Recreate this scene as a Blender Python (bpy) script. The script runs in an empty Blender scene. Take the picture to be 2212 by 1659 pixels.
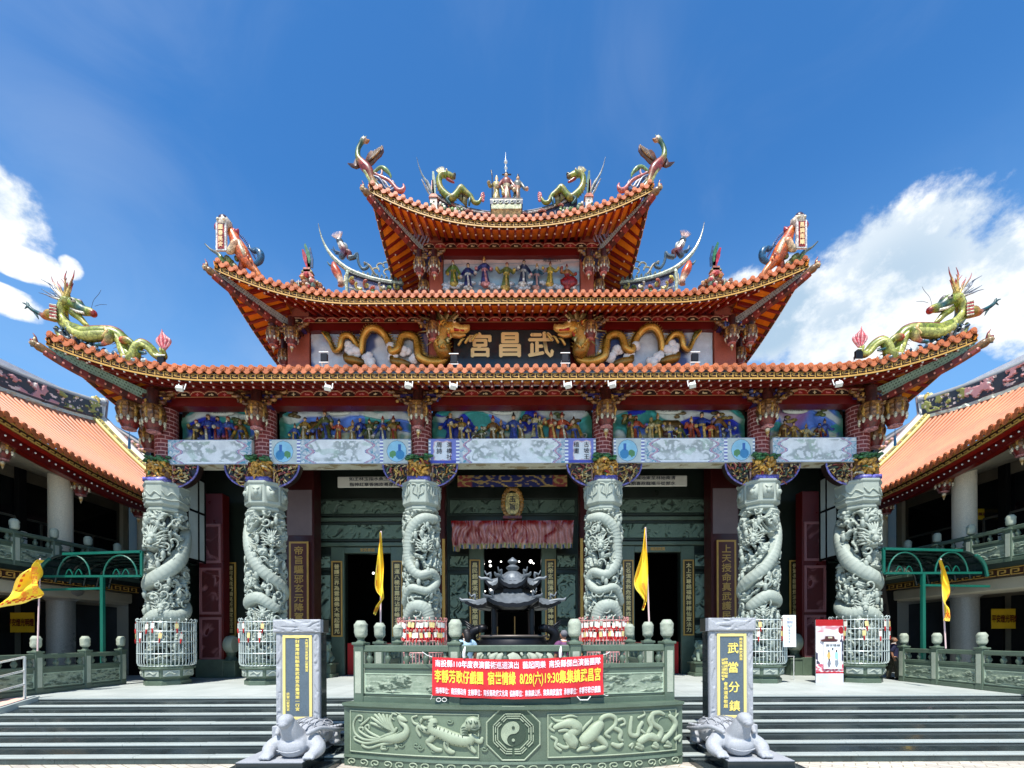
import bpy, math, random
import numpy as np
from mathutils import Vector, Matrix

SC = bpy.context.scene
COL = SC.collection
R = math.radians

# ---------------------------------------------------------------- camera
cam_d = bpy.data.cameras.new("camera"); cam = bpy.data.objects.new("camera", cam_d); COL.objects.link(cam)
EYE = 2.82
cam.location = (0, 0, EYE)
cam.rotation_euler = (R(90), R(0.22), 0)
cam_d.sensor_width = 36; cam_d.lens = 36 * 1000 / 2212
cam_d.shift_x = -2 / 2212; cam_d.shift_y = 548.5 / 2212
cam_d.clip_start = 0.1; cam_d.clip_end = 2000
SC.camera = cam

# ---------------------------------------------------------------- colour management, sun, sky
vs = SC.view_settings
vs.view_transform = 'Standard'; vs.look = 'None'; vs.gamma = 1; vs.use_curve_mapping = False
vs.exposure = 0.72
SC.render.film_transparent = False
SUN_EL, SUN_AZ = 62.0, 196.0        # azimuth clockwise from +Y (behind the camera)
sd = bpy.data.lights.new("sun", 'SUN'); so = bpy.data.objects.new("sun", sd); COL.objects.link(so)
sd.energy = 4.3; sd.angle = R(0.6); sd.color = (1.0, 0.955, 0.88)
sv = Vector((math.sin(R(SUN_AZ)) * math.cos(R(SUN_EL)), math.cos(R(SUN_AZ)) * math.cos(R(SUN_EL)), math.sin(R(SUN_EL))))
so.rotation_euler = (-sv).to_track_quat('-Z', 'Y').to_euler()
so.location = sv * 60

def build_world():
    w = bpy.data.worlds.new("World"); SC.world = w; w.use_nodes = True
    nt = w.node_tree; N = nt.nodes; L = nt.links; N.clear()
    def nd(t, **k):
        n = N.new(t)
        for a, b in k.items(): setattr(n, a, b)
        return n
    def math_(op, a, b=None, clamp=False):
        n = nd('ShaderNodeMath', operation=op); n.use_clamp = clamp
        for i, x in enumerate((a, b)):
            if x is None: continue
            if isinstance(x, (int, float)): n.inputs[i].default_value = x
            else: L.new(x, n.inputs[i])
        return n.outputs[0]
    out = nd('ShaderNodeOutputWorld'); bg = nd('ShaderNodeBackground'); bg.inputs[1].default_value = 0.087
    sky = nd('ShaderNodeTexSky', sky_type='NISHITA', sun_disc=False)
    sky.sun_elevation = R(SUN_EL); sky.sun_rotation = R(SUN_AZ)
    sky.air_density = 1.0; sky.dust_density = 0.35; sky.ozone_density = 3.5; sky.altitude = 200
    hsv = nd('ShaderNodeHueSaturation'); hsv.inputs['Saturation'].default_value = 1.1; hsv.inputs['Value'].default_value = 1.0
    L.new(sky.outputs[0], hsv.inputs['Color'])
    geo = nd('ShaderNodeTexCoord'); sep = nd('ShaderNodeSeparateXYZ'); L.new(geo.outputs['Generated'], sep.inputs[0])
    X, Y, Z = sep.outputs
    az = math_('ARCTAN2', X, Y); el = math_('ARCSINE', Z)
    def noise(scale, detail, rough=.55, off=(0, 0, 0), dist=0.0):
        mp = nd('ShaderNodeMapping'); mp.inputs['Location'].default_value = off; mp.inputs['Scale'].default_value = (1, 1, 1.25)
        L.new(geo.outputs['Generated'], mp.inputs[0])
        n = nd('ShaderNodeTexNoise'); n.inputs['Scale'].default_value = scale; n.inputs['Detail'].default_value = detail
        n.inputs['Roughness'].default_value = rough; n.inputs['Distortion'].default_value = dist
        L.new(mp.outputs[0], n.inputs['Vector']); return n.outputs[0]
    n1 = noise(7.0, 10, .62); n1b = noise(7.0, 10, .62, (.06, 0, -.10)); n2 = noise(1.7, 4, .5, (3, 1, 2))
    # cumulus banks: (azimuth deg, elevation deg, half widths, gain)
    banks = [(40, 31, 7, 4.6, 1.2), (35.5, 28.5, 6.5, 4.2, 1.1), (46, 29.5, 5, 3.4, 1.0), (29.5, 31, 5, 3.4, 1.6), (25.2, 32.3, 4.2, 2.8, 1.7), (35, 23.5, 6, 3, .8), (48.5, 25.5, 3, 3.2, .9), (24, 27, 3, 3, .7),
             (-50.5, 32, 4.8, 3.0, 1.1), (-47.0, 29.4, 2.8, 1.1, .9), (-47.8, 26.3, 3.2, .9, .85), (-43.6, 30.2, .8, .7, .5),
             (100, 25, 30, 9, 1.0), (-110, 22, 35, 8, 1.0), (170, 24, 40, 8, .9)]
    dens = None
    for a, e, wa, we, g in banks:
        da = math_('DIVIDE', math_('SUBTRACT', az, R(a)), R(wa)); de = math_('DIVIDE', math_('SUBTRACT', el, R(e)), R(we))
        q = math_('ADD', math_('MULTIPLY', da, da), math_('MULTIPLY', de, de))
        v = math_('MULTIPLY', math_('SUBTRACT', 1.0, math_('MULTIPLY', q, .5), True), g)
        dens = v if dens is None else math_('MAXIMUM', dens, v)
    def smooth(x, a, b):
        m = nd('ShaderNodeMapRange', interpolation_type='SMOOTHSTEP'); m.inputs[1].default_value = a; m.inputs[2].default_value = b
        L.new(x, m.inputs[0]); return m.outputs[0]
    near = math_('MULTIPLY', dens, 4.0, True)
    raw = math_('ADD', dens, math_('MULTIPLY', math_('MULTIPLY', math_('SUBTRACT', n1, .5), 3.3), near))
    cov = smooth(raw, .34, .86)
    rawb = math_('ADD', dens, math_('MULTIPLY', math_('SUBTRACT', n1b, .5), 2.9))
    lit = smooth(math_('SUBTRACT', raw, rawb), -.25, .30)          # light comes from above
    thick = smooth(math_('ADD', dens, math_('MULTIPLY', math_('SUBTRACT', n2, .5), 1.3)), .75, 1.35)
    shade = math_('SUBTRACT', math_('ADD', .50, math_('MULTIPLY', lit, .55)), math_('MULTIPLY', thick, .42), True)
    wisp = math_('MULTIPLY', smooth(math_('ADD', n2, math_('MULTIPLY', noise(4.0, 5, .6, (7, 2, 1), 1.0), .35)), .62, 1.0), .16)
    ramp = nd('ShaderNodeMix', data_type='RGBA'); ramp.inputs[6].default_value = (3.0, 4.3, 5.6, 1); ramp.inputs[7].default_value = (8.0, 8.2, 8.3, 1)
    L.new(shade, ramp.inputs[0])
    m0 = nd('ShaderNodeMix', data_type='RGBA'); L.new(wisp, m0.inputs[0]); tint = nd('ShaderNodeMix', data_type='RGBA', blend_type='MULTIPLY'); tint.inputs[0].default_value = 1; L.new(hsv.outputs[0], tint.inputs[6]); tint.inputs[7].default_value = (.66, 1.26, 1.58, 1); hz = nd('ShaderNodeMix', data_type='RGBA'); L.new(math_('MULTIPLY', smooth(math_('SUBTRACT', 1.6, el), .85, 1.3), .42), hz.inputs[0]); L.new(tint.outputs[2], hz.inputs[6]); hz.inputs[7].default_value = (2.6, 4.9, 7.8, 1); L.new(hz.outputs[2], m0.inputs[6]); m0.inputs[7].default_value = (6, 6.6, 7.2, 1)
    m1 = nd('ShaderNodeMix', data_type='RGBA'); L.new(math_('MULTIPLY', cov, .97), m1.inputs[0]); L.new(m0.outputs[2], m1.inputs[6]); L.new(ramp.outputs[2], m1.inputs[7])
    L.new(m1.outputs[2], bg.inputs[0]); L.new(bg.outputs[0], out.inputs[0])
build_world()
SC.cycles.use_adaptive_sampling = True
SC.cycles.max_bounces = 8; SC.cycles.diffuse_bounces = 2

# ---------------------------------------------------------------- small library
def S(r, g, b):
    f = lambda c: (c / 255 / 12.92) if c <= 10 else ((c / 255 + .055) / 1.055) ** 2.4
    return (f(r), f(g), f(b))
def PX(px, py, Y):                                   # a point on the facade plane at distance Y
    return np.array([(px - 1108) * Y / 1000, Y, EYE + (1378 - py) * Y / 1000])
_rs = np.random.RandomState(7); _perm = np.concatenate([_rs.permutation(256)] * 3)
_g = _rs.normal(size=(256, 3)); _g /= np.linalg.norm(_g, axis=1)[:, None]
def pn(x, y, z=0.0):                                 # gradient noise
    x, y, z = np.broadcast_arrays(np.asarray(x, float), np.asarray(y, float), np.asarray(z, float))
    xi, yi, zi = (np.floor(a).astype(int) for a in (x, y, z)); xf, yf, zf = x - xi, y - yi, z - zi
    u, v, w = (a * a * a * (a * (a * 6 - 15) + 10) for a in (xf, yf, zf)); r = 0
    for i in (0, 1):
        for j in (0, 1):
            for k in (0, 1):
                h = _perm[_perm[_perm[(xi + i) & 255] + ((yi + j) & 255)] + ((zi + k) & 255)]; gg = _g[h]
                r = r + (gg[..., 0] * (xf - i) + gg[..., 1] * (yf - j) + gg[..., 2] * (zf - k)) * (u if i else 1 - u) * (v if j else 1 - v) * (w if k else 1 - w)
    return r * 1.5
def fbm(x, y, z=0.0, o=4):
    r = 0; a = 1.0; s = 1.0
    for _ in range(o): r = r + a * pn(x * s, y * s, z * s + 3.1 * _); a *= .5; s *= 2.03
    return r
def ridge(x, y, z=0.0, o=3):
    r = 0; a = 1.0; s = 1.0
    for _ in range(o): r = r + a * (1 - 2 * np.abs(pn(x * s, y * s, z * s + 5.7 * _))); a *= .5; s *= 2.1
    return r
def sstep(x, a, b): t = np.clip((x - a) / (b - a), 0, 1); return t * t * (3 - 2 * t)
def cr(pts, k=5):                                    # smooth a polyline
    P = np.asarray(pts, float); n = len(P)
    if n < 3: return P
    Q = np.vstack([2 * P[0] - P[1], P, 2 * P[-1] - P[-2]]); o = []
    for i in range(1, n):
        a, b, c, d = Q[i - 1], Q[i], Q[i + 1], Q[i + 2]
        for j in range(k):
            t = j / k; o.append(.5 * ((2 * b) + (c - a) * t + (2 * a - 5 * b + 4 * c - d) * t * t + (3 * b - a - 3 * c + d) * t ** 3))
    o.append(P[-1]); return np.array(o)

class MB:
    def __init__(s): s.V = []; s.n = 0; s.F = {}; s.C = {}; s.col = (.8, .8, .8); s.G = []; s.GC = []
    def vs(s, a): a = np.asarray(a, float).reshape(-1, 3); i = s.n; s.V.append(a); s.n += len(a); return i
    def fs(s, idx, col=None):
        idx = np.asarray(idx, int); k = idx.shape[1]
        c = np.array(np.broadcast_to(np.asarray(s.col if col is None else col, float).reshape(-1, 3), (len(idx), 3)))
        s.F.setdefault(k, []).append(idx); s.C.setdefault(k, []).append(c)
    def grid(s, P, cu=False, cv=False, col=None):
        P = np.asarray(P, float); nu, nv = P.shape[:2]; b = s.vs(P)
        i = np.arange(nu if cu else nu - 1); j = np.arange(nv if cv else nv - 1); I, J = np.meshgrid(i, j, indexing='ij')
        I2, J2 = (I + 1) % nu, (J + 1) % nv
        q = np.stack([I * nv + J, I2 * nv + J, I2 * nv + J2, I * nv + J2], -1).reshape(-1, 4) + b
        s.fs(q, None if col is None else np.asarray(col).reshape(-1, 3))
    def poly(s, pts, col=None): b = s.vs(pts); s.fs(np.arange(len(pts))[None] + b, col)
    def box(s, x0, x1, y0, y1, z0, z1, col=None):
        s.obox(((x0 + x1) / 2, (y0 + y1) / 2, (z0 + z1) / 2), np.eye(3), ((x1 - x0) / 2, (y1 - y0) / 2, (z1 - z0) / 2), col)
    def obox(s, c, ax, h, col=None, tap=1.0):
        c = np.asarray(c, float); ax = np.asarray(ax, float); p = []
        for k in (-1, 1):
            for i, j in ((-1, -1), (1, -1), (1, 1), (-1, 1)):
                t = tap if k > 0 else 1
                p.append(c + ax[0] * h[0] * i * t + ax[1] * h[1] * j * t + ax[2] * h[2] * k)
        b = s.vs(p)
        s.fs(np.array([[0, 3, 2, 1], [4, 5, 6, 7], [0, 1, 5, 4], [1, 2, 6, 5], [2, 3, 7, 6], [3, 0, 4, 7]]) + b, col)
    def bar(s, p0, p1, w, h, up=(0, 0, 1), col=None):  # rectangular bar from p0 to p1
        p0, p1 = np.asarray(p0, float), np.asarray(p1, float); d = p1 - p0; l = np.linalg.norm(d)
        if l < 1e-6: return
        d = d / l; up = np.asarray(up, float); sd_ = np.cross(d, up); sd_ /= (np.linalg.norm(sd_) + 1e-9); u2 = np.cross(sd_, d)
        s.obox((p0 + p1) / 2, [d, sd_, u2], (l / 2, w / 2, h / 2), col)
    def tube(s, pts, r, n=8, sm=0, cap=True, col=None, flat=None, closed=False):
        P = np.asarray(pts, float); rr = np.broadcast_to(np.asarray(r, float), (len(P),)).astype(float)
        if sm: P = cr(np.hstack([P, rr[:, None]]), sm); P, rr = P[:, :3], np.maximum(P[:, 3], .001)
        if closed: T = np.roll(P, -1, 0) - np.roll(P, 1, 0)
        else: T = np.gradient(P, axis=0)
        T /= (np.linalg.norm(T, axis=1)[:, None] + 1e-12)
        a = np.array([0, 0, 1.]) if abs(T[0][2]) < .9 else np.array([1., 0, 0]); nrm = np.cross(T[0], a); nrm /= np.linalg.norm(nrm)
        ang = np.linspace(0, 2 * np.pi, n, endpoint=False); rings = []
        for i in range(len(P)):
            nrm = nrm - T[i] * (nrm @ T[i]); nrm /= (np.linalg.norm(nrm) + 1e-12); bn = np.cross(T[i], nrm)
            o = rr[i] * (np.cos(ang)[:, None] * nrm + np.sin(ang)[:, None] * bn)
            if flat is not None: ax = np.asarray(flat[0], float); o = o - ax * ((o @ ax) * (1 - flat[1]))[:, None]
            rings.append(P[i] + o)
        RR = np.array(rings)
        if cap and not closed:
            e0 = P[0] + (RR[0] - P[0]) * .55 - T[0] * rr[0] * .5; e1 = P[-1] + (RR[-1] - P[-1]) * .55 + T[-1] * rr[-1] * .5
            RR = np.concatenate([e0[None], RR, e1[None]])
        cc = None
        if col is not None and np.ndim(col) == 2:
            cc = np.asarray(col); cc = cr(np.asarray(col), sm) if sm else cc
            cc = np.clip(cc[np.clip(np.arange(RR.shape[0] - (0 if closed else 1)) - (1 if cap and not closed else 0), 0, len(cc) - 1)], 0, 1)
            cc = np.repeat(cc, n, 0)
        elif col is not None: cc = np.broadcast_to(col, ((RR.shape[0] - (0 if closed else 1)) * n, 3))
        s.grid(RR, closed, True, cc)
        if cap and not closed: s.poly(RR[0][::-1], None if cc is None else cc[0]); s.poly(RR[-1], None if cc is None else cc[-1])
    def lathe(s, prof, c=(0, 0, 0), n=20, col=None, cap=True, sq=None, ph=0.0):
        c = np.asarray(c, float); a = np.linspace(0, 2 * np.pi, n, endpoint=False) + ph; prof = np.asarray(prof, float)
        P = np.array([[c[0] + r * np.cos(t), c[1] + r * np.sin(t), c[2] + z] for r, z in prof[:, :2] for t in a]).reshape(len(prof), n, 3)
        if sq is not None: P[..., 0] = c[0] + (P[..., 0] - c[0]) * sq[0]; P[..., 1] = c[1] + (P[..., 1] - c[1]) * sq[1]
        cc = None
        if col is not None: cc = np.repeat(np.asarray(col), n, 0) if np.ndim(col) == 2 else np.broadcast_to(col, ((len(prof) - 1) * n, 3))
        s.grid(P, False, True, cc)
        if cap:
            s.poly(P[0][::-1], None if cc is None else cc[0]); s.poly(P[-1], None if cc is None else cc[-1])
    def cyl(s, c, r, z0, z1, n=16, col=None): s.lathe([(r, z0), (r, z1)], c, n, col)
    def ball(s, c, r, n=10, col=None, M=None, lump=0.0, seed=0):
        r = np.broadcast_to(np.asarray(r, float), (3,)); m = max(5, n * 2 // 3)
        th = np.linspace(0, np.pi, m); ph = np.linspace(0, 2 * np.pi, n, endpoint=False)
        U = np.stack([np.sin(th)[:, None] * np.cos(ph), np.sin(th)[:, None] * np.sin(ph), np.cos(th)[:, None] + 0 * ph], -1)
        if lump: U = U * (1 + lump * fbm(U[..., 0] * 2 + seed, U[..., 1] * 2, U[..., 2] * 2, 3))[..., None]
        U = U * r
        if M is not None: U = U @ np.asarray(M).T
        s.grid(U + np.asarray(c, float), False, True, None if col is None else np.broadcast_to(col, ((m - 1) * n, 3)))
    def prism(s, pts, ext, col=None):                  # closed 3D outline extruded by vector
        A = np.asarray(pts, float); Bq = A + np.asarray(ext, float); n = len(A); b = s.vs(A); b2 = s.vs(Bq)
        i = np.arange(n); j = (i + 1) % n
        s.fs(np.stack([b + i, b + j, b2 + j, b2 + i], -1), col); s.fs((b + i)[::-1][None], col); s.fs((b2 + i)[None], col)
    def build(s, name, m, parent=None, smooth=False, bevel=0.0, loc=None):
        me = bpy.data.meshes.new(name)
        V = np.concatenate(s.V) if s.V else np.zeros((0, 3))
        ks = sorted(s.F); idx = [np.concatenate(s.F[k]) for k in ks]; cs = [np.concatenate(s.C[k]) for k in ks]
        nl = sum(a.size for a in idx); nf = sum(len(a) for a in idx)
        me.vertices.add(len(V)); me.vertices.foreach_set('co', V.astype(np.float32).ravel())
        me.loops.add(nl); me.polygons.add(nf)
        me.loops.foreach_set('vertex_index', np.concatenate([a.ravel() for a in idx]).astype(np.int32))
        tot = np.concatenate([np.full(len(a), a.shape[1]) for a in idx]); st = np.concatenate([[0], np.cumsum(tot)[:-1]])
        me.polygons.foreach_set('loop_start', st.astype(np.int32))
        me.update(calc_edges=True); me.validate()
        if len(me.polygons) == nf:
            at = me.color_attributes.new('Col', 'FLOAT_COLOR', 'CORNER')
            cc = np.concatenate(cs); c4 = np.concatenate([np.repeat(cc, tot, 0), np.ones((nl, 1))], 1)
            at.data.foreach_set('color', c4.astype(np.float32).ravel())
        me.polygons.foreach_set('use_smooth', np.full(len(me.polygons), bool(smooth)))
        if smooth and smooth is not True: me.set_sharp_from_angle(angle=R(smooth))
        me.materials.append(m)
        return link(name, me, parent, bevel, loc)
WT = {}
def link(name, me, parent=None, bevel=0.0, loc=None):
    o = bpy.data.objects.new(name, me); COL.objects.link(o)
    if loc is not None: o.location = loc
    WT[o.name] = Vector(loc) if loc is not None else Vector((0, 0, 0))
    if parent is not None:
        o.parent = parent; o.matrix_parent_inverse = Matrix.Translation(-WT[parent.name])
    if bevel:
        b = o.modifiers.new('bevel', 'BEVEL'); b.width = bevel; b.segments = 1; b.limit_method = 'ANGLE'
    return o
def tag(o, label, cat, group=None, kind=None):
    if label: o['label'] = label
    if cat: o['category'] = cat
    if group: o['group'] = group
    if kind: o['kind'] = kind
    return o
def thing(name, label, cat, loc=(0, 0, 0), group=None):
    o = bpy.data.objects.new(name, None); COL.objects.link(o); o.location = loc; o.empty_display_size = .2; WT[o.name] = Vector(loc)
    return tag(o, label, cat, group)
def dup(root, off, label=None, rotz=0.0):
    kids = {}
    r = root.copy(); COL.objects.link(r); r.location = root.location + Vector(off); r.rotation_euler.z += rotz
    if label: r['label'] = label
    for ch in root.children:
        c = ch.copy(); COL.objects.link(c); c.parent = r
        for g in ch.children: d = g.copy(); COL.objects.link(d); d.parent = c
    return r

# ---------------------------------------------------------------- materials
def mat(name, col=(.5, .5, .5), rough=.6, metal=0.0, var=.14, vs_=1.2, bump=0.0, bs=30., attr=False, coat=0.0, spec=.5, fine=0.0, chips=0.0):
    m = bpy.data.materials.new(name); m.use_nodes = True; nt = m.node_tree; N = nt.nodes; L = nt.links
    b = N['Principled BSDF']; b.inputs['Roughness'].default_value = rough; b.inputs['Metallic'].default_value = metal
    b.inputs['Specular IOR Level'].default_value = spec; b.inputs['Coat Weight'].default_value = coat; b.inputs['Coat Roughness'].default_value = .15
    geo = N.new('ShaderNodeNewGeometry')
    n = N.new('ShaderNodeTexNoise'); n.inputs['Scale'].default_value = vs_; n.inputs['Detail'].default_value = 8; n.inputs['Roughness'].default_value = .65
    L.new(geo.outputs['Position'], n.inputs['Vector'])
    mr = N.new('ShaderNodeMapRange'); mr.inputs[1].default_value = .3; mr.inputs[2].default_value = .7; mr.inputs[3].default_value = 1 - var; mr.inputs[4].default_value = 1 + var * .8
    L.new(n.outputs[0], mr.inputs[0]); f = mr.outputs[0]
    if fine:
        n3 = N.new('ShaderNodeTexNoise'); n3.inputs['Scale'].default_value = 45; n3.inputs['Detail'].default_value = 3; L.new(geo.outputs['Position'], n3.inputs['Vector'])
        m3 = N.new('ShaderNodeMapRange'); m3.inputs[1].default_value = .3; m3.inputs[2].default_value = .7; m3.inputs[3].default_value = 1 - fine; m3.inputs[4].default_value = 1 + fine
        L.new(n3.outputs[0], m3.inputs[0]); mm = N.new('ShaderNodeMath'); mm.operation = 'MULTIPLY'; L.new(f, mm.inputs[0]); L.new(m3.outputs[0], mm.inputs[1]); f = mm.outputs[0]
    if chips:                                          # cut-porcelain mosaic: every chip its own tone, dark joints between
        vo = N.new('ShaderNodeTexVoronoi'); vo.inputs['Scale'].default_value = chips; L.new(geo.outputs['Position'], vo.inputs['Vector'])
        sp = N.new('ShaderNodeSeparateColor'); L.new(vo.outputs['Color'], sp.inputs[0]); m4 = N.new('ShaderNodeMapRange'); m4.inputs[3].default_value = .55; m4.inputs[4].default_value = 1.3; L.new(sp.outputs[0], m4.inputs[0])
        ve = N.new('ShaderNodeTexVoronoi'); ve.feature = 'DISTANCE_TO_EDGE'; ve.inputs['Scale'].default_value = chips; L.new(geo.outputs['Position'], ve.inputs['Vector'])
        m5 = N.new('ShaderNodeMapRange'); m5.inputs[2].default_value = .12; m5.inputs[3].default_value = .45; L.new(ve.outputs['Distance'], m5.inputs[0])
        for q in (m4, m5): mm = N.new('ShaderNodeMath'); mm.operation = 'MULTIPLY'; L.new(f, mm.inputs[0]); L.new(q.outputs[0], mm.inputs[1]); f = mm.outputs[0]
    mx = N.new('ShaderNodeMix'); mx.data_type = 'RGBA'; mx.blend_type = 'MULTIPLY'; mx.inputs[0].default_value = 1
    if attr: a = N.new('ShaderNodeVertexColor'); a.layer_name = 'Col'; L.new(a.outputs[0], mx.inputs[6])
    else: mx.inputs[6].default_value = (*col, 1)
    cmb = N.new('ShaderNodeCombineColor'); [L.new(f, cmb.inputs[i]) for i in range(3)]; L.new(cmb.outputs[0], mx.inputs[7])
    L.new(mx.outputs[2], b.inputs['Base Color'])
    r2 = N.new('ShaderNodeMapRange'); r2.inputs[1].default_value = .3; r2.inputs[2].default_value = .7; r2.inputs[3].default_value = max(.03, rough - .1); r2.inputs[4].default_value = min(1, rough + .12)
    L.new(n.outputs[0], r2.inputs[0]); L.new(r2.outputs[0], b.inputs['Roughness'])
    if bump:
        n2 = N.new('ShaderNodeTexNoise'); n2.inputs['Scale'].default_value = bs; n2.inputs['Detail'].default_value = 6; L.new(geo.outputs['Position'], n2.inputs['Vector'])
        bp = N.new('ShaderNodeBump'); bp.inputs['Strength'].default_value = bump; bp.inputs['Distance'].default_value = .03; L.new(n2.outputs[0], bp.inputs['Height']); L.new(bp.outputs[0], b.inputs['Normal'])
    return m
M_paint = mat('painted', attr=True, rough=.5, var=.16, vs_=2.5, fine=.1)
M_glaze = mat('glazed_ceramic', attr=True, rough=.4, var=.22, vs_=4, coat=.12, fine=.1, chips=9.)
M_tile = mat('roof_tile', S(190, 108, 64), rough=.42, var=.28, vs_=1.1, bump=.1, bs=18, fine=.12)
M_tile2 = mat('pale_roof_tile', S(206, 132, 94), rough=.5, var=.3, vs_=.7, fine=.14)
M_gold = mat('gold_paint', S(208, 158, 66), rough=.33, metal=.45, var=.15, vs_=6)
M_goldline = mat('ochre_paint', S(192, 148, 70), rough=.45, var=.15, vs_=3)
M_brown = mat('brown_band', S(62, 32, 18), rough=.5, var=.25)
M_orange = mat('orange_soffit', S(236, 138, 26), rough=.4, var=.16, vs_=.8)
M_red = mat('red_lacquer', S(138, 24, 12), rough=.38, var=.18, vs_=1.3)
M_darkred = mat('dark_red_lacquer', S(92, 12, 10), rough=.35, var=.15)
M_stone = mat('pale_green_stone', S(156, 165, 154), rough=.62, var=.12, vs_=2.2, bump=.15, bs=45, fine=.06)
M_green = mat('green_granite', S(84, 100, 84), rough=.4, var=.2, vs_=1.8, fine=.12)
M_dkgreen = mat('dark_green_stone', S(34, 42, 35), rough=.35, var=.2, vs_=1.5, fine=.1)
M_carve = mat('carved_green_stone', attr=True, rough=.55, var=.12, vs_=3, fine=.08)
M_grey = mat('grey_granite', S(158, 161, 166), rough=.65, var=.06, vs_=4, fine=.13)
M_black = mat('polished_black_granite', S(40, 48, 50), rough=.16, var=.2, vs_=3, fine=.15)
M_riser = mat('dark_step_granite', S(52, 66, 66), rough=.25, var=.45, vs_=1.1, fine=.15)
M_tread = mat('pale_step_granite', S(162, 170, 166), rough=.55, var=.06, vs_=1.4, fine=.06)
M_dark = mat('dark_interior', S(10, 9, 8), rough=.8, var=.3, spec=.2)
M_plaster = mat('warm_plaster', S(176, 168, 146), rough=.8, var=.1)
M_white = mat('white_paint', S(222, 222, 216), rough=.6, var=.06)
M_brickred = mat('salmon_brick_tile', S(172, 88, 66), rough=.6, var=.15, vs_=3, fine=.2)
M_metal = mat('galvanised_wire', S(196, 206, 202), rough=.4, metal=.2, var=.08)
M_pink = mat('pink_wire', S(214, 150, 146), rough=.45, var=.1)
M_frame = mat('green_steel', S(12, 92, 76), rough=.35, var=.15)
M_iron = mat('dark_bronze', S(26, 26, 30), rough=.4, metal=.5, var=.3)
M_pewter = mat('weathered_pewter', S(104, 110, 114), rough=.45, metal=.25, var=.25, vs_=6)
M_pole = mat('flag_pole', S(226, 196, 192), rough=.4, var=.05)
M_steel = mat('steel_rail', S(226, 226, 222), rough=.25, metal=.5, var=.05)
M_glass = mat('dark_glass', S(16, 17, 19), rough=.08, var=.1)
M_skin = mat('skin', S(186, 130, 100), rough=.6, var=.08)
def emit(name, col, st):
    m = bpy.data.materials.new(name); m.use_nodes = True; N = m.node_tree.nodes; b = N['Principled BSDF']
    b.inputs['Base Color'].default_value = (*col, 1); b.inputs['Emission Color'].default_value = (*col, 1); b.inputs['Emission Strength'].default_value = st
    return m
M_lamp = emit('lit_lamp', (1, .97, .9), 3.0)

# lettering -> mesh, standing upright and facing the camera side (-Y)
def letters(s, h, c, parent, m, name='lettering', vertical=False, wx=1.0, depth=.012, bold=.008, pitch=1.08, warp=None):
    cu = bpy.data.curves.new(name, 'FONT'); cu.body = '\n'.join(s) if vertical else s
    cu.align_x = 'CENTER'; cu.align_y = 'CENTER'; cu.size = 1.0; cu.extrude = 0.0; cu.offset = 0; cu.resolution_u = 2
    cu.space_line = pitch / 1.0
    o = bpy.data.objects.new(name, cu); COL.objects.link(o); dg = bpy.context.evaluated_depsgraph_get()
    me = bpy.data.meshes.new_from_object(o.evaluated_get(dg)); bpy.data.objects.remove(o); bpy.data.curves.remove(cu)
    n = len(me.vertices); a = np.zeros(n * 3, np.float32); me.vertices.foreach_get('co', a); a = a.reshape(-1, 3)
    if n == 0: return None
    if bold > 0:                                       # thicker strokes: the same glyphs laid a hair apart
        nf, nl = len(me.polygons), len(me.loops); lv = np.zeros(nl, np.int32); me.loops.foreach_get('vertex_index', lv); ls = np.zeros(nf, np.int32); me.polygons.foreach_get('loop_start', ls)
        sh = [(0, 0), (bold, 0), (-bold, 0), (0, bold), (0, -bold)]; a = np.concatenate([a + np.array([x, y, k * .0035]) for k, (x, y) in enumerate(sh)]); me = bpy.data.meshes.new(name)
        me.vertices.add(n * 5); me.loops.add(nl * 5); me.polygons.add(nf * 5)
        me.loops.foreach_set('vertex_index', np.concatenate([lv + n * k for k in range(5)]).astype(np.int32)); me.polygons.foreach_set('loop_start', np.concatenate([ls + nl * k for k in range(5)]).astype(np.int32)); n *= 5
        me.vertices.foreach_set('co', a.astype(np.float32).ravel()); me.update(calc_edges=True); me.validate()
    mid = (a[:, :2].max(0) + a[:, :2].min(0)) / 2; a[:, :2] -= mid
    tall = a[:, 1].max() - a[:, 1].min(); k = h / tall
    P = np.stack([a[:, 0] * k * wx, -depth - a[:, 2] * k, a[:, 1] * k], -1)
    P = warp(P) if warp else P + np.asarray(c, float)
    me.vertices.foreach_set('co', P.astype(np.float32).ravel()); me.update()
    me.materials.clear(); me.materials.append(m)
    return link(name, me, parent)
# ================================================================ ground, terrace, steps
def paving_mat():
    m = mat('court_paving', S(226, 219, 198), rough=.7, var=.12, vs_=.8, fine=.08); N = m.node_tree.nodes; L = m.node_tree.links
    mx = [n for n in N if n.type == 'MIX'][0]
    br = N.new('ShaderNodeTexBrick'); br.inputs['Color1'].default_value = (*S(206, 200, 182), 1); br.inputs['Color2'].default_value = (*S(178, 170, 160), 1)
    br.inputs['Mortar'].default_value = (*S(150, 140, 125), 1); br.inputs['Scale'].default_value = 1.0; br.inputs['Mortar Size'].default_value = .012
    br.inputs['Brick Width'].default_value = .42; br.inputs['Row Height'].default_value = .21
    mp = N.new('ShaderNodeMapping'); mp.inputs['Rotation'].default_value = (0, 0, .62); g = [n for n in N if n.type == 'NEW_GEOMETRY'][0]
    L.new(g.outputs['Position'], mp.inputs[0]); L.new(mp.outputs[0], br.inputs['Vector']); L.new(br.outputs[0], mx.inputs[6]); return m
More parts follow.
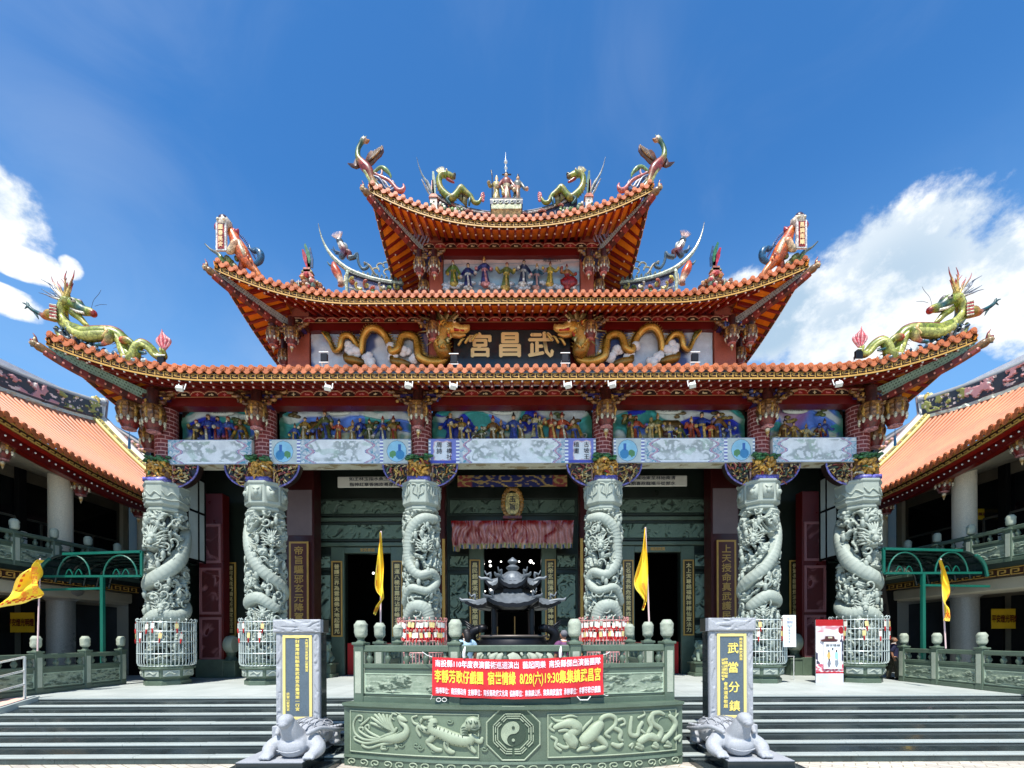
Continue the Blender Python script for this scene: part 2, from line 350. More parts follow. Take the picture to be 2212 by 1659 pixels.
def slab_mat():
    m = mat('terrace_slabs', S(182, 188, 184), rough=.5, var=.06, vs_=.6, fine=.05); N = m.node_tree.nodes; L = m.node_tree.links
    mx = [n for n in N if n.type == 'MIX'][0]
    br = N.new('ShaderNodeTexBrick'); br.offset = 0; br.inputs['Color1'].default_value = (*S(182, 188, 184), 1); br.inputs['Color2'].default_value = (*S(172, 179, 175), 1)
    br.inputs['Mortar'].default_value = (*S(136, 144, 140), 1); br.inputs['Scale'].default_value = 1; br.inputs['Mortar Size'].default_value = .008; br.inputs['Brick Width'].default_value = .9; br.inputs['Row Height'].default_value = .6
    g = [n for n in N if n.type == 'NEW_GEOMETRY'][0]; L.new(g.outputs['Position'], br.inputs['Vector']); L.new(br.outputs[0], mx.inputs[6]); return m
b = MB(); b.poly([(-400, -300, 0), (400, -300, 0), (400, 700, 0), (-400, 700, 0)])
tag(b.build('ground', paving_mat()), 'pale stone paving of the forecourt in front of the steps', 'ground', kind='structure')
PZ, PY = 1.08, 13.8
b = MB(); b.box(-34, 34, PY + .02, 48, .002, PZ)
tag(b.build('terrace', slab_mat()), 'pale granite terrace floor in front of the temple', 'terrace', kind='structure')
TR = .56
def steps(name, label, x0, x1, seed):
    t = thing(name, label, 'steps', ((x0 + x1) / 2, PY - 2, 0))
    rn = random.Random(seed)
    for k in range(0, 7):
        z = PZ - .15 * k; yf = PY - TR * k
        rb = MB(); zb = z - .15 if k < 6 else .004
        x = x0
        while x < x1 - .01:                            # riser stones, each its own shade
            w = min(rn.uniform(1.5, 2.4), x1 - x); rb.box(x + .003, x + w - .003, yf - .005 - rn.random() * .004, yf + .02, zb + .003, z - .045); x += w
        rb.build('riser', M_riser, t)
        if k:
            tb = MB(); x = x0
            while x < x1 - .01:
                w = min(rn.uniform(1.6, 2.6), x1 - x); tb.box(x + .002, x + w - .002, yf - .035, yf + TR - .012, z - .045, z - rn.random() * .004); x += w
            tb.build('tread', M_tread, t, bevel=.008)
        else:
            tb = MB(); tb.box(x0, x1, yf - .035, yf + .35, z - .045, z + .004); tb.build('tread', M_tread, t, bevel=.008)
    b = MB(); b.prism([(x0 + .01, PY + .015, .003)] + [(x0 + .01, PY + .015 - TR * k, max(.003, PZ - .15 * k - .05)) for k in range(0, 7)] + [(x0 + .01, PY + .015 - TR * 6, .003)], (x1 - x0 - .02, 0, 0))
    b.build('core', M_black, t)
steps('stone_steps', 'wide flight of pale treads and dark risers behind the left tortoise stele', -14.12, -3.55, 1)
steps('stone_steps', 'wide flight of pale treads and dark risers behind the right tortoise stele', 3.55, 19.5, 2)

# wheelchair ramp at the far left
t = thing('ramp', 'pink surfaced ramp with grey kerb beside the left steps', 'ramp', (-15.6, 11.5, 0))
b = MB(); b.prism([(-19, PY + .02, .003), (-19, PY + .02, PZ + .004), (-19, 8.6, .1), (-19, 8.6, .003)], (4.7, 0, 0)); b.build('deck', mat('pink_ramp', S(222, 178, 164), rough=.8, var=.1, fine=.08), t)
b = MB(); b.prism([(-14.3, PY + .02, .004), (-14.3, PY + .02, PZ + .06), (-14.3, 8.6, .16), (-14.3, 8.6, .004)], (.17, 0, 0)); b.build('kerb', M_tread, t)
t = thing('handrail', 'white tubular steel handrail along the pink ramp', 'handrail', (-14.45, 12, 0))
b = MB(); rz = lambda y, h: .16 + (PZ - .1) * (y - 8.6) / (PY - 8.6) + h
for h in (1.2, .8, .4): b.tube([(-14.4, 13.65, rz(13.65, h)), (-14.4, 8.8, rz(8.8, h))], .032, 8)
b.build('rail', M_steel, t)
for y in (13.65, 11.8, 10.0, 8.8):
    b = MB(); b.tube([(-14.4, y, rz(y, -.12)), (-14.4, y, rz(y, 1.2))], .034, 8); b.build('post', M_steel, t)

# ================================================================ temple
T = thing('temple', 'three tiered red and gold temple hall with upswept tiled roofs and six carved dragon columns', 'temple', (0, 22, PZ))
WD = S(206, 150, 70)
C_brown, C_gold, C_cream, C_blue, C_teal, C_red, C_green = S(92, 54, 28), S(196, 148, 66), S(226, 212, 176), S(42, 58, 150), S(52, 128, 122), S(150, 36, 30), S(58, 104, 58)

def roof_tier(nm, A, Yf, Yb, z0, h, L, a_in, yin, zin, ds, flare=.3, zsoff=.12, lower=False, pw=2.0, tone=None):
    """hip roof skirt: eave rectangle A x (Yf..Yb), tips raised by h, rising to an inner rectangle"""
    rt = MB(); roof = rt
    def rise(d): return h * np.maximum(0, 1 - d / L) ** pw
    def wgt(d): return np.maximum(0, 1 - d / L) ** 2
    def P(side, s, q=0.0, dz=0.0):                     # q = fraction of the way inwards (straight across)
        if side == 1:
            d = A - abs(s); w = wgt(d); X = s + np.sign(s) * flare * w * (1 - q); Y = Yf - flare * w * (1 - q) + q * (yin - Yf)
        else:
            d = min(s - Yf, Yb - s); w = wgt(d); sx = -1 if side == 0 else 1
            X = sx * (A + flare * w * (1 - q) - q * (A - a_in)); Y = s - (flare * w * (1 - q) if s < (Yf + Yb) / 2 else 0)
        zz = z0 + rise(max(d, 0)) * (1 - q) ** 2 + (zin - z0) * (.72 * q + .28 * q * q) + dz
        return np.array([X, Y, zz])
    def qmax(side, s):
        if side == 1: d = A - abs(s); return min(1.0, d / (A - a_in))
        d = min(s - Yf, Yb - s); return min(1.0, d / (yin - Yf))
    out = {0: np.array([-1., 0, 0]), 1: np.array([0, -1., 0]), 2: np.array([1., 0, 0])}
    rng = {0: (Yf, Yb), 1: (-A, A), 2: (Yf, Yb)}
    # sheet under the tiles
    sh = MB()
    for side in (0, 1, 2):
        a, b_ = rng[side]; ss = np.linspace(a, b_, 90)
        sh.grid([[P(side, s, qmax(side, s) * v, -.03) for v in np.linspace(0, 1, 7)] for s in ss])
    r0 = sh.build(nm, M_tile, T, smooth=True)
    tl = MB(); cap = MB()
    sp = .325
    for side in (0, 1, 2):
        a, b_ = rng[side]; n = int((b_ - a) / sp)
        for i in range(n + 1):
            s = a + (b_ - a) * (i + .5) / (n + 1); qm = qmax(side, s)
            if side == 1 or s < Yf + (Yb - Yf) * .62:
                tl.tube([P(side, s, q, .03) for q in np.linspace(0, max(qm, .02), 6)], .088, 6, cap=False)
            e = P(side, s); o = out[side]; tg = P(side, min(s + .05, b_)) - P(side, max(s - .05, a)); tg /= np.linalg.norm(tg)
            up = np.cross(tg, o) if side != 1 else np.cross(o, tg); up = up if up[2] > 0 else -up; o = np.cross(up, tg); o = o if o @ out[side] > 0 else -o
            an = np.linspace(0, 2 * np.pi, 14, endpoint=False)
            c = e + up * .035
            cap.prism([c + .097 * (np.cos(t_) * tg + np.sin(t_) * up) - o * .02 for t_ in an], o * .075)
            cap.prism([c + o * .055 + .062 * (np.cos(t_) * tg + np.sin(t_) * up) for t_ in an], o * .015)
            # drip tile between two round ends
            s2 = a + (b_ - a) * (i + 1) / (n + 1)
            if i < n:
                c2 = P(side, s2) - up * .03
                cap.prism([c2 + u * tg * .155 + v * up * .12 - o * .01 for u, v in ((-1, .75), (-.98, .1), (-.75, -.55), (-.3, -1.02), (0, -1.15), (.3, -1.02), (.75, -.55), (.98, .1), (1, .75), (0, .3))], o * .035)
    tl.build('roll_tiles', M_tile, r0, smooth=True); cap.build('tile_ends', M_tile, r0, smooth=40)
    # fret band below the tiles
    hb = .21; tb = .14; bd = MB(); gl = MB(); rf = MB(); rfr = rf; dots = rf; sof = rf; cR, cW, cO = S(126, 24, 12), S(226, 220, 208), S(238, 140, 28)
    for side in (0, 1, 2):
        a, b_ = rng[side]; n = int((b_ - a) / .28); ss = np.linspace(a, b_, n * 2 + 1); o = out[side]
        top = np.array([P(side, s) - o * .06 + [0, 0, -tb] for s in ss]); bot = top - [0, 0, hb]
        bd.grid(np.stack([top, bot, bot - o * .12, top - o * .12], 1), False, True)
        f = o * .012
        for i in range(len(ss) - 1):
            lp = lambda u, v, i=i: (top[i] * (1 - u) + top[i + 1] * u) * (1 - v) + (bot[i] * (1 - u) + bot[i + 1] * u) * v + f
            q4 = lambda u0, u1, v0, v1: gl.prism([lp(u0, v0), lp(u1, v0), lp(u1, v1), lp(u0, v1)], o * .014)
            q4(0, 1, .0, .06); q4(0, 1, .86, 1.1)
            if i % 2 == 0: q4(.1, .9, .2, .29); q4(.1, .28, .29, .62); q4(.1, 1, .53, .62); q4(.46, .62, .36, .53)
            else: q4(.0, .55, .53, .62); q4(.55, .8, .07, .78); 
        # soffit, rafters
        n = int((b_ - a) / .36); dd = ds
        g = []
        for s in np.linspace(a, b_, 60):
            qm = qmax(side, s); q1 = min(dd / (yin - Yf if side == 1 else A - a_in), qm)
            p0 = P(side, s, 0, -tb - hb + .03) - o * .1; p1 = P(side, s, q1); z1 = z0 - .07 - .2 + zsoff + rise(A - abs(s) if side == 1 else s - Yf) * .55 * (1 - q1)
            g.append([p0, np.array([p1[0], p1[1], z1])])
        sof.grid(g, col=np.broadcast_to(cO, (59, 3)))
        for i in range(n + 1):
            s = a + (b_ - a) * (i + .5) / (n + 1); qm = qmax(side, s); qd = dd / (yin - Yf if side == 1 else A - a_in); q1 = min(qd, qm)
            if q1 < .02: continue
            p0 = P(side, s, 0, -tb - .04 - hb) - o * .1; p1 = P(side, s, q1); z1 = z0 - .07 - .23 + zsoff + rise(A - abs(s) if side == 1 else s - Yf) * .55 * (1 - q1); p1 = np.array([p1[0], p1[1], z1])
            rf.bar(p0, p1, .09, .08, col=cR)
            dots.ball(p0 + o * .008 + [0, 0, -.0], (.034, .034, .034), 6, cW)
            if q1 > qd * .5:
                m = p0 + (p1 - p0) * .42 - [0, 0, .08]; rfr.bar(m, p1 - np.array([0, 0, .08]), .12, .08, col=cR); dots.ball(m + o * .008 - [0, 0, .01], .036, 6, cW)
    bd.build('fret_band', M_brown, r0); gl.build('fret_pattern', M_goldline, r0); rf.build('raftered_soffit', M_paint, r0, smooth=35)
    # scalloped painted fascia on three sides
    fa = MB(); zf = z0 - .27 + zsoff - .24
    def fascia(p0, p1):
        Ln = np.linalg.norm(p1 - p0); nu = max(24, int(Ln / .045)); nv = 11
        u = (np.arange(nu) + .5) / nu * Ln; v = (np.arange(nv) + .5) / nv; U, Vv = np.meshgrid(u, v, indexing='ij')
        ph = (U / .52) % 1; arch = np.abs(ph - .5) * 2; y = 1 - Vv
        crv = .25 + .6 * np.sqrt(np.clip(1 - arch ** 2, 0, 1)); alt = ((U / .52).astype(int) % 2)[..., None]
        col = np.where(alt == 0, np.array(S(40, 18, 14)), np.array(S(140, 24, 20))); edge = np.abs(y - crv) < .085
        col = np.where((y > crv)[..., None], np.array(S(112, 22, 18)), col); col = np.where(edge[..., None], np.array(S(196, 150, 120)), col)
        flow = ((ph - .5) ** 2 / .022 + (y - .38) ** 2 / .05 < 1) & (np.sin(ph * 40) + np.cos(y * 16) > -.1); col = np.where(flow[..., None], np.where(alt == 0, np.array(S(222, 204, 160)), np.array(S(206, 120, 120))), col)
        col = np.where((Vv > .9)[..., None], np.array(S(178, 128, 84)), col)
        uu = np.linspace(0, 1, nu + 1); vv = np.linspace(0, 1, nv + 1)
        fa.grid([[p0 + (p1 - p0) * a_ - np.array([0, 0, b2 * .27]) for b2 in vv] for a_ in uu], col=col)
    yf = Yf + ds; xf = A - ds
    fascia(np.array([-xf, yf, zf + .12]), np.array([xf, yf, zf + .12]))
    fascia(np.array([-xf, Yb - ds, zf + .12]), np.array([-xf, yf, zf + .12])); fascia(np.array([xf, yf, zf + .12]), np.array([xf, Yb - ds, zf + .12]))
    fa.build('painted_fascia', M_paint, r0)
    # dark red beam behind the fascia, rising inside to the wall plate
    b = MB(); b.box(-xf + .06, xf - .06, yf + .05, yf + .5, zf - .46, zf + .18); b.box(-xf + .06, -xf + .4, yf + .5, Yb - ds, zf - .3, zf + .18); b.box(xf - .4, xf - .06, yf + .5, Yb - ds, zf - .3, zf + .18)
    b.build('eave_beam', M_darkred, r0)
    # hip beams with lattice boards and dragon heads
    for sx in (-1, 1):
        tip = P(1, sx * A); inn = np.array([sx * (A - ds), Yf + ds, zf - .1]); hb_ = MB(); lat = MB(); pts = []
        for t_ in np.linspace(.0, 1, 14):
            p = tip + (inn - tip) * t_; ze = z0 - .27 + rise(np.linalg.norm((p - tip)[:2]) / 1.414 if t_ > 0 else 0) * 1.0
            z = (ze - .30) * (1 - max(t_, 0)) + (zf - .16) * max(t_, 0); z = min(z, ze - .28 - .2 * max(t_, 0)) if t_ > 0 else ze - .30
            pts.append(np.array([p[0], p[1], z]))
        pts = np.array(pts)
        for i in range(len(pts) - 1): hb_.bar(pts[i] - [0, 0, .04], pts[i + 1] - [0, 0, .04], .22, .2, col=S(70, 28, 22) if i % 2 else S(120, 40, 34))
        for i in range(len(pts) - 1):                  # chevrons on the beam
            m = (pts[i] + pts[i + 1]) / 2 + np.array([-sx * .0, -.13, -.05]); hb_.ball(m, (.06, .03, .05), 6, S(206, 130, 110))
        rows = 4; cc = 30
        bp = []; nrm = np.array([sx * .7, -.7, 0])
        for u in np.linspace(0, 1, cc + 1):
            k = u * 12.4 + .5; i = min(int(k), len(pts) - 2); lo = pts[i] + (pts[i + 1] - pts[i]) * (k - i); t_ = k / 13
            q = tip + (inn - tip) * t_; hi = P(1, sx * max(A - (A - a_in) * t_ * ds / (A - a_in), .1))[2] - .29 - .0 * t_
            bp.append([lo + [0, 0, .04], np.array([lo[0], lo[1], max(hi, lo[2] + .05)])])
        bp = np.array(bp); lat.grid(np.concatenate([bp + nrm * .02], 1), col=np.broadcast_to(np.array(S(158, 190, 172)) if lower else np.array(S(176, 180, 176)), (cc, 3)))
        dk = S(34, 58, 44) if lower else S(52, 56, 60)
        for i in range(cc):
            for j in range(rows):
                off = .5 if (j % 2) else 0; u = (i + .5 + off); 
                if u >= cc: continue
                i0 = int(u); w = u - i0
                A0 = bp[i0] * (1 - w) + bp[i0 + 1] * w; v = (j + .5) / rows; c = A0[0] * (1 - v) + A0[1] * v + nrm * .03
                du = (bp[min(i0 + 1, cc)][0] - bp[i0][0]) * .36; dv = (A0[1] - A0[0]) * .36 / rows
                lat.poly([c - du, c - dv, c + du, c + dv], dk)
        hb_.build('hip_beam', M_paint, r0); lat.build('lattice_board', M_paint, r0)
        d = MB(); e = pts[0]; dirv = np.array([sx * .5, -.35, .28]); u3 = np.array([0, 0, 1.])
        d.tube([pts[1], e, e + dirv * .22, e + dirv * .4], [.12, .13, .15, .09], 8, 2, col=S(120, 84, 40))
        d.ball(e + dirv * .42, (.13, .13, .1), 8, S(176, 150, 110)); d.ball(e + dirv * .5 + u3 * .07, .06, 6, S(150, 40, 40)); d.ball(e + dirv * .38 + u3 * .16, (.05, .05, .1), 6, S(196, 170, 120))
        d.tube([e + dirv * .3 + u3 * .1, e + dirv * .36 + u3 * .26, e + dirv * .46 + u3 * .34], [.04, .03, .01], 6, col=S(150, 50, 46)); d.tube([e + dirv * .42 - u3 * .06, e + dirv * .55 - u3 * .14], [.05, .02], 6, col=S(60, 84, 96))
        d.build('dragon_head_finial', M_glaze, r0, smooth=True)
    return P
E1 = roof_tier('lower_roof', 15.5, 15.8, 30, 12.02, 1.12, 5.2, 9.6, 21.6, 15.35, 1.75, flare=.22, zsoff=.62, lower=True)
E2 = roof_tier('middle_roof', 11.75, 18.8, 31, 16.80, 1.25, 5.4, 5.0, 23.2, 19.9, 1.9, flare=.22, zsoff=.8)
E3 = roof_tier('upper_roof', 6.1, 20.3, 30.7, 21.22, 1.5, 6.1, 3.95, 25.2, 25.35, 1.9, flare=.12, zsoff=.95, pw=2.2)

# ---------------------------------------------------------------- brick shafts and column bases
CX6 = [-13.43, -9.57, -3.52, 3.52, 9.57, 13.43]; CYc = 18.0
def stone_column(i, cx):
    sg = 1 if cx < 0 else -1; kind = {0: 0, 1: 1, 2: 2, 3: 2, 4: 1, 5: 0}[i]
    # carved shaft
    nt_, nz = 132, 330; z0_, z1_ = 1.9, 7.72
    th = np.linspace(0, 2 * np.pi, nt_, endpoint=False); zz = np.linspace(z0_, z1_, nz); TH, ZZ = np.meshgrid(th, zz, indexing='xy')
    TH = TH.T; ZZ = ZZ.T                               # (nt,nz)
    phi = (TH + np.pi / 2 + np.pi) % (2 * np.pi) - np.pi   # 0 faces the camera side
    ph = phi * sg
    arc = ph * .6
    sd = 11 + kind * 17
    cxn, czn, cyn = np.cos(TH) * .6 * sg, ZZ, np.sin(TH) * .6
    wx = pn(cxn * 1.7 + sd, czn * 1.7, cyn * 1.7) * .5; wz = pn(cxn * 1.7 + 9, czn * 1.7 + sd, cyn * 1.7) * .5
    r1 = ridge((cxn + wx) * 2.4 + sd, (czn + wz) * 2.1, cyn * 2.4 + 1, 3); r2 = ridge((cxn + wz) * 5 + sd, (czn + wx) * 4.5, cyn * 5, 2)
    r1 = (r1 - r1.mean()) / r1.std(); r2 = (r2 - r2.mean()) / r2.std()
    hgt = -.02 + .15 * sstep(r1, -.7, 1.1) + .05 * sstep(r2, -.2, 1.3) - .12 * sstep(-r1, .5, .9)
    # coiling dragon bodies
    def coil(pts, rad):
        nonlocal hgt
        q = cr(np.array(pts, float), 14); best = np.full(ph.shape, 9.)
        along = np.zeros(ph.shape)
        for k, (p_, z_, r_) in enumerate(q):
            da = (ph - p_ + np.pi) % (2 * np.pi) - np.pi
            d = np.hypot(da * .62, ZZ - z_) / (r_ * rad); m_ = d < best; best = np.where(m_, d, best); along = np.where(m_, k, along)
        body = np.sqrt(np.clip(1 - best ** 2, 0, 1)) * .16 + .08 + .005 * np.cos(along * 2.1) * (best < .8)
        hgt = np.where(best < 1, np.maximum(body, .02), np.where(best < 1.35, np.minimum(hgt, -.10), hgt))
    if kind == 0:
        coil([(2.6, 7.2, .8), (1.9, 6.5, 1), (1.2, 5.75, 1.1), (.2, 5.2, 1.1), (-.9, 4.9, 1.05), (-2, 4.6, 1), (-3.2, 4.3, 1), (-4.3, 3.9, 1), (-5.2, 3.7, 1), (-6.1, 3.75, 1), (-7, 3.5, .9)], .24)
    elif kind == 1:
        coil([(-1.6, 7.3, .8), (-1.0, 6.6, 1), (-.4, 5.9, 1), (.3, 5.35, 1), (1.3, 4.9, 1), (2.4, 4.5, 1), (3.6, 4.2, 1), (4.9, 4.15, 1), (5.7, 4.3, 1.05), (6.4, 4.35, 1), (7.2, 4.0, .9)], .22)
    else:
        coil([(1.0, 7.35, .9), (.2, 7.3, 1), (-.5, 6.9, 1.1), (-.75, 6.3, 1.1), (-.7, 5.7, 1.05), (.0, 5.2, .9), (.8, 5.3, .85), (1.2, 5.0, .8), (.5, 4.6, .8), (-.5, 4.7, .8), (-1.2, 4.2, .8)], .2)
        coil([(-.9, 3.6, .8), (-.4, 4.0, 1), (.3, 3.95, 1.1), (.6, 3.5, 1), (.2, 3.1, .9)], .22)
    hgt = hgt * sstep(ZZ, z0_, z0_ + .2) * (1 - sstep(ZZ, z1_ - .1, z1_))
    rad = .555 + hgt
    P = np.stack([cx + np.cos(TH) * rad, CYc + np.sin(TH) * rad, ZZ], -1)
    b = MB(); b.grid(P, True, False)
    # openwork: the shell is pierced between the figures, the core inside is coloured darker to stand for cavity shade
    hole = ((r1 < -.62) | ((r2 < -.8) & (r1 < .15))) & (hgt < .03) & (ZZ > z0_ + .15) & (ZZ < z1_ - .2)
    hf = hole[:, :-1] & hole[:, 1:]; hf = hf & np.roll(hf, -1, 0); keep = ~hf.reshape(-1); b.F[4] = [b.F[4][0][keep]]; b.C[4] = [b.C[4][0][keep]]
    sh = b.build('dragon_column', M_stone, T, smooth=True)
    b = MB(); b.cyl((cx, CYc, 0), .34, 1.9, 7.7, 20); b.build('shaded_core', M_dkgreen, sh, smooth=50)
    # dragon heads carved proud of the shaft
    d = MB()
    def head(az, z, s, fl=1):
        c = np.array([cx + math.sin(az) * .62, CYc - math.cos(az) * .62, z]); n_ = np.array([math.sin(az), -math.cos(az), 0]); t_ = np.array([math.cos(az), math.sin(az), 0]); u_ = np.array([0, 0, 1.])
        pt = lambda a, h, o: c + t_ * a * s + u_ * h * s + n_ * o * s
        d.ball(pt(0, .1, .05), (.3 * s, .3 * s, .42 * s), 12, lump=.1); d.ball(pt(0, -.12, .3), (.2 * s, .2 * s, .22 * s), 10); d.ball(pt(0, -.42, .22), (.25 * s, .2 * s, .1 * s), 10)
        for sx in (-1, 1):
            d.ball(pt(sx * .16, .14, .3), .085 * s, 8); d.ball(pt(sx * .1, -.24, .42), .07 * s, 8); d.tube([pt(sx * .1, .3, .2), pt(sx * .24, .62, .1), pt(sx * .2, .9, -.05)], [.07 * s, .05 * s, .02 * s], 7, 3)
            d.tube([pt(sx * .2, -.35, .3), pt(sx * .45, -.2, .2), pt(sx * .55, .1, .05), pt(sx * .7, .2, -.1)], [.05 * s, .045 * s, .04 * s, .02 * s], 6, 3)
            for k in range(5): a0 = .25 + k * .13; d.tube([pt(sx * .22, .2 - k * .13, .1), pt(sx * (.45 + .03 * k), .4 - k * .2, .08), pt(sx * (.75 - .02 * k), .55 - k * .24, -.12)], [.07 * s, .055 * s, .015 * s], 6, 3)
        for k in range(-2, 3): d.tube([pt(k * .08, .4, .15), pt(k * .15, .7, .1), pt(k * .22, .95, -.06)], [.07 * s, .055 * s, .02 * s], 6, 3)
    if kind == 0: head(-.05 * sg + .0, 6.55, .66); head(.35 * sg, 3.95, .5)
    elif kind == 1: head(.75 * sg, 6.55, .5); head(.3 * sg, 3.75, .42); head(-.4 * sg, 4.9, .3)
    else: head(.32 * sg, 6.3, .5); head(.45 * sg, 3.6, .4); head(.85 * sg, 5.2, .28)
    rn = random.Random(i // 1 + 5)
    for k in range(70):                                # small carved figures, clouds and curls
        az = rn.uniform(-1.9, 1.9); z = rn.uniform(2.2, 7.4); c = np.array([cx + math.sin(az) * .68, CYc - math.cos(az) * .68, z]); n_ = np.array([math.sin(az), -math.cos(az), 0]); t_ = np.array([math.cos(az), math.sin(az), 0])
        if rn.random() < .5:
            a0 = rn.uniform(0, 6.28); pts = [c + (t_ * math.cos(a0 + q * 5) + np.array([0, 0, 1]) * math.sin(a0 + q * 5)) * (.17 * (1 - q) + .03) + n_ * .03 for q in np.linspace(0, 1, 9)]
            d.tube(pts, np.linspace(.028, .05, 9), 6)
        else:
            d.ball(c + n_ * .02 + [0, 0, .14], .055, 7); d.tube([c + [0, 0, .1], c + n_ * .02, c - np.array([0, 0, .16])], [.05, .085, .07], 7); d.tube([c + [0, 0, .06], c + t_ * rn.choice((-1, 1)) * .14 + [0, 0, .1]], [.03, .02], 5)
    d.build('dragon_relief', M_stone, sh, smooth=True)
    # pedestal
    b = MB(); f = math.pi / 8
    b.lathe([(.78, PZ + .003), (.78, 1.24), (.72, 1.28), (.70, 1.33), (.83, 1.38), (.83, 1.40), (.86, 1.68), (.93, 1.70), (.93, 1.76), (.80, 1.80), (.70, 1.86), (.62, 1.93)], (cx, CYc, 0), 8, ph=f); b.build('pedestal', M_green, sh, bevel=.012)
    pl = MB()
    for k in range(8):
        az = k * math.pi / 4; n_ = np.array([math.cos(az), math.sin(az), .1]); t_ = np.array([-math.sin(az), math.cos(az), 0]); c = np.array([cx, CYc, 1.54]) + np.array([math.cos(az), math.sin(az), 0]) * .79
        pl.obox(c, [t_, n_, np.array([0, 0, 1.])], (.26, .012, .115)); pl.tube([c + n_ * .015 + t_ * -.2 + [0, 0, -.05], c + n_ * .03 + t_ * -.05 + [0, 0, .05], c + n_ * .03 + t_ * .08 - [0, 0, .03], c + n_ * .015 + t_ * .2 + [0, 0, .05]], [.012, .03, .03, .01], 5, 3)
    pl.build('pedestal_relief', M_stone, sh, smooth=40)
    # capital
    b = MB(); ps = f if kind != 2 else f
    b.lathe([(.60, 7.66), (.66, 7.70), (.66, 7.78), (.60, 7.82), (.74, 7.92), (.74, 8.62), (.78, 8.66), (.78, 8.74), (.6, 8.80)], (cx, CYc, 0), 8, ph=ps); b.build('capital', M_stone, sh, bevel=.015)
    cp = MB()
    for k in range(8):
        az = k * math.pi / 4; n_ = np.array([math.cos(az), math.sin(az), 0]); t_ = np.array([-math.sin(az), math.cos(az), 0]); c = np.array([cx, CYc, 8.3]) + n_ * .70; u_ = np.array([0, 0, 1.])
        if kind == 2:
            for sx in (-1, 1): cp.tube([c + t_ * sx * .24 + u_ * .3, c + t_ * sx * .06 + u_ * .26, c + t_ * sx * .05 + u_ * .02, c - u_ * .2], .03, 5, 2); cp.tube([c + t_ * sx * .17 + u_ * .2, c + t_ * sx * .2 - u_ * .02, c - u_ * .12], .025, 5, 2)
        elif kind == 1:
            cp.obox(c, [t_, n_, u_], (.2, .02, .26)); cp.ball(c + n_ * .02, (.1, .1, .12), 8); cp.tube([c + t_ * -.12 + u_ * .18 + n_ * .02, c + u_ * .1 + n_ * .04, c + t_ * .12 + u_ * .18 + n_ * .02], .025, 5)
        else:
            cp.tube([c + t_ * -.27 + u_ * .1, c + t_ * -.1 - u_ * .08, c + t_ * .05 + u_ * .06, c + t_ * .27 - u_ * .1], .03, 5, 3); cp.tube([c + t_ * -.27 - u_ * .2, c - u_ * .24, c + t_ * .27 - u_ * .2], .03, 5)
    cp.build('capital_relief', M_stone, sh, smooth=True)
    # brick shaft above
    b = MB(); b.lathe([(.385, 8.8), (.385, 12.1)], (cx, CYc, 0), 28, cap=False); bs = b.build('brick_shaft', mat('mortar', S(198, 150, 146), rough=.8) if 'mortar' not in bpy.data.materials else bpy.data.materials['mortar'], T, smooth=True)
    b = MB(); nr = 22; hh = (12.1 - 8.8) / nr
    for k in range(nr):
        for j in range(9):
            a0 = (j + (k % 2) * .5) * 2 * np.pi / 9 + .03; a1 = a0 + 2 * np.pi / 9 - .07; an = np.linspace(a0, a1, 5); z_ = 8.8 + k * hh
            v = .85 + .3 * rn.random(); cl = np.array(S(118, 42, 38)) * v
            b.grid([[(cx + np.cos(q) * r_, CYc + np.sin(q) * r_, zq) for r_, zq in ((.38, z_ + .03), (.397, z_ + .03), (.397, z_ + hh - .012), (.38, z_ + hh - .012))] for q in an], col=np.broadcast_to(cl, (12, 3)))
    b.build('bricks', M_paint, bs)
    # gilded figures over the capital
    g = MB(); g.col = S(220, 168, 74)
    gc = S(216, 160, 66); rn = random.Random(40 + i)
    g.obox((cx, 17.55, 8.82), np.eye(3), (.42, .22, .08), S(112, 110, 190))
    for k in range(95):
        x = rn.uniform(-.4, .4); z = rn.uniform(8.9, 9.52); y = 17.42 + rn.uniform(-.08, .08) + .25 * (x / .42) ** 2; s_ = rn.uniform(.05, .11)
        c_ = np.array(gc) * rn.uniform(.75, 1.2)
        if rn.random() < .16: c_ = np.array(rn.choice([C_red, C_cream, C_green, C_brown]))
        if rn.random() < .45: g.ball((cx + x, y, z), (s_, s_ * .8, s_ * 1.1), 7, c_, lump=.25, seed=k)
        else: a0 = rn.uniform(0, 3.1); g.tube([(cx + x - math.cos(a0) * s_ * 1.5, y, z - math.sin(a0) * s_ * 1.5), (cx + x, y - .08, z + .02), (cx + x + math.cos(a0) * s_ * 1.5, y, z + math.sin(a0) * s_ * 1.5)], [.02, s_ * .55, .02], 6, 2, col=c_)
    g.box(cx - .42, cx + .42, 17.5, 17.75, 8.9, 9.5, S(120, 78, 34))
    for k in range(22):
        x = rn.uniform(-.45, .45); g.ball((cx + x, 17.45 + rn.uniform(-.06, .1), 9.6 + rn.uniform(-.05, .14)), (.11, .1, .055), 7, np.array(S(58, 112, 66)) * rn.uniform(.7, 1.5), lump=.2, seed=k)
    g.build('gilded_capital_group', M_glaze, sh, smooth=True)
    # wooden spandrel brackets left and right under the beam
    for sx in (-1, 1):
        if (i == 0 and sx < 0) or (i == 5 and sx > 0): continue
        q = MB(); x0 = cx + sx * .42; w_, h_ = 1.0, .84
        ol = [(x0, 17.72, 9.46), (x0 + sx * w_, 17.72, 9.46)] + [(x0 + sx * w_ * math.cos(a_), 17.72, 9.46 - h_ * math.sin(a_)) for a_ in np.linspace(.15, 1.5, 9)] + [(x0, 17.72, 9.46 - h_)]
        q.prism(ol, (0, .3, 0), S(44, 26, 20))
        q.tube([np.array(p_) + [0, -.02, 0] for p_ in ol[1:]], .035, 6, col=S(120, 116, 190))
        q.tube([(x0 + sx * .05, 17.68, 9.44), (x0 + sx * .05, 17.68, 8.66)], .04, 6, col=S(206, 160, 140))
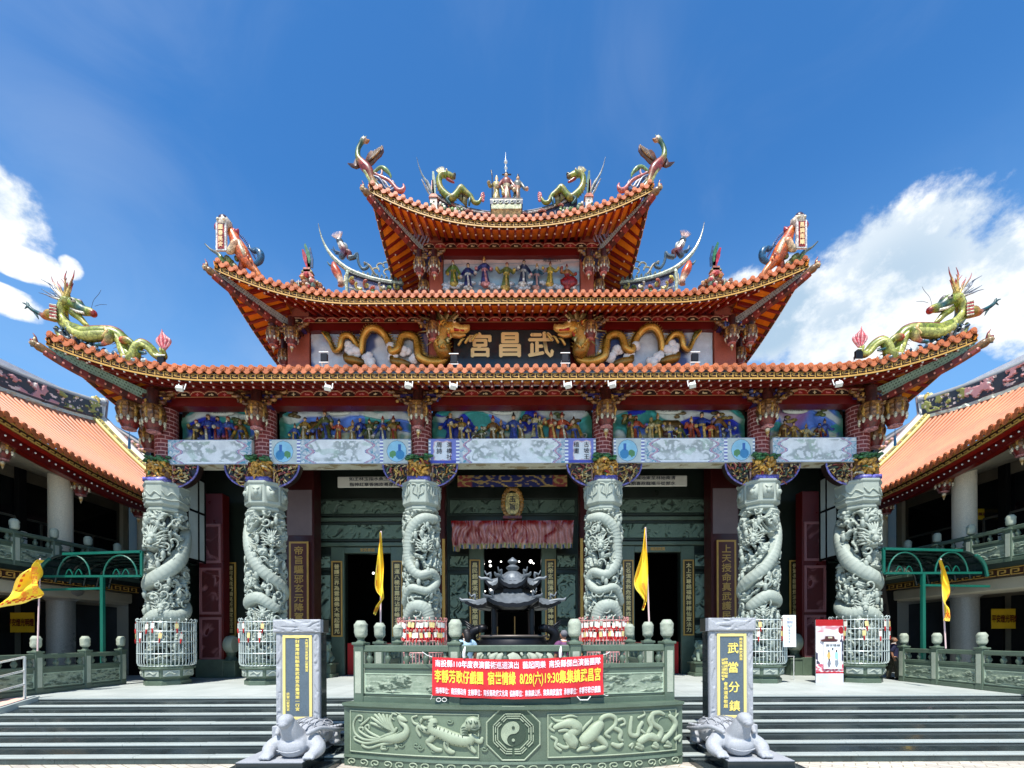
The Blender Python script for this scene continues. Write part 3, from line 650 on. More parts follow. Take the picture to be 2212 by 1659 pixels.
        for k in range(60):
            a_ = rn.uniform(0, 1.45); rr_ = math.sqrt(rn.random()) * .92; x = x0 + sx * w_ * rr_ * math.cos(a_); z = 9.44 - h_ * rr_ * math.sin(a_); y = 17.68 + rn.uniform(-.05, .03); s_ = rn.uniform(.025, .06)
            c_ = np.array(rn.choice([S(214, 176, 92), S(228, 206, 150), S(196, 140, 60), S(180, 90, 84), S(120, 60, 40), S(206, 184, 130), S(72, 96, 70)])) * rn.uniform(.8, 1.1)
            a0 = rn.uniform(0, 6.28); l_ = rn.uniform(.06, .16)
            if rn.random() < .65: q.tube([(x - math.cos(a0) * l_, y, z - math.sin(a0) * l_), (x + math.sin(a0) * .04, y - .04, z), (x + math.cos(a0) * l_, y, z + math.sin(a0) * l_)], [.012, s_ * .6, .012], 5, 2, col=c_)
            else: q.ball((x, y - .02, z), s_, 6, c_)
        q.build('spandrel_bracket', M_glaze, sh, smooth=40)
for i, cx in enumerate(CX6): stone_column(i, cx)
# ================================================================ temple: lintels, painted friezes, inner walls
def wall_xz(x0, x1, z0, z1, y):                        # mapping (u,v) -> point on a wall facing the camera
    return lambda u, v, d=0.0: np.stack([x0 + (x1 - x0) * u + 0 * v, y - d + 0 * u + 0 * v, z0 + (z1 - z0) * v + 0 * u], -1)
def relief(mb, W, nu, nv, disp, colf=None):
    u = np.linspace(0, 1, nu + 1); v = np.linspace(0, 1, nv + 1); U, V = np.meshgrid(u, v, indexing='ij')
    d = disp(U, V) if callable(disp) else disp + 0 * U
    cc = None
    if colf is not None: uc = (np.arange(nu) + .5) / nu; vc = (np.arange(nv) + .5) / nv; A, B = np.meshgrid(uc, vc, indexing='ij'); cc = np.clip(colf(A, B), 0, 1)
    mb.grid(W(U, V, d), col=cc)
def mix(a, b, t): t = np.asarray(t)[..., None]; return np.asarray(a) * (1 - t) + np.asarray(b) * t
def figure(mb, c, h, robe, trim, seed=0, hat=None, pose=0, f=(0, -1, 0), skin=S(214, 170, 130)):
    """small robed statue standing on c, height h, facing -Y"""
    rn = random.Random(seed); c = np.asarray(c, float); lean = rn.uniform(-.08, .08) * h
    robe = np.array(robe); trim = np.array(trim)
    prof = [(.17, 0), (.19, .04), (.15, .2), (.125, .38), (.105, .5), (.13, .58), (.15, .68), (.145, .76), (.06, .80), (.05, .83)]
    cols = [trim, robe, robe, robe * .9, trim, robe, robe, robe, trim]
    pts = np.array([[c[0] + lean * z, c[1], c[2] + z * h] for r, z in prof])
    mb.tube(pts, [r * h for r, z in prof], 10, cap=True, col=np.array(cols + [trim]), flat=((0, 1, 0), .72))
    hd = c + np.array([lean * .9, -.01 * h, h * .885]); mb.ball(hd, (.065 * h, .07 * h, .085 * h), 8, skin)
    hc = hat if hat is not None else rn.choice([C_brown, S(30, 26, 24), C_gold, C_red])
    mb.ball(hd + [0, .01 * h, .055 * h], (.072 * h, .075 * h, .06 * h), 8, hc)
    if rn.random() < .6: mb.tube([hd + [0, 0, .08 * h], hd + [0, 0, .17 * h]], [.045 * h, .025 * h], 7, col=hc)
    if rn.random() < .4: mb.tube([hd + [0, -.06 * h, -.05 * h], hd + [0, -.09 * h, -.2 * h]], [.035 * h, .01 * h], 5, col=S(230, 224, 210) if rn.random() < .5 else S(40, 30, 26))
    for sx in (-1, 1):
        up = rn.uniform(-.3, .14) if pose == 0 else rn.uniform(.0, .3)
        sh = c + np.array([lean * .7 + sx * .13 * h, 0, .72 * h]); el = c + np.array([lean * .7 + sx * (.24 + .04 * rn.random()) * h, -.05 * h, (.56 + up * .6) * h]); hn = el + np.array([sx * rn.uniform(-.08, .14) * h, -.1 * h, (up + .02) * h])
        mb.tube([sh, el, hn], [.055 * h, .06 * h, .07 * h], 7, 3, col=np.array([robe, robe, trim])); mb.ball(hn, .03 * h, 6, skin)
    mb.tube([c + [lean * .5, -.12 * h, .5 * h], c + [lean * .2 + .03 * h, -.135 * h, .25 * h], c + [.05 * h, -.14 * h, .03 * h]], [.03 * h, .045 * h, .05 * h], 6, col=trim)

# white painted lintel beams
def lintel(x0, x1, kind):
    z0, z1, yf, yb = 9.47, 10.40, 17.6, 18.25
    b = MB(); b.box(x0, x1, yf + .012, yb, z0, z1 - .01); o = b.build('lintel_beam', M_white, T)
    p = MB(); Ln = x1 - x0; nu, nv = int(Ln * 46), 42
    W = wall_xz(x0, x1, z0, z1, yf)
    def colf(u, v):
        X = u * Ln; e = np.minimum(X, Ln - X); y = v
        base = np.ones(u.shape + (3,)) * np.array(S(226, 230, 232)); base = mix(base, S(186, 206, 222), sstep(pn(X * 3, y * 3, x0), .1, .6) * .5)
        blk = 1.05 if kind else 0.0
        dots = (np.sin(y * 44) > .1)
        inb = e < blk
        if kind:
            if kind == 2: base[inb] = np.array(S(126, 134, 206))
            else: base[inb] = np.array(S(196, 208, 206))
            cxb = e - blk / 2; el = (cxb / .36) ** 2 + ((y - .5) / .42) ** 2
            if kind == 1:
                base[(el < 1.12) & inb] = np.array(S(120, 140, 160)); base[(el < 1) & inb] = np.array(S(150, 206, 232))
                va = ((cxb + .12) / .17) ** 2 + ((y - .36) / .2) ** 2 < 1; base[va & inb] = np.array(S(66, 140, 190)); lf = ((cxb - .16) / .14) ** 2 + ((y - .38) / .16) ** 2 + .5 * pn(cxb * 14, y * 9) < .8; base[lf & inb] = np.array(S(96, 150, 96))
                nk = (np.abs(cxb + .1) < .05) & (y > .5) & (y < .78); base[nk & inb] = np.array(S(60, 110, 180))
            else:
                qd = np.maximum(np.abs(cxb) / .34, np.abs(y - .5) / .4) + .05 * np.cos(np.arctan2(y - .5, cxb) * 8)
                base[(qd < 1.0) & inb] = np.array(S(220, 190, 196)); base[(qd < .9) & inb] = np.array(S(232, 236, 240))
            st = (e > blk) & (e < blk + .12); base[st] = np.array(S(120, 130, 190)); base[st & dots] = np.array(S(240, 244, 246)); st2 = (e < .08); base[st2] = np.array(S(130, 150, 180)); base[st2 & dots] = np.array(S(236, 240, 240))
            q = e - blk - .12
        else: q = e
        W_ = .55 if kind != 2 else .42
        scal = W_ * (.62 + .28 * np.cos((y - .5) * 12.5) + .2 * np.abs(y - .5))
        bor = (q > 0) & (q < scal)
        sw = pn(X * 7 + x0, y * 6, 2) ; base[bor] = mix(np.array(S(176, 190, 206)), np.array(S(216, 222, 222)), sstep(sw, -.2, .3))[bor]
        cu = bor & (np.abs(pn(X * 6, y * 6, 5 + x0)) < .09); base[cu] = np.array(S(96, 160, 180))
        ln = (np.abs(q - scal) < .035) & (q > 0); base[ln] = np.array(S(196, 150, 170)); ln2 = (np.abs(q - scal - .06) < .016) & (q > 0); base[ln2] = np.array(S(110, 120, 170))
        ins = q > scal + .08
        fl = ridge(X * 4.2 + x0 * 3, y * 4.0, 3.3, 3); ink = sstep(fl, .55, 1.2) * sstep(pn(X * 1.3 + x0, y * 2.2, 7) + .3, 0, .4) * (y > .1) * (y < .92)
        colink = mix(np.array(S(96, 116, 112)), np.array(S(112, 150, 120)), sstep(pn(X * 3, y * 3, 11), 0, .4))
        base = np.where(ins[..., None], mix(np.array(S(236, 240, 241)) * np.ones(u.shape + (3,)), colink, ink * .62), base)
        gw = ins & (pn(X * 1.6 + 4, y * 3, 1 + x0) > .38); base[gw] = base[gw] * .6 + np.array(S(176, 206, 188)) * .4
        eb = (y < .035) | (y > .965); base[eb] = np.array(S(150, 165, 190)) if kind != 2 else base[eb] * .8 + np.array(S(110, 120, 200)) * .2
        if kind == 2: lo = inb & (y < .12); base[lo] = np.array(S(74, 84, 180))
        return base
    relief(p, W, nu, nv, 0.0, colf); p.build('painted_face', M_paint, o)
    p = MB(); relief(p, lambda u, v, d: np.stack([x0 + .4 + (x1 - x0 - .8) * u, yf + .03 + (yb - yf - .06) * v, z0 - .006 + 0 * u], -1), 60, 8, 0.0, lambda u, v: mix(np.array(S(196, 196, 176)) * np.ones(u.shape + (3,)), S(140, 126, 92), sstep(fbm(u * Ln * 1.6 + x0, v * 2, 2), 0, .5)))
    p.build('painted_underside', M_paint, o); return o
bays = [(CX6[i] + .34, CX6[i + 1] - .34) for i in range(5)]; LB = []
for i, (a, b_) in enumerate(bays): LB.append(lintel(a, b_, (0, 1, 2, 1, 0)[i]))
M_ink = mat('ink', S(44, 48, 60), rough=.6)
for s, x in (('渭橋社', -2.53 + .14), ('周詩', -2.53 - .24)): letters(s, .66 if len(s) == 3 else .44, (x, 17.59, 9.93 + (.11 if len(s) == 2 else 0)), LB[2], M_ink, vertical=True)
for s, x in (('古坡王', 2.66 + .16), ('植畫', 2.66 - .22)): letters(s, .66 if len(s) == 3 else .44, (x, 17.59, 9.93 + (.11 if len(s) == 2 else 0)), LB[2], M_ink, vertical=True)

# coloured story friezes above the lintels
def frieze(x0, x1, seed, people):
    z0, z1, y = 10.2, 12.0, 18.42; rn = random.Random(seed); Ln = x1 - x0
    b = MB(); ol = lambda u, v: None
    W = wall_xz(x0, x1, z0, z1, y); nu, nv = int(Ln * 26), 46
    def disp(u, v):
        X = u * Ln; wx = pn(X * .9, v * 1.4, seed) * .6
        return .05 + .07 * sstep(ridge(X * 1.2 + wx + seed, v * 1.5 + wx, 4, 3), .2, 1.1) + .12 * sstep(.34 - v + .12 * pn(X * 1.5, 0, seed), 0, .2)
    def colf(u, v):
        X = u * Ln; wx = pn(X * .8, v * 1.6, seed) * .9
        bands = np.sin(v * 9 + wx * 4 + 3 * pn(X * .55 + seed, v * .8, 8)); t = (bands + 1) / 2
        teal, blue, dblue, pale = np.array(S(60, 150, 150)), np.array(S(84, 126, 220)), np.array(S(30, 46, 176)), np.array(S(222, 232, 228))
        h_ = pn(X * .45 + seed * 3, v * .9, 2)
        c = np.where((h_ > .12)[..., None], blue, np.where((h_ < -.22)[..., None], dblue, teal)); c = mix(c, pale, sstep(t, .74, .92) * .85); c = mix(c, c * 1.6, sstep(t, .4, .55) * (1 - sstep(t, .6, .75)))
        if seed % 5 == 2: c = mix(c, np.array(S(150, 92, 142)), sstep(pn(X * .5, v * 1.2, 31), .05, .3) * .8)
        low = sstep(.42 - v + .16 * pn(X * 1.7, v * 2, 5 + seed), 0, .12)
        rock = mix(np.array(S(196, 200, 168)), np.array(S(130, 110, 62)), sstep(fbm(X * 1.4, v * 3, seed, 3), -.1, .45)); rock = mix(rock, np.array(S(120, 160, 150)), sstep(pn(X * 2.2, v * 4, 17), .1, .4)); rock = mix(rock, np.array(S(86, 98, 170)), sstep(pn(X * 2.6, v * 4, 27), .22, .45))
        c = mix(c, rock, low); e = np.minimum(X, Ln - X); c = mix(c, np.array(S(50, 116, 92)), (1 - sstep(e + .2 * pn(X, v * 4, 3), .1, .35)) * .9); cr_ = (np.hypot(np.maximum(.55 - e, 0), np.maximum(v - .62, 0) * 1.8) > .55); c[cr_] = np.array(S(40, 22, 16))
        return c
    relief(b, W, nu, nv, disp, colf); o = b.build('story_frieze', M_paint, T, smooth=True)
    f = MB(); pal = [S(150, 120, 50), S(120, 84, 40), S(58, 84, 160), S(160, 130, 70), S(90, 100, 50), S(176, 80, 50), S(196, 186, 140), S(74, 60, 40), S(36, 60, 150)]
    n = people
    for k in range(n):
        x = x0 + .5 + (Ln - 1.0) * (k + rn.uniform(.25, .75)) / n; h = rn.uniform(.72, 1.2); z = rn.uniform(10.34, 10.6)
        figure(f, (x, y - .3, z), h, np.array(rn.choice(pal)), np.array(rn.choice([S(206, 170, 92), S(214, 206, 176), S(60, 80, 160), S(150, 60, 40)])), seed * 31 + k)
    for k in range(int(Ln * 3.2)):                     # rocks, waves and cloud curls along the foot
        x = rn.uniform(x0 + .2, x1 - .2); z = rn.uniform(10.36, 10.66); c = np.array(rn.choice([S(206, 210, 186), S(150, 176, 166), S(176, 166, 110), S(110, 120, 176), S(226, 226, 214), S(120, 96, 50)]))
        f.ball((x, y - rn.uniform(.14, .3), z), (rn.uniform(.08, .2), .1, rn.uniform(.05, .13)), 8, c, lump=.3, seed=k)
        if rn.random() < .45: a0 = rn.uniform(0, 6); f.tube([(x + .1 * math.cos(a0 + q), y - .34, z + .08 + .1 * math.sin(a0 + q) * (1 - q / 7)) for q in np.linspace(0, 5, 8)], .018, 5, col=S(214, 220, 206))
    for k in range(int(Ln * .9)):
        x = rn.uniform(x0 + .6, x1 - .6); z = rn.uniform(11.2, 11.7); c = rn.choice([S(110, 96, 56), S(150, 130, 60), S(96, 110, 60)])
        for q in range(5): f.ball((x + rn.uniform(-.2, .2), y - .16, z + rn.uniform(-.12, .12)), (.13, .06, .07), 6, np.array(c) * rn.uniform(.7, 1.3), lump=.3, seed=q)
    if seed % 2 == 0:                                  # a small pavilion
        x = x0 + Ln * rn.uniform(.25, .75); f.box(x - .4, x + .4, y - .3, y - .1, 10.6, 11.05, S(170, 130, 60)); f.box(x - .3, x + .3, y - .32, y - .29, 10.66, 10.98, S(90, 50, 36)); f.prism([(x - .56, y - .34, 11.05), (x + .56, y - .34, 11.05), (x + .3, y - .34, 11.3), (x - .3, y - .34, 11.3)], (0, .3, 0), S(96, 76, 40))
    f.build('relief_figures', M_glaze, o, smooth=True)
    cl = MB(); xm = (x0 + x1) / 2 + rn.uniform(-.4, .4); cl.ball((xm, y - .2, 11.72), (.52, .06, .13), 16, S(200, 208, 200)); cl.build('title_cloud', M_paint, o, smooth=True)
    return o, xm
FR = []
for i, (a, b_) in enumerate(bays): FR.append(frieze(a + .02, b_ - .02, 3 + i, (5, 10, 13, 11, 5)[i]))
for (o, xm), s in zip(FR, ('蘇武牧羊', '高山流水', '八仙鬧海', '郭子儀祝壽', '孔明借箭')): letters(s, .13, (xm, 18.13, 11.72), o, M_ink)

# hanging lotus posts under the eaves
def lotus(x, y, z, s=1.0, drop=False, parent=T):
    b = MB(); c1, c2, c3, c4 = S(104, 66, 34), S(150, 104, 56), S(112, 30, 24), S(230, 220, 190)
    b.lathe([(.30 * s, .9 * s), (.34 * s, .86 * s), (.33 * s, .7 * s), (.36 * s, .66 * s), (.33 * s, .58 * s), (.35 * s, .5 * s), (.30 * s, .3 * s), (.33 * s, .26 * s), (.24 * s, .06 * s), (.2 * s, .0)], (x, y, z), 18, [c1, c2, c1, c2, c1, c2, c3, c3, c3])
    for k in range(10):
        a = k * .628 + .3; p = np.array([x + math.cos(a) * .33 * s, y + math.sin(a) * .33 * s, z + .28 * s]); b.ball(p, (.055 * s, .055 * s, .11 * s), 7, c4 if k % 2 == 0 else np.array(c4) * .8); b.tube([p + [0, 0, .12 * s], p + [math.cos(a) * .03, math.sin(a) * .03, .3 * s], p + [0, 0, .5 * s]], [.03 * s, .05 * s, .02 * s], 5, col=C_gold if k % 2 else c1)
        b.ball((x + math.cos(a) * .3 * s, y + math.sin(a) * .3 * s, z + .78 * s), (.07 * s,) * 3, 6, c2 if k % 2 else c1, lump=.3, seed=k)
    b.lathe([(.21 * s, .0), (.225 * s, -.03 * s), (.1 * s, -.06 * s)], (x, y, z), 16, S(214, 150, 150))
    if drop: b.tube([(x, y, z - .05 * s), (x, y, z - .12 * s), (x, y, z - .22 * s), (x, y, z - .42 * s)], [.03 * s, .09 * s, .07 * s, .012 * s], 8, 2, col=np.array([c3, c4, C_gold, c4]))
    b.lathe([(.2 * s, .9 * s), (.2 * s, 1.5 * s)], (x, y, z), 10, S(70, 26, 22))
    return b.build('hanging_lotus_post', M_glaze, parent, smooth=50)
def brackets(x, y, z, w, s=1.0, parent=T):              # stacked bracket wings over a column
    b = MB()
    for k in range(4):
        hw = w * (.42 + .2 * k); zz = z + k * .14 * s; b.box(x - hw, x + hw, y - .1, y + .35, zz, zz + .1 * s, S(84, 46, 30) if k % 2 else S(50, 44, 110))
        for sx in (-1, 1):
            b.tube([(x + sx * (hw - .12), y - .12, zz + .02), (x + sx * (hw + .08), y - .14, zz + .03), (x + sx * (hw + .1), y - .12, zz + .14)], [.05, .06, .02], 6, 2, col=S(150, 106, 56)); b.box(x + sx * hw * .6 - .08, x + sx * hw * .6 + .08, y - .16, y + .3, zz + .1 * s, zz + .14 * s, S(160, 120, 66))
    for k in range(14): q = random.Random(k + int(x * 10)); b.ball((x + q.uniform(-w, w) * .8, y - .14, z + q.uniform(.05, .5) * s), q.uniform(.05, .09), 6, np.array(q.choice([C_gold, C_brown, S(120, 60, 40), S(60, 70, 130)])), lump=.3, seed=k)
    b.build('bracket_cluster', M_glaze, parent, smooth=40)
for cx in CX6[1:5]: lotus(cx, 17.35, 10.72, 1.0, True); brackets(cx, 17.5, 11.62, 1.0)
for sx in (-1, 1):
    lotus(sx * 13.43, 17.35, 10.6, 1.05); lotus(sx * 14.35, 17.35, 10.72, 1.05); lotus(sx * 14.3, 18.3, 10.3, 1.0); brackets(sx * 13.6, 17.5, 11.55, .8)
    for x, y, z in ((14.35, 17.35, 10.6), (14.3, 18.3, 10.2)):
        b = MB(); b.tube([(sx * x, y, z), (sx * x, y, z - .5)], .012, 5); b.tube([(sx * x, y, z - .28), (sx * x, y, z - .62)], [.035, .05], 6); b.build('wind_bell', mat('blue_bell', S(48, 110, 150), rough=.5) if 'blue_bell' not in bpy.data.materials else bpy.data.materials['blue_bell'], T)

# ---------------------------------------------------------------- middle storey
def storey(y, xw, z0, z1, pil, nm):
    b = MB(); b.box(-xw, xw, y + .12, y + .5, z0 - 1.2, z1); b.box(-xw, -xw + .3, y + .5, 30, z0 - 1.2, z1); b.box(xw - .3, xw, y + .5, 30, z0 - 1.2, z1); o = b.build(nm, M_darkred, T)
    b = MB()
    for x0, x1 in pil: b = MB(); b.box(x0, x1, y - .12, y + .3, z0 - 1, z1 - .01); b.build('brick_pier', M_brickred, o, bevel=.02)
    return o
MS = storey(21.0, 10.1, 15.2, 17.9, [(-10.12, -9.15), (9.15, 10.12), (-3.75, -3.15), (3.15, 3.75)], 'middle_storey_wall')
US = storey(22.5, 3.95, 19.7, 22.6, [(-3.98, -3.33), (3.33, 3.98)], 'upper_storey_wall')
def cloudpanel(x0, x1, z0, z1, y, seed, parent, sea=False):
    b = MB(); Ln = x1 - x0
    def colf(u, v):
        X = u * Ln; f = fbm(X * .55 + seed, v * 1.5, seed, 4)
        c = mix(np.array(S(206, 214, 222)) * np.ones(u.shape + (3,)), S(150, 176, 206), sstep(f, -.1, .5) * .7)
        if sea: return mix(mix(np.array(S(168, 196, 214)) * np.ones(u.shape + (3,)), S(206, 176, 170), sstep(v + .1 * f, .62, .9)), S(110, 140, 160), sstep(np.sin(v * 34 + 3 * fbm(X * .6, v * 3, 1)), .5, 1) * .5 * sstep(v, .35, .6))
        a = sstep(np.cos(X * 2.15 + seed) + .7 * f - .1 * v, .15, .6); c = mix(c, S(30, 62, 128), a * .9); return mix(c, S(214, 170, 176), sstep(pn(X * 1.2, v * 2, 9 + seed), .35, .5) * .4)
    relief(b, wall_xz(x0, x1, z0, z1, y), int(Ln * 18), 30, lambda u, v: .02 + .03 * fbm(u * Ln, v * 3, seed, 3), colf); return b.build('painted_panel', M_paint, parent, smooth=True)
cloudpanel(-9.1, -3.8, 15.0, 16.85, 21.02, 1.0, MS); cloudpanel(3.8, 9.1, 15.0, 16.85, 21.02, 4.4, MS)
UP = cloudpanel(-3.3, 3.3, 19.6, 21.35, 22.52, 2, US, sea=True)
letters('海過仙八', .21, (1.95, 22.4, 21.1), UP, M_ink)
f = MB(); cols8 = [(S(96, 120, 50), S(180, 160, 60)), (S(40, 54, 110), S(214, 210, 200)), (S(60, 66, 120), S(206, 140, 140)), (S(110, 120, 60), S(206, 176, 80)), (S(54, 66, 96), S(214, 214, 206)), (S(50, 90, 110), S(196, 150, 140)), (S(150, 140, 60), S(220, 180, 70)), (S(150, 100, 50), S(160, 30, 36))]
for k, (a, c_) in enumerate(cols8): figure(f, (-2.75 + 5.5 * k / 7 + .14 * math.sin(k * 5), 22.2, 19.66 + .1 * math.cos(k * 3)), 1.16 + .1 * math.sin(k * 7), np.array(a), np.array(c_), 100 + k, pose=0)
rn = random.Random(5)
for k in range(40): f.ball((rn.uniform(-3.2, 3.2), 22.25, rn.uniform(19.6, 19.9)), (.2, .1, .1), 8, np.array(S(206, 214, 220)) * rn.uniform(.8, 1.05), lump=.3, seed=k)
f.ball((2.75, 22.15, 19.85), (.42, .15, .28), 10, S(150, 24, 30), lump=.15)
f.build('relief_figures', M_glaze, UP, smooth=True)
# name board
b = MB(); b.box(-2.62, 2.62, 20.72, 20.95, 14.9, 16.62); nb = b.build('name_board', M_black, T, bevel=.02)
for ch, x in (('宮', -1.42), ('昌', -.08), ('武', 1.3)): letters(ch, 1.12 if ch != '武' else 1.16, (x, 20.715, 15.92), nb, mat('bright_gold', S(250, 218, 150), rough=.35, metal=.2, var=.05) if 'bright_gold' not in bpy.data.materials else bpy.data.materials['bright_gold'], bold=.03, depth=.02)
b = MB(); b.box(-2.72, 2.72, 20.7, 20.98, 16.62, 16.74); b.build('board_frame', M_darkred, nb)
# gilded dragons crawling along the middle storey
def wall_dragon(sx):
    b = MB(); Z = lambda x, y: (553 + x / 4, 622 + y / 4)
    raw = [(590, 380, 8), (640, 440, 20), (690, 530, 26), (750, 525, 30), (775, 440, 32), (830, 415, 34), (880, 470, 34), (920, 545, 34), (945, 450, 36), (1000, 375, 40), (1065, 355, 42), (1125, 395, 42), (1165, 480, 42), (1195, 560, 42), (1250, 540, 40), (1275, 430, 40), (1335, 390, 42), (1395, 430, 44), (1415, 530, 46), (1440, 620, 48), (1540, 645, 48), (1640, 600, 46), (1660, 500, 42), (1640, 420, 38), (1690, 400, 34)]
    pts = []; rr = []
    for i, (x, y, r) in enumerate(raw):
        p = PX(*Z(x, y), 20.78); p[1] += .16 * math.sin(i * 1.25); p[0] -= 0.02; pts.append(p * [-sx, 1, 1] if sx > 0 else p); rr.append(r / 4 * .0176)
    P_ = np.array(pts)
    g1, g2 = S(96, 74, 26), S(140, 104, 38)
    cc = [g1 if i % 2 else g2 for i in range(len(raw))]
    b.tube(P_, rr, 10, 5, col=np.array(cc))
    b.tube(P_ + np.array([0, -.10, -.05]), np.array(rr) * .72, 9, 5, col=np.array([S(222, 176, 84) if i % 2 else S(196, 146, 56) for i in range(len(raw))]))
    Q = cr(np.hstack([P_, np.array(rr)[:, None]]), 5)
    for i in range(2, len(Q) - 4, 1):
        t = Q[i + 1, :3] - Q[i - 1, :3]; t /= np.linalg.norm(t); n_ = np.cross(t, [0, 1, 0]); n_ = n_ if n_[2] > 0 else -n_; b.tube([Q[i, :3] + n_ * Q[i, 3] * .8, Q[i, :3] + n_ * Q[i, 3] * 1.75 + t * .04], [.045, .006], 4, col=S(190, 160, 80))
    fin = [PX(*Z(x, y), 20.78) for x, y in ((565, 350), (600, 400), (620, 450), (650, 470), (660, 420), (640, 380), (600, 368))]; b.prism([p * [-sx, 1, 1] if sx > 0 else p for p in fin], (0, .06, 0), S(120, 112, 50))
    h0 = P_[-1] + np.array([sx * .12, -.12, .0]); d = np.array([-sx, 0, 0.])
    b.tube([h0 + [sx * .1, .1, -1.0], h0 + [sx * .22, 0, -.6], h0 + [sx * .12, -.05, -.2], h0 + d * .1], [.34, .36, .3, .26], 10, 4, col=np.array([g2, S(206, 160, 76), S(214, 170, 90), g2])); rn = random.Random(12)
    for k in range(46): a = rn.uniform(0, 6.28); q = h0 + [sx * (.15 + .3 * math.cos(a)), -.25 + rn.uniform(-.1, .1), -.45 + .5 * math.sin(a)]; b.tube([q, q + [rn.uniform(-.1, .1), -.06, .06], q + [rn.uniform(-.2, .2), -.04, .16]], [.06, .05, .01], 5, 2, col=np.array(rn.choice([S(222, 190, 110), S(150, 120, 56), S(196, 150, 60), S(176, 60, 40), S(206, 196, 140), S(96, 100, 50)])))
    b.ball(h0 + d * .22 + [0, -.12, -.02], (.36, .28, .3), 12, S(206, 156, 66), lump=.2); b.tube([h0 + d * .35 + [0, -.16, .05], h0 + d * .65 + [0, -.2, -.1], h0 + d * .92 + [0, -.2, -.04], h0 + d * 1.0 + [0, -.2, .08]], [.24, .19, .16, .07], 9, 3, col=S(214, 176, 96)); b.tube([h0 + d * .3 + [0, -.14, -.28], h0 + d * .62 + [0, -.18, -.38], h0 + d * .85 + [0, -.2, -.33]], [.14, .1, .05], 8, col=S(196, 150, 76)); b.tube([h0 + d * .4 + [0, -.3, -.16], h0 + d * .8 + [0, -.3, -.2]], [.07, .05], 7, col=S(170, 50, 40)); b.ball(h0 + d * .4 + [0, -.36, .14], .085, 8, C_cream); b.ball(h0 + d * .42 + [0, -.43, .14], .045, 6, S(20, 20, 20))
    for k in range(5): b.tube([h0 + d * (.4 + .1 * k) + [0, -.34, -.1], h0 + d * (.4 + .1 * k) + [0, -.34, -.19]], [.03, .008], 4, col=C_cream)
    for k in range(17): a = .75 + k * .2; L2 = 1.0 + .3 * math.sin(k * 2.1); b.tube([h0 + [0, -.12, .05], h0 + np.array([d[0] * .45 * math.cos(a), -.2, .5 * math.sin(a)]), h0 + np.array([d[0] * L2 * math.cos(a) + .1 * math.sin(k), -.2, L2 * math.sin(a) * .98 + .05])], [.095, .07, .012], 5, 3, col=(S(214, 200, 140), S(140, 128, 80), S(90, 84, 50))[k % 3])
    for k in range(3): q = h0 + d * (.55 + .3 * k) + np.array([0, -.15, -.75 + .1 * k]); b.tube([q, q + d * .15 + [0, -.05, .2], q + d * .3 + [0, 0, .3]], [.06, .05, .01], 6, 3, col=S(196, 160, 80))
    for x, y in ((840, 600), (1240, 620)):             # lower loops
        L_ = [(x - 60, y - 30, 20), (x - 40, y + 10, 34), (x + 20, y + 25, 38), (x + 90, y + 40, 26)]; b.tube([(lambda p: p * [-sx, 1, 1] if sx > 0 else p)(PX(*Z(a_, c_), 20.7)) for a_, c_, _ in L_], [r / 4 * .0208 for *_, r in L_], 9, 4, col=np.array([g1, g2, g2, g1]))
    o = b.build('gilded_wall_dragon', mat('dragon_gold', attr=True, rough=.28, metal=.35, var=.1, vs_=5) if 'dragon_gold' not in bpy.data.materials else bpy.data.materials['dragon_gold'], MS, smooth=True)
    c = MB(); rn = random.Random(3)
    for x, y in ((820, 520), (870, 560), (960, 590), (1160, 520), (1200, 590), (1300, 540), (1430, 600), (1000, 640), (1370, 600)):
        p = PX(*Z(x, y), 20.72); p = p * [-sx, 1, 1] if sx > 0 else p
        for q in range(4): c.ball(p + [rn.uniform(-.14, .14), rn.uniform(-.03, .05), rn.uniform(-.16, .16)], (.2, .12, .18), 9, np.array(S(232, 232, 230)) * rn.uniform(.9, 1), lump=.15, seed=q)
    c.build('white_clouds', M_paint, o, smooth=True)
wall_dragon(-1); wall_dragon(1)
for sx in (-1, 1):
    lotus(sx * 3.42, 20.2, 15.85, .78); lotus(sx * 9.65, 20.3, 15.7, .78, True); lotus(sx * 10.45, 20.3, 15.7, .78, True); lotus(sx * 10.4, 21.2, 15.3, .78)
    brackets(sx * 9.8, 20.45, 16.3, .75, .7); brackets(sx * 3.42, 20.4, 16.4, .7, .7)
    lotus(sx * 3.62, 21.75, 19.95, .72, True); lotus(sx * 4.32, 21.75, 19.95, .72, True); lotus(sx * 4.25, 22.5, 19.5, .7); brackets(sx * 3.85, 21.9, 20.7, .6, .7)

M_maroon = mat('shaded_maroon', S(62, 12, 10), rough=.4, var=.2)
# ---------------------------------------------------------------- porch and rear wall
YW = 22.0
wx = lambda px: (px - 1109) * YW / 1000
wz = lambda py: EYE + (1378 - py) * YW / 1000
b = MB(); top = 11.9
dl, dr, cl_, cr_ = -7.95, -5.75, -1.36, 1.36; ztop = wz(1194); ztc = wz(1180)
for x0, x1 in ((-14.6, dl), (dr, cl_), (cr_, -dr), (-dl, 14.6)): b.box(x0, x1, YW, YW + .35, PZ + .003, top)
for x0, x1, z in ((dl, dr, ztop), (cl_, cr_, ztc), (-dr, -dl, ztop)): b.box(x0, x1, YW, YW + .35, z, top)
RW = b.build('rear_wall', M_dkgreen, T)
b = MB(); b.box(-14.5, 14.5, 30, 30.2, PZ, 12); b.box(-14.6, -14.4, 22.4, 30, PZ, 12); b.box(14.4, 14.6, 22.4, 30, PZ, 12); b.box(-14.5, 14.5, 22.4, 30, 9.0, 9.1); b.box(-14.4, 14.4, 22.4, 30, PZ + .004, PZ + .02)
b.build('hall_interior', M_dark, T)
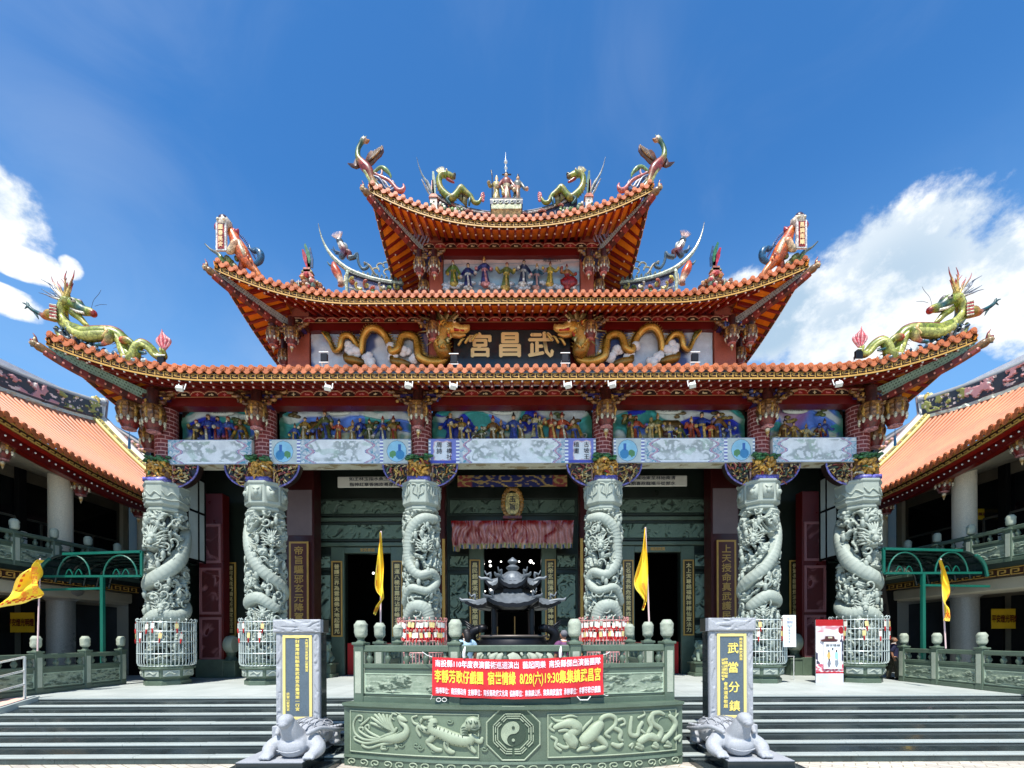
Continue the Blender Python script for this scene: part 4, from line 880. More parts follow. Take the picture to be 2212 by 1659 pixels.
b = MB(); b.box(-15.0, 15.0, 18.55, YW + .1, 11.75, 11.85); b.build('porch_ceiling', M_dark, T)
for sx in (-1, 1):
    b = MB(); b.box(min(sx * 14.6, sx * 14.8), max(sx * 14.6, sx * 14.8), 18.7, YW + .3, PZ + .003, 12.1); b.build('porch_side_wall', M_dkgreen, T)
for k, y in enumerate((19.2, 20.0, 20.8)):
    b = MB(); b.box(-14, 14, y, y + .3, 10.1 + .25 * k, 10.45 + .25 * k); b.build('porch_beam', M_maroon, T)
# carved green stone bands and panels
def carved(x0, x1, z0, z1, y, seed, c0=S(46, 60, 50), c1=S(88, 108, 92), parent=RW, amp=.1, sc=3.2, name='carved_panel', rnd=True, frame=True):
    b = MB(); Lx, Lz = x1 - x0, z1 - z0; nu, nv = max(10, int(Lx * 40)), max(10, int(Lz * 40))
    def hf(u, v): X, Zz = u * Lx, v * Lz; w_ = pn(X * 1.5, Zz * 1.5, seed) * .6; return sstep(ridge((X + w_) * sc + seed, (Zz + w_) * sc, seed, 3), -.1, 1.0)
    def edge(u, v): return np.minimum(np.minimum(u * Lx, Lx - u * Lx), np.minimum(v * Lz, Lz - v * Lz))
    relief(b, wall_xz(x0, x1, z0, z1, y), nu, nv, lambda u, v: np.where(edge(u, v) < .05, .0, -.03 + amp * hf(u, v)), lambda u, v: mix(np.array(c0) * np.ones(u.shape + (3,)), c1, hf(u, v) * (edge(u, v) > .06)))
    if frame:
        for bx in ((x0 - .06, x1 + .06, z0 - .06, z0), (x0 - .06, x1 + .06, z1, z1 + .06), (x0 - .06, x0, z0, z1), (x1, x1 + .06, z0, z1)): b.box(bx[0], bx[1], y - .05, y + .03, bx[2], bx[3], np.array(c0) * .8)
    return b.build(name, M_carve, parent, smooth=40)
for sx in (-1, 1):
    xs = lambda a, c: (a, c) if sx > 0 else (-c, -a)
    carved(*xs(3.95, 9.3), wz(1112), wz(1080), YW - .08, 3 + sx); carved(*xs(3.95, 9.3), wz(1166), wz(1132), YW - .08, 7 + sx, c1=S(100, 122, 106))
    b = MB(); a_, c_ = xs(3.8, 9.45); b.box(a_, c_, YW - .2, YW - .01, wz(1180), wz(1172)); b.box(a_, c_, YW - .14, YW - .01, wz(1126), wz(1118)); b.build('stone_moulding', M_green, RW, bevel=.02)
    carved(*xs(3.95, 5.0), wz(1112), wz(1080), YW - .06, 9) if False else None
    # narrow carved panels between doors
    for a0, a1 in ((8.55, 9.4), (3.6, 4.75), (2.05, 3.0)):
        x0, x1 = xs(a0, a1)
        for j, (p0, p1) in enumerate(((1228, 1200), (1338, 1240), (1372, 1350))):
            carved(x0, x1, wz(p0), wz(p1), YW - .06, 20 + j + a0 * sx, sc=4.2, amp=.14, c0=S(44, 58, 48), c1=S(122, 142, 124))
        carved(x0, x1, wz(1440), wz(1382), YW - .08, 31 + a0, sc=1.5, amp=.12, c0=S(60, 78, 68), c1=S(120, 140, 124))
    # door jambs, lintel
    b = MB(); x0, x1 = xs(-dr, -dl); z = ztop
    for xa, xb in ((x0 - .62, x0), (x1, x1 + .62)): b.box(xa, xb, YW - .16, YW - .005, PZ + .01, z + .27)
    b.box(x0, x1, YW - .14, YW - .004, z - .02, z + .26); b.build('door_surround', M_green, RW, bevel=.015)
    b = MB(); b.box(x0 + .05, x0 + .5, YW + .1, YW + .2, PZ + .02, 2.6); b.box(x1 - .35, x1 - .05, YW + .1, YW + .2, PZ + .02, 2.6); b.build('red_half_door', mat('half_door_red', S(178, 14, 14), rough=.5) if 'half_door_red' not in bpy.data.materials else bpy.data.materials['half_door_red'], RW)
    # side aisle: narrow door with couplet, drum stone, maroon panelled end wall
    x0, x1 = xs(10.2, 11.9); carved(x0, x1, wz(1166), wz(1132), YW - .08, 40 + sx); 
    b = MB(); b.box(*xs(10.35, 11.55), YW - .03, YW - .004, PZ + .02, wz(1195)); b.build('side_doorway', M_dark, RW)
    x0, x1 = xs(13.2, 14.05)
    b = MB(); b.box(x0 - .12, x1 + .12, 20.9, 21.4, PZ + .004, 9.4); mw = b.build('maroon_end_wall', M_darkred, T, bevel=.02)
    for p0, p1 in ((1212, 1134), (1322, 1228), (1420, 1334)):
        carved(x0, x1, EYE + (1378 - p0) * .021, EYE + (1378 - p1) * .021, 20.88, p0 / 50 + sx, c0=S(168, 110, 112), c1=S(86, 26, 28), parent=mw, sc=1.3, amp=.05)
    b = MB(); b.box(x0 - .2, x1 + .2, 20.75, 21.5, PZ + .004, 1.9); b.build('plinth', M_green, mw, bevel=.02)
    # square inner pillar with couplet board
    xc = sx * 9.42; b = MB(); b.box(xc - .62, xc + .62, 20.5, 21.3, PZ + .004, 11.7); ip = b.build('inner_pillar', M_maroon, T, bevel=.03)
    b = MB(); b.box(xc - .55, xc + .55, 20.47, 20.5, 7.4, 9.4); b.build('pillar_relief', mat('mauve_stone', S(120, 104, 106), rough=.7, bump=.4, bs=8) if 'mauve_stone' not in bpy.data.materials else bpy.data.materials['mauve_stone'], ip)
    b = MB(); b.box(xc - .43, xc + .43, 20.40, 20.48, 2.2, 7.1); b.build('couplet_board', mat('couplet_brown', S(84, 34, 22), rough=.4) if 'couplet_brown' not in bpy.data.materials else bpy.data.materials['couplet_brown'], ip)
    b = MB()
    for xa, xb, za, zb in ((-.43, -.35, 2.2, 7.1), (.35, .43, 2.2, 7.1), (-.35, .35, 7.02, 7.1)): b.box(xc + xa, xc + xb, 20.385, 20.405, za, zb)
    b.build('board_border', M_goldline, ip)
    letters('帝旨驅邪玄元降駕史跡振' if sx < 0 else '上天授命真武護民神威追', 4.55, (xc, 20.395, 4.62), ip, M_goldline, vertical=True, wx=1.12, bold=.02)
    # inner pillars beside the centre bay, couplets seen edge-on
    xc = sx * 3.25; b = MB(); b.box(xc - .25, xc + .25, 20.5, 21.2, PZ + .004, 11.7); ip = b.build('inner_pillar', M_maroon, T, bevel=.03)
    b = MB(); b.box(xc - sx * .2 - .06, xc - sx * .2 + .06, 20.42, 20.5, 2.0, 7.2); b.build('board_border', M_goldline, ip)
    # calligraphy strip
    x0, x1 = xs(4.2, 7.6); b = MB(); b.box(x0, x1, 20.1, 20.16, 9.38, 9.86); st = b.build('calligraphy_strip', mat('strip_cream', S(206, 204, 190), rough=.6) if 'strip_cream' not in bpy.data.materials else bpy.data.materials['strip_cream'], T, bevel=.03)
    for r_, s in enumerate((('如王林玉指水魚王清武玻', '指神紅章香施皮哥厚特帝') if sx < 0 else ('與社光城池東至林始南清', '人實期喜政龍福斗從部水'))): letters(s, .16, ((x0 + x1) / 2, 20.085, 9.74 - .24 * r_), st, M_ink, wx=1.3, bold=.02)
    # grey shutter panels folded at the side of the porch
    b = MB(); x = sx * 13.0
    for ya, yb in ((18.55, 19.1), (19.2, 19.5)):
        for za, zb in ((6.1, 8.0), (8.1, 9.4)): b.box(x - .02, x + .02, ya, yb, za, zb)
    sp_ = b.build('folding_shutter', mat('shutter_grey', S(176, 186, 182), rough=.5) if 'shutter_grey' not in bpy.data.materials else bpy.data.materials['shutter_grey'], T)
    b = MB()
    for ya in (18.48, 19.12, 19.52): b.box(x - .03, x + .03, ya, ya + .07, 6.0, 9.5)
    for za in (6.02, 8.02, 9.42): b.box(x - .028, x + .028, 18.5, 19.55, za, za + .07)
    b.build('shutter_frame', M_dark, sp_)
# centre bay
b = MB()
for xa, xb in ((cl_ - .7, cl_), (cr_, cr_ + .7)): b.box(xa, xb, YW - .16, YW - .005, PZ + .01, ztc + .3)
b.box(cl_, cr_, YW - .14, YW - .004, ztc - .02, ztc + .3); b.build('door_surround', M_green, RW, bevel=.015)
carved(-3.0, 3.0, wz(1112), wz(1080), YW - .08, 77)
# gold couplet boards on the door jambs
def couplet(s, px, p0, p1, cx_=None):
    x = cx_ if cx_ is not None else wx(px); z0, z1 = wz(p1), wz(p0)
    b = MB(); b.box(x - .21, x + .21, YW - .21, YW - .17, z0, z1); o = b.build('door_couplet', mat('couplet_olive', S(58, 46, 20), rough=.45) if 'couplet_olive' not in bpy.data.materials else bpy.data.materials['couplet_olive'], RW)
    b = MB()
    for xa, xb, za, zb in ((-.25, -.19, z0, z1), (.19, .25, z0, z1), (-.19, .19, z0, z0 + .06), (-.19, .19, z1 - .06, z1)): b.box(x + xa, x + xb, YW - .22, YW - .165, za, zb)
    b.build('board_border', M_goldline, o); letters(s, z1 - z0 - .3, (x, YW - .215, (z0 + z1) / 2), o, mat('gilt_letters', S(230, 206, 140), rough=.4, var=.05) if 'gilt_letters' not in bpy.data.materials else bpy.data.materials['gilt_letters'], vertical=True, wx=1.1, bold=.025)
couplet('昌民錫慶滿光被萬眾國恩顯赫', 0, 1210, 1382, -1.78); couplet('武帝玄機蕩劍動乾坤神遠北極', 0, 1210, 1382, 1.78)
couplet('普護三界為雲遍佛大地起靈光', 0, 1212, 1374, -8.28); couplet('顯運八極甘露均沾群峰溫壯勢', 0, 1212, 1374, -5.44)
couplet('己名道長救危救苦萬姓仰靈威', 0, 1212, 1374, 5.44); couplet('太上天尊錫福降祥諸仙眾法力', 0, 1212, 1374, 8.28)
couplet('德河長流澤門被萬姓歸宮法雨', 0, 1214, 1372, -13.2 + .0 + .0 + .0) if False else None
for s, x in (('德河長流門領民祈福宮在近道', -12.9 + .0), ('佛駕長臨臨煙波洪荒極天地長', 12.9)): couplet(s, 0, 1214, 1372, x * 1.03)
for s, x in (('安民泰國', -6.85), ('順雨調風', 6.85)): letters(s, .17, (x, YW - .15, ztop + .13), RW, M_goldline, wx=1.0, bold=.02).scale = (1, 1, 1)
# gilt plaque above the centre door
b = MB(); b.box(-.3, .3, 20.7, 20.8, 8.35, 9.3, S(196, 176, 110)); b.col = S(150, 104, 40)
for k in range(28): a = k * .2244; b.ball((.42 * math.cos(a), 20.72, 8.86 + .66 * math.sin(a)), (.11, .07, .11), 7, S(156, 110, 44), lump=.3, seed=k)
b.box(-.42, .42, 20.6, 20.85, 8.14, 8.26, S(110, 30, 24)); pq = b.build('gilt_plaque', M_glaze, T, smooth=40); letters('玉旨', .6, (0, 20.69, 8.85), pq, M_ink, vertical=True, bold=.02)
# coloured tie beam
b = MB(); relief(b, wall_xz(-2.4, 2.4, 9.45, 9.95, 20.3), 120, 14, .0, lambda u, v: mix(mix(np.array(S(26, 36, 96)) * np.ones(u.shape + (3,)), S(140, 60, 60), sstep(np.abs(u - .5), .36, .38)), S(176, 150, 90), sstep(ridge(u * 9, v * 2, 3, 2), .9, 1.2))); b.build('painted_tie_beam', M_paint, T)
# satin valance wrapped in clear plastic across the centre door
cv = thing('altar_valance', 'red satin valance with fringe hung across the centre doorway above the burner', 'valance', (0, 20.4, 8))
b = MB(); xs_ = np.linspace(-2.75, 2.75, 150); zt = 8.02
def val(u, v):
    X = -2.72 + 5.44 * u; sw = 0; y = 20.5 - .06 * np.sin(u * 110 + 5 * pn(u * 8, v * 1.2)) * (.3 + v) - .1 * v - .06 * pn(u * 18, v * 3, 4); z = zt - v * (1.25 + .08 * pn(u * 3, 1) + .13 * (u < .06)) ; return np.stack([X * (1 - .03 * v) + .05 * pn(u * 10, v * 2, 2), y, z + 0 * u], -1)
U, V = np.meshgrid(np.linspace(0, 1, 220), np.linspace(0, 1, 30), indexing='ij'); Uc, Vc = (U[:-1, :-1] + U[1:, 1:]) / 2, (V[:-1, :-1] + V[1:, 1:]) / 2
fold = sstep(ridge(Uc * 30 + pn(Uc * 6, Vc * 2) * 2.2, Vc * .7, 3, 3), .2, 1.2)
c = mix(mix(np.array(S(132, 22, 22)) * np.ones(Uc.shape + (3,)), S(196, 132, 120), fold * sstep(Vc, .05, .3) * .8), S(170, 150, 120), sstep(Vc, .78, .84) * .7); c = np.where((Vc > .84)[..., None] & (np.sin(Uc * 190) > .3)[..., None], np.array(S(150, 140, 60)), c); c = np.where((Vc > .86)[..., None] & (np.sin(Uc * 97) > .75)[..., None], np.array(S(60, 80, 110)), c)
b.grid(val(U, V), col=c); b.build('satin_cloth', mat('wrapped_satin', attr=True, rough=.22, var=.15, vs_=6, coat=.6), cv, smooth=True)
# lit lamps inside the hall
rn = random.Random(8); k = 0
for px, py in ((1046, 1218), (1059, 1213), (1060, 1222), (1083, 1213), (1122, 1213), (1147, 1213), (1153, 1217), (1061, 1244), (1143, 1243), (1048, 1277), (1060, 1275), (1084, 1282), (1122, 1275), (1149, 1275), (1158, 1278), (807, 1237), (1511, 1237)):
    Yl = 24.0 + (k % 4) * .8; p = PX(px, py, Yl); r = rn.choice((.045, .07, .095)); b = MB(); b.ball((0, 0, 0), r, 8)
    o = b.build('hall_lamp', M_lamp, loc=tuple(p), smooth=True); k += 1
    tag(o, 'small lit round lamp glowing in the dark doorway behind the burner roof' if px < 1200 and px > 900 else ('single lit lamp inside the dark left doorway' if px < 900 else 'single lit lamp inside the dark right doorway'), 'lamp', 'lit lamps in the dark hall')
# ================================================================ curved podium in front of the terrace
XH = 3.76
yarc = lambda x: 9.62 + .72 * (np.asarray(x) / XH) ** 2
def pod(x, z, d=0.0):
    f = 2 * .72 * x / XH ** 2; n_ = np.array([f, -1.0]) / math.hypot(f, 1); return np.array([x + n_[0] * d, float(yarc(x)) + n_[1] * d, z])
def podv(vx, vy, d=0.0):                               # photo direction -> point on the curved face
    Y = 9.7
    for _ in range(6): x = (vx - 1108) * Y / 1000; Y = float(yarc(x)) - .03
    return pod(x, EYE + (1378 - vy) * Y / 1000, d)
PD = thing('podium', 'curved green stone podium carved with phoenix tiger and octagon yin yang emblem', 'podium', (0, 11, 0))
xs_ = np.linspace(-XH, XH, 49)
def band(mb, z0, z1, d0, d1=None, back=.5, col=None, x0=-XH, x1=XH):
    d1 = d0 if d1 is None else d1; X = np.linspace(x0, x1, max(3, int((x1 - x0) * 7)))
    mb.grid([[pod(x, z0, d0), pod(x, z1, d1), pod(x, z1, -back), pod(x, z0, -back)] for x in X], False, True, col)
    for x in (x0, x1): mb.poly([pod(x, z0, d0), pod(x, z1, d1), pod(x, z1, -back), pod(x, z0, -back)], None if col is None else np.asarray(col).reshape(-1, 3)[0])
b = MB(); band(b, .24, 1.3, 0); b.build('front_wall', M_green, PD)
b = MB(); band(b, .004, .22, .02); b.build('base_course', M_green, PD)
b = MB(); band(b, .20, .25, .05, .03); band(b, 1.3, 1.34, .02, .07); band(b, 1.34, 1.40, .09, .09); b.build('ledge', M_green, PD)
b = MB(); b.poly([(x, float(yarc(x)) + .4, 1.372) for x in xs_] + [(XH, PY + .5, 1.372), (-XH, PY + .5, 1.372)])
b.build('podium_floor', M_tread, PD)
b = MB()
for sx in (-1, 1): b.box(min(sx * XH, sx * (XH - .3)), max(sx * XH, sx * (XH - .3)), 10.3, PY + .5, .004, 1.37)
b.build('side_wall', M_green, PD)
# panel and relief
gp, gr, gd = np.array(S(100, 116, 96)), np.array(S(146, 158, 134)), np.array(S(54, 72, 56))
b = MB()
for x0, x1 in ((-3.6, -.72), (.72, 3.6)):
    X = np.linspace(x0, x1, 60); Z_ = np.linspace(.34, 1.22, 20)
    b.grid([[pod(x, z, .012 + .006 * float(pn(x * 5, z * 5))) for z in Z_] for x in X], col=gp)
    for z in (.33, 1.23): b.tube([pod(x, z, .02) for x in X], .016, 5, col=gr)
    for x in (x0, x1): b.tube([pod(x, .33, .02), pod(x, 1.23, .02)], .016, 5, col=gr)
b.build('relief_ground', M_carve, PD)
rls = {k: MB() for k in ('phoenix_relief', 'tiger_relief', 'kirin_relief', 'serpent_relief')}; rl = rls['phoenix_relief']
Zl = lambda x, y: (725.8 + x / 4.571, 1313.4 + y / 4.571); Zr = lambda x, y: (1175.2 + x / 4.267, 1296.1 + y / 4.267)
def st(pts, Zf, sc, r=None, col=gr, fl=.6, dep=.03):
    P_ = [podv(*Zf(p[0], p[1]), dep) for p in pts]; rr = [(p[2] if len(p) > 2 else r) / sc * .0098 for p in pts]
    rl.tube(P_, rr, 8, 5, col=np.array([col] * len(pts)) , flat=((0, 1, 0), fl))
L_ = lambda pts, **k: st(pts, Zl, 4.571, **k)
Q_ = lambda pts, **k: st(pts, Zr, 4.267, **k)
# phoenix
L_([(430, 1300, 14), (520, 1290, 40), (620, 1275, 55), (690, 1230, 42), (690, 1170, 26), (645, 1130, 22), (630, 1085, 26)])
L_([(620, 1075, 30), (665, 1095, 26), (700, 1110, 8)]); L_([(600, 1050, 8), (560, 1040, 10), (550, 1080, 8), (575, 1100, 5)], r=8); L_([(640, 1050, 8), (590, 1020, 6)], r=6)
for k, (a, c_) in enumerate(((345, 1130), (350, 1075), (385, 1045), (425, 1040), (465, 1045), (505, 1050), (540, 1060))): L_([(a, c_, 12), ((a + 560) / 2 - 15, (c_ + 1200) / 2 - 5, 20), (575, 1215, 16)], dep=.035)
L_([(600, 1180, 14), (560, 1230, 20), (500, 1250, 16), (430, 1275, 10)])
for pts in ([(480, 1310), (380, 1300), (270, 1290), (190, 1230), (175, 1130), (215, 1060), (260, 1065), (255, 1110), (225, 1105)], [(440, 1290), (330, 1270), (240, 1215), (230, 1180), (265, 1175), (270, 1200)], [(440, 1280), (330, 1220), (290, 1170), (320, 1150), (330, 1185)], [(430, 1305), (300, 1330), (200, 1300), (180, 1270), (205, 1260)], [(250, 1150), (300, 1110), (330, 1080)]): L_([(x, y, 15 - 8 * i / len(pts)) for i, (x, y) in enumerate(pts)])
L_([(560, 1320, 20), (440, 1345, 14), (330, 1375, 12), (260, 1350, 14), (290, 1330, 8)]); L_([(590, 1340, 16), (600, 1370, 14), (580, 1380, 6)]); L_([(460, 1350, 12), (450, 1385, 14), (490, 1385, 8)]); L_([(690, 1230, 20), (640, 1220, 14)])
# tiger
rl = rls['tiger_relief']
L_([(960, 1110, 50), (955, 1190, 58), (1060, 1240, 62), (1170, 1290, 66), (1290, 1310, 60), (1350, 1270, 46)]); L_([(1260, 1250, 40), (1270, 1190, 44), (1330, 1150, 60)]); L_([(1310, 1140, 66), (1360, 1140, 70), (1395, 1165, 46)], dep=.045)
for x in (1300, 1345, 1395): L_([(x, 1085, 14), (x + 5, 1100, 10)], dep=.06)
L_([(1340, 1190, 14), (1380, 1200, 16), (1420, 1180, 10)], dep=.13, col=gd); L_([(1330, 1130, 9), (1345, 1128, 9)], dep=.135, col=gd); L_([(1380, 1130, 9), (1395, 1128, 9)], dep=.135, col=gd)
for pts in ([(1100, 1290, 40), (1085, 1370, 28), (1130, 1415, 26), (1165, 1420, 16)], [(1290, 1320, 38), (1330, 1380, 26), (1370, 1420, 20)], [(1350, 1270, 34), (1420, 1320, 24), (1440, 1280, 18)], [(960, 1200, 48), (880, 1200, 34), (820, 1160, 22), (800, 1200, 16), (830, 1260, 14)], [(985, 1240, 40), (930, 1300, 30), (900, 1320, 20), (980, 1390, 26), (1040, 1400, 18)], [(950, 1080, 22), (860, 1085, 17), (820, 1140, 15), (770, 1130, 13), (750, 1080, 11), (800, 1060, 9)]): L_(pts)
bq = cr(np.array([(950, 1100), (955, 1190), (1060, 1240), (1170, 1290), (1290, 1310)], float), 6)
for k in range(1, len(bq) - 1, 1):
    t_ = bq[k + 1] - bq[k - 1]; t_ /= np.linalg.norm(t_); n_ = np.array([-t_[1], t_[0]]); s_ = 1 if k % 2 else -1; c_ = bq[k] + n_ * s_ * 26; L_([(*(c_ + n_ * s_ * 30 - t_ * 8), 3), (*c_, 6.5), (*(c_ - n_ * s_ * 34 + t_ * 6), 2.5)], dep=.082, col=gd, fl=.8)
for x, y in ((870, 1085), (830, 1110), (900, 1195), (860, 1190), (1095, 1340), (1320, 1350)): L_([(x - 14, y - 14, 4), (x + 6, y + 12, 6)], dep=.085, col=gd)
for k in range(5): L_([(1290 + 26 * k, 1100 + 6 * abs(k - 2), 3), (1296 + 26 * k, 1122, 6), (1300 + 26 * k, 1140, 3)], dep=.12, col=gd)
for k in range(4): L_([(1240 + 4 * k, 1180 + 24 * k, 3), (1268 + 6 * k, 1172 + 24 * k, 7), (1300 + 6 * k, 1184 + 24 * k, 3)], dep=.085, col=gd)
rl = rls['phoenix_relief']
for k in range(7): x, y = 560 + 16 * k, 1290 - 14 * k; L_([(x - 16, y - 12, 4), (x, y, 8), (x + 4, y - 24, 4)], dep=.075, col=gp)
for k in range(6): L_([(400 + 22 * k, 1120 + 14 * k, 3), (440 + 18 * k, 1160 + 8 * k, 5), (500 + 10 * k, 1200, 3)], dep=.055, col=gd)
for x, y in ((480, 1375), (640, 1350), (790, 1350), (830, 1380), (960, 1400), (1460, 1390), (1120, 1120)): L_([(x + 34 * math.cos(q) * (1 - q / 8), y + 26 * math.sin(q) * (1 - q / 8), 8) for q in np.linspace(0, 6.5, 10)], col=gp * 1.05)
# kirin
rl = rls['kirin_relief']
Q_([(200, 1250, 40), (270, 1330, 50), (240, 1240, 44), (300, 1190, 48), (240, 1140, 50), (160, 1150, 34), (90, 1180, 20)]); Q_([(130, 1210, 12), (190, 1200, 20), (230, 1210, 14)])
Q_([(350, 1300, 52), (420, 1250, 64), (470, 1190, 60), (520, 1140, 40)]); Q_([(520, 1180, 26), (520, 1100, 22), (590, 1065, 22), (650, 1090, 20), (650, 1150, 18), (600, 1200, 18), (560, 1240, 16), (600, 1270, 14)]); Q_([(640, 1180, 20), (700, 1220, 22), (690, 1280, 20), (720, 1300, 12)]); Q_([(660, 1120, 14), (720, 1100, 14), (740, 1140, 12), (700, 1160, 10)])
for pts in ([(60, 1080, 6), (110, 1115, 14), (180, 1120, 16)], [(160, 1090, 10), (240, 1070, 12), (300, 1080, 6)], [(180, 1120, 12), (260, 1110, 16), (330, 1150, 12), (350, 1210, 8)], [(350, 1310, 36), (400, 1350, 26), (340, 1370, 22), (300, 1390, 16)], [(470, 1250, 36), (540, 1310, 30), (560, 1350, 24), (470, 1380, 22), (440, 1370, 14)], [(120, 1330, 16), (180, 1360, 18), (220, 1350, 14), (200, 1310, 10)], [(60, 1260, 12), (110, 1290, 16), (100, 1350, 14), (150, 1390, 14)], [(70, 1140, 12), (50, 1180, 14), (90, 1210, 10)], [(340, 1210, 10), (380, 1160, 14), (430, 1110, 12), (440, 1080, 5)], [(620, 1330, 18), (680, 1350, 24), (720, 1330, 14)]): Q_(pts)
Q_([(235, 1165, 9), (270, 1165, 9)], dep=.075, col=gd)
# coiling snake and tortoise-dragon
rl = rls['serpent_relief']
Q_([(800, 1080, 14), (790, 1160, 20), (790, 1240, 22), (850, 1250, 22), (870, 1180, 20), (900, 1130, 18)]); Q_([(870, 1310, 34), (960, 1260, 40), (1040, 1280, 34), (1070, 1200, 26), (1000, 1140, 24), (990, 1060, 24), (1050, 1040, 22), (1100, 1060, 16)]); Q_([(950, 1230, 20), (980, 1170, 22), (960, 1110, 20), (1000, 1050, 20)]); Q_([(1080, 1300, 30), (1150, 1240, 26), (1200, 1160, 28), (1190, 1110, 26), (1150, 1070, 20)]); Q_([(1200, 1090, 12), (1230, 1050, 6)]); Q_([(1160, 1060, 12), (1150, 1030, 5)])
for pts in ([(860, 1330, 28), (900, 1370, 22), (840, 1360, 14)], [(1010, 1320, 26), (1040, 1360, 20), (990, 1350, 14)], [(1120, 1310, 22), (1160, 1350, 18), (1100, 1350, 12)], [(1200, 1290, 20), (1250, 1260, 20), (1240, 1310, 14)], [(880, 1200, 12), (930, 1240, 14)], [(780, 1350, 12), (810, 1330, 14), (800, 1370, 10)], [(860, 1090, 12), (920, 1060, 10), (910, 1020, 5)]): Q_(pts)
for x, y, r in ((1110, 1150, 70),): Q_([(x + r * math.cos(q), y + r * math.sin(q), 7) for q in np.linspace(0, 6.28, 18)], dep=.02, col=gp)
for k_, r_ in rls.items(): r_.build(k_, M_carve, PD, smooth=True)
# octagon with trigrams and yin yang
b = MB(); cx0, cy0 = Zl(1775, 1240); cz = podv(cx0, cy0)[2]; oc = lambda r, a, d: pod(r * math.sin(a), cz + r * math.cos(a), d)
def ring(r0, r1, d, col, a0=0, a1=2 * math.pi, n=64):
    A_ = np.linspace(a0, a1, n); b.grid([[oc(r0, a, d), oc(r1, a, d)] for a in A_], col=col)
def octr(a): k = (a + math.pi / 8) % (math.pi / 4) - math.pi / 8; return 1 / math.cos(k)
b.prism([oc(.545 * octr(a), a, .0) for a in np.arange(8) * math.pi / 4 + math.pi / 8], (0, -.035, 0), gd)
b.tube([oc(.55 * octr(a), a, .03) for a in np.arange(8) * math.pi / 4 + math.pi / 8], .018, 5, col=gr, closed=True)
tri = ('111', '110', '010', '001', '000', '011', '101', '100')
for k in range(8):
    a = k * math.pi / 4; t_ = np.array([math.cos(a), 0, -math.sin(a)])
    for j, ch in enumerate(tri[k]):
        r = .41 - j * .045; hw = r * math.tan(math.pi / 8) * .96; c = oc(r, a, .045)
        if ch == '1': b.bar(c - t_ * hw, c + t_ * hw, .02, .02, (0, 1, 0), gr)
        else: b.bar(c - t_ * hw, c - t_ * .025, .02, .02, (0, 1, 0), gr); b.bar(c + t_ * .025, c + t_ * hw, .02, .02, (0, 1, 0), gr)
R0 = .255; b.prism([oc(R0, a, .03) for a in np.linspace(0, 6.283, 48, endpoint=False)], (0, -.012, 0), gd * .8)
out = [oc(R0, a, .045) for a in np.linspace(math.pi, 2 * math.pi, 24)]                      # pale half (left side)
sp = [pod(R0 / 2 * math.sin(a), cz + R0 / 2 + R0 / 2 * math.cos(a), .045) for a in np.linspace(0, math.pi, 14)] + [pod(-R0 / 2 * math.sin(a), cz - R0 / 2 + R0 / 2 * math.cos(a), .045) for a in np.linspace(0, math.pi, 14)]
b.prism(out + sp[1:-1], (0, -.012, 0), gr)
dk = lambda z, c_: b.prism([pod(.032 * math.sin(a), z + .032 * math.cos(a), .06) for a in np.linspace(0, 6.283, 16, endpoint=False)], (0, -.012, 0), c_)
dk(cz + R0 / 2, gd * .8); dk(cz - R0 / 2, gr)
b.build('yin_yang_octagon', M_carve, PD)
b = MB()
for k in range(26):
    x = -3.55 + k * .284; s_ = 1 if k % 2 else -1
    b.tube([pod(x + s_ * .1 * math.cos(q) * (1 - q / 9), .115 + .07 * math.sin(q) * (1 - q / 9), .035) for q in np.linspace(-1, 6, 14)], .016, 5, col=gr)
b.build('scroll_band', M_carve, PD)

# ---------------------------------------------------------------- stone railings
M_cap = mat('railing_cap_stone', S(160, 168, 150), rough=.65, var=.12, vs_=4, bump=.3, bs=40, fine=.08)
def post_mesh(parent, p, h=1.9, w=.12, yaw=0.0, capc=True):
    x, y, z = p; ca, sa = math.cos(yaw), math.sin(yaw); ax = [np.array([ca, sa, 0]), np.array([-sa, ca, 0]), np.array([0, 0, 1.])]
    hb_ = h - .56; b = MB(); b.obox((x, y, z + hb_ / 2), ax, (w, w, hb_ / 2)); b.obox((x, y, z + hb_ + .02), ax, (w + .03, w + .03, .03)); b.lathe([(w + .0, hb_ + .05), (w * .62, hb_ + .09), (w * .62, hb_ + .13), (w * .9, hb_ + .16)], (x, y, z), 14); po = b.build('post', M_green, parent, bevel=.012)
    b = MB()
    for k in (0, 2): d = ax[1] * (-1 if k == 0 else 1); b.obox(np.array([x, y, z + hb_ * .52]) + d * (w + .004), ax, (w * .62, .006, hb_ * .36)) 
    for k in (-1, 1): b.obox(np.array([x, y, z + hb_ * .52]) + ax[0] * k * (w + .004), ax, (.006, w * .62, hb_ * .36))
    b.build('post_panel', M_cap, po)
    b = MB(); A_ = np.linspace(0, 2 * np.pi, 22, endpoint=False); Z_ = np.linspace(0, .38, 14); TH, ZZ = np.meshgrid(A_, Z_, indexing='ij')
    prof = np.interp(ZZ, [0, .02, .05, .30, .34, .38], [w * .85, w * 1.08, w * 1.02, w * 1.08, w * .98, w * .7]); r = prof * (1 + .13 * ridge(np.cos(TH) * 1.6 + x, np.sin(TH) * 1.6 + y, ZZ * 7, 2) * (ZZ > .04) * (ZZ < .3))
    b.grid(np.stack([x + r * np.cos(TH), y + r * np.sin(TH), z + hb_ + .16 + ZZ], -1), True, False); b.poly([(x + w * .7 * math.cos(a), y + w * .7 * math.sin(a), z + hb_ + .54) for a in A_]); b.build('carved_cap', M_cap, po, smooth=50)
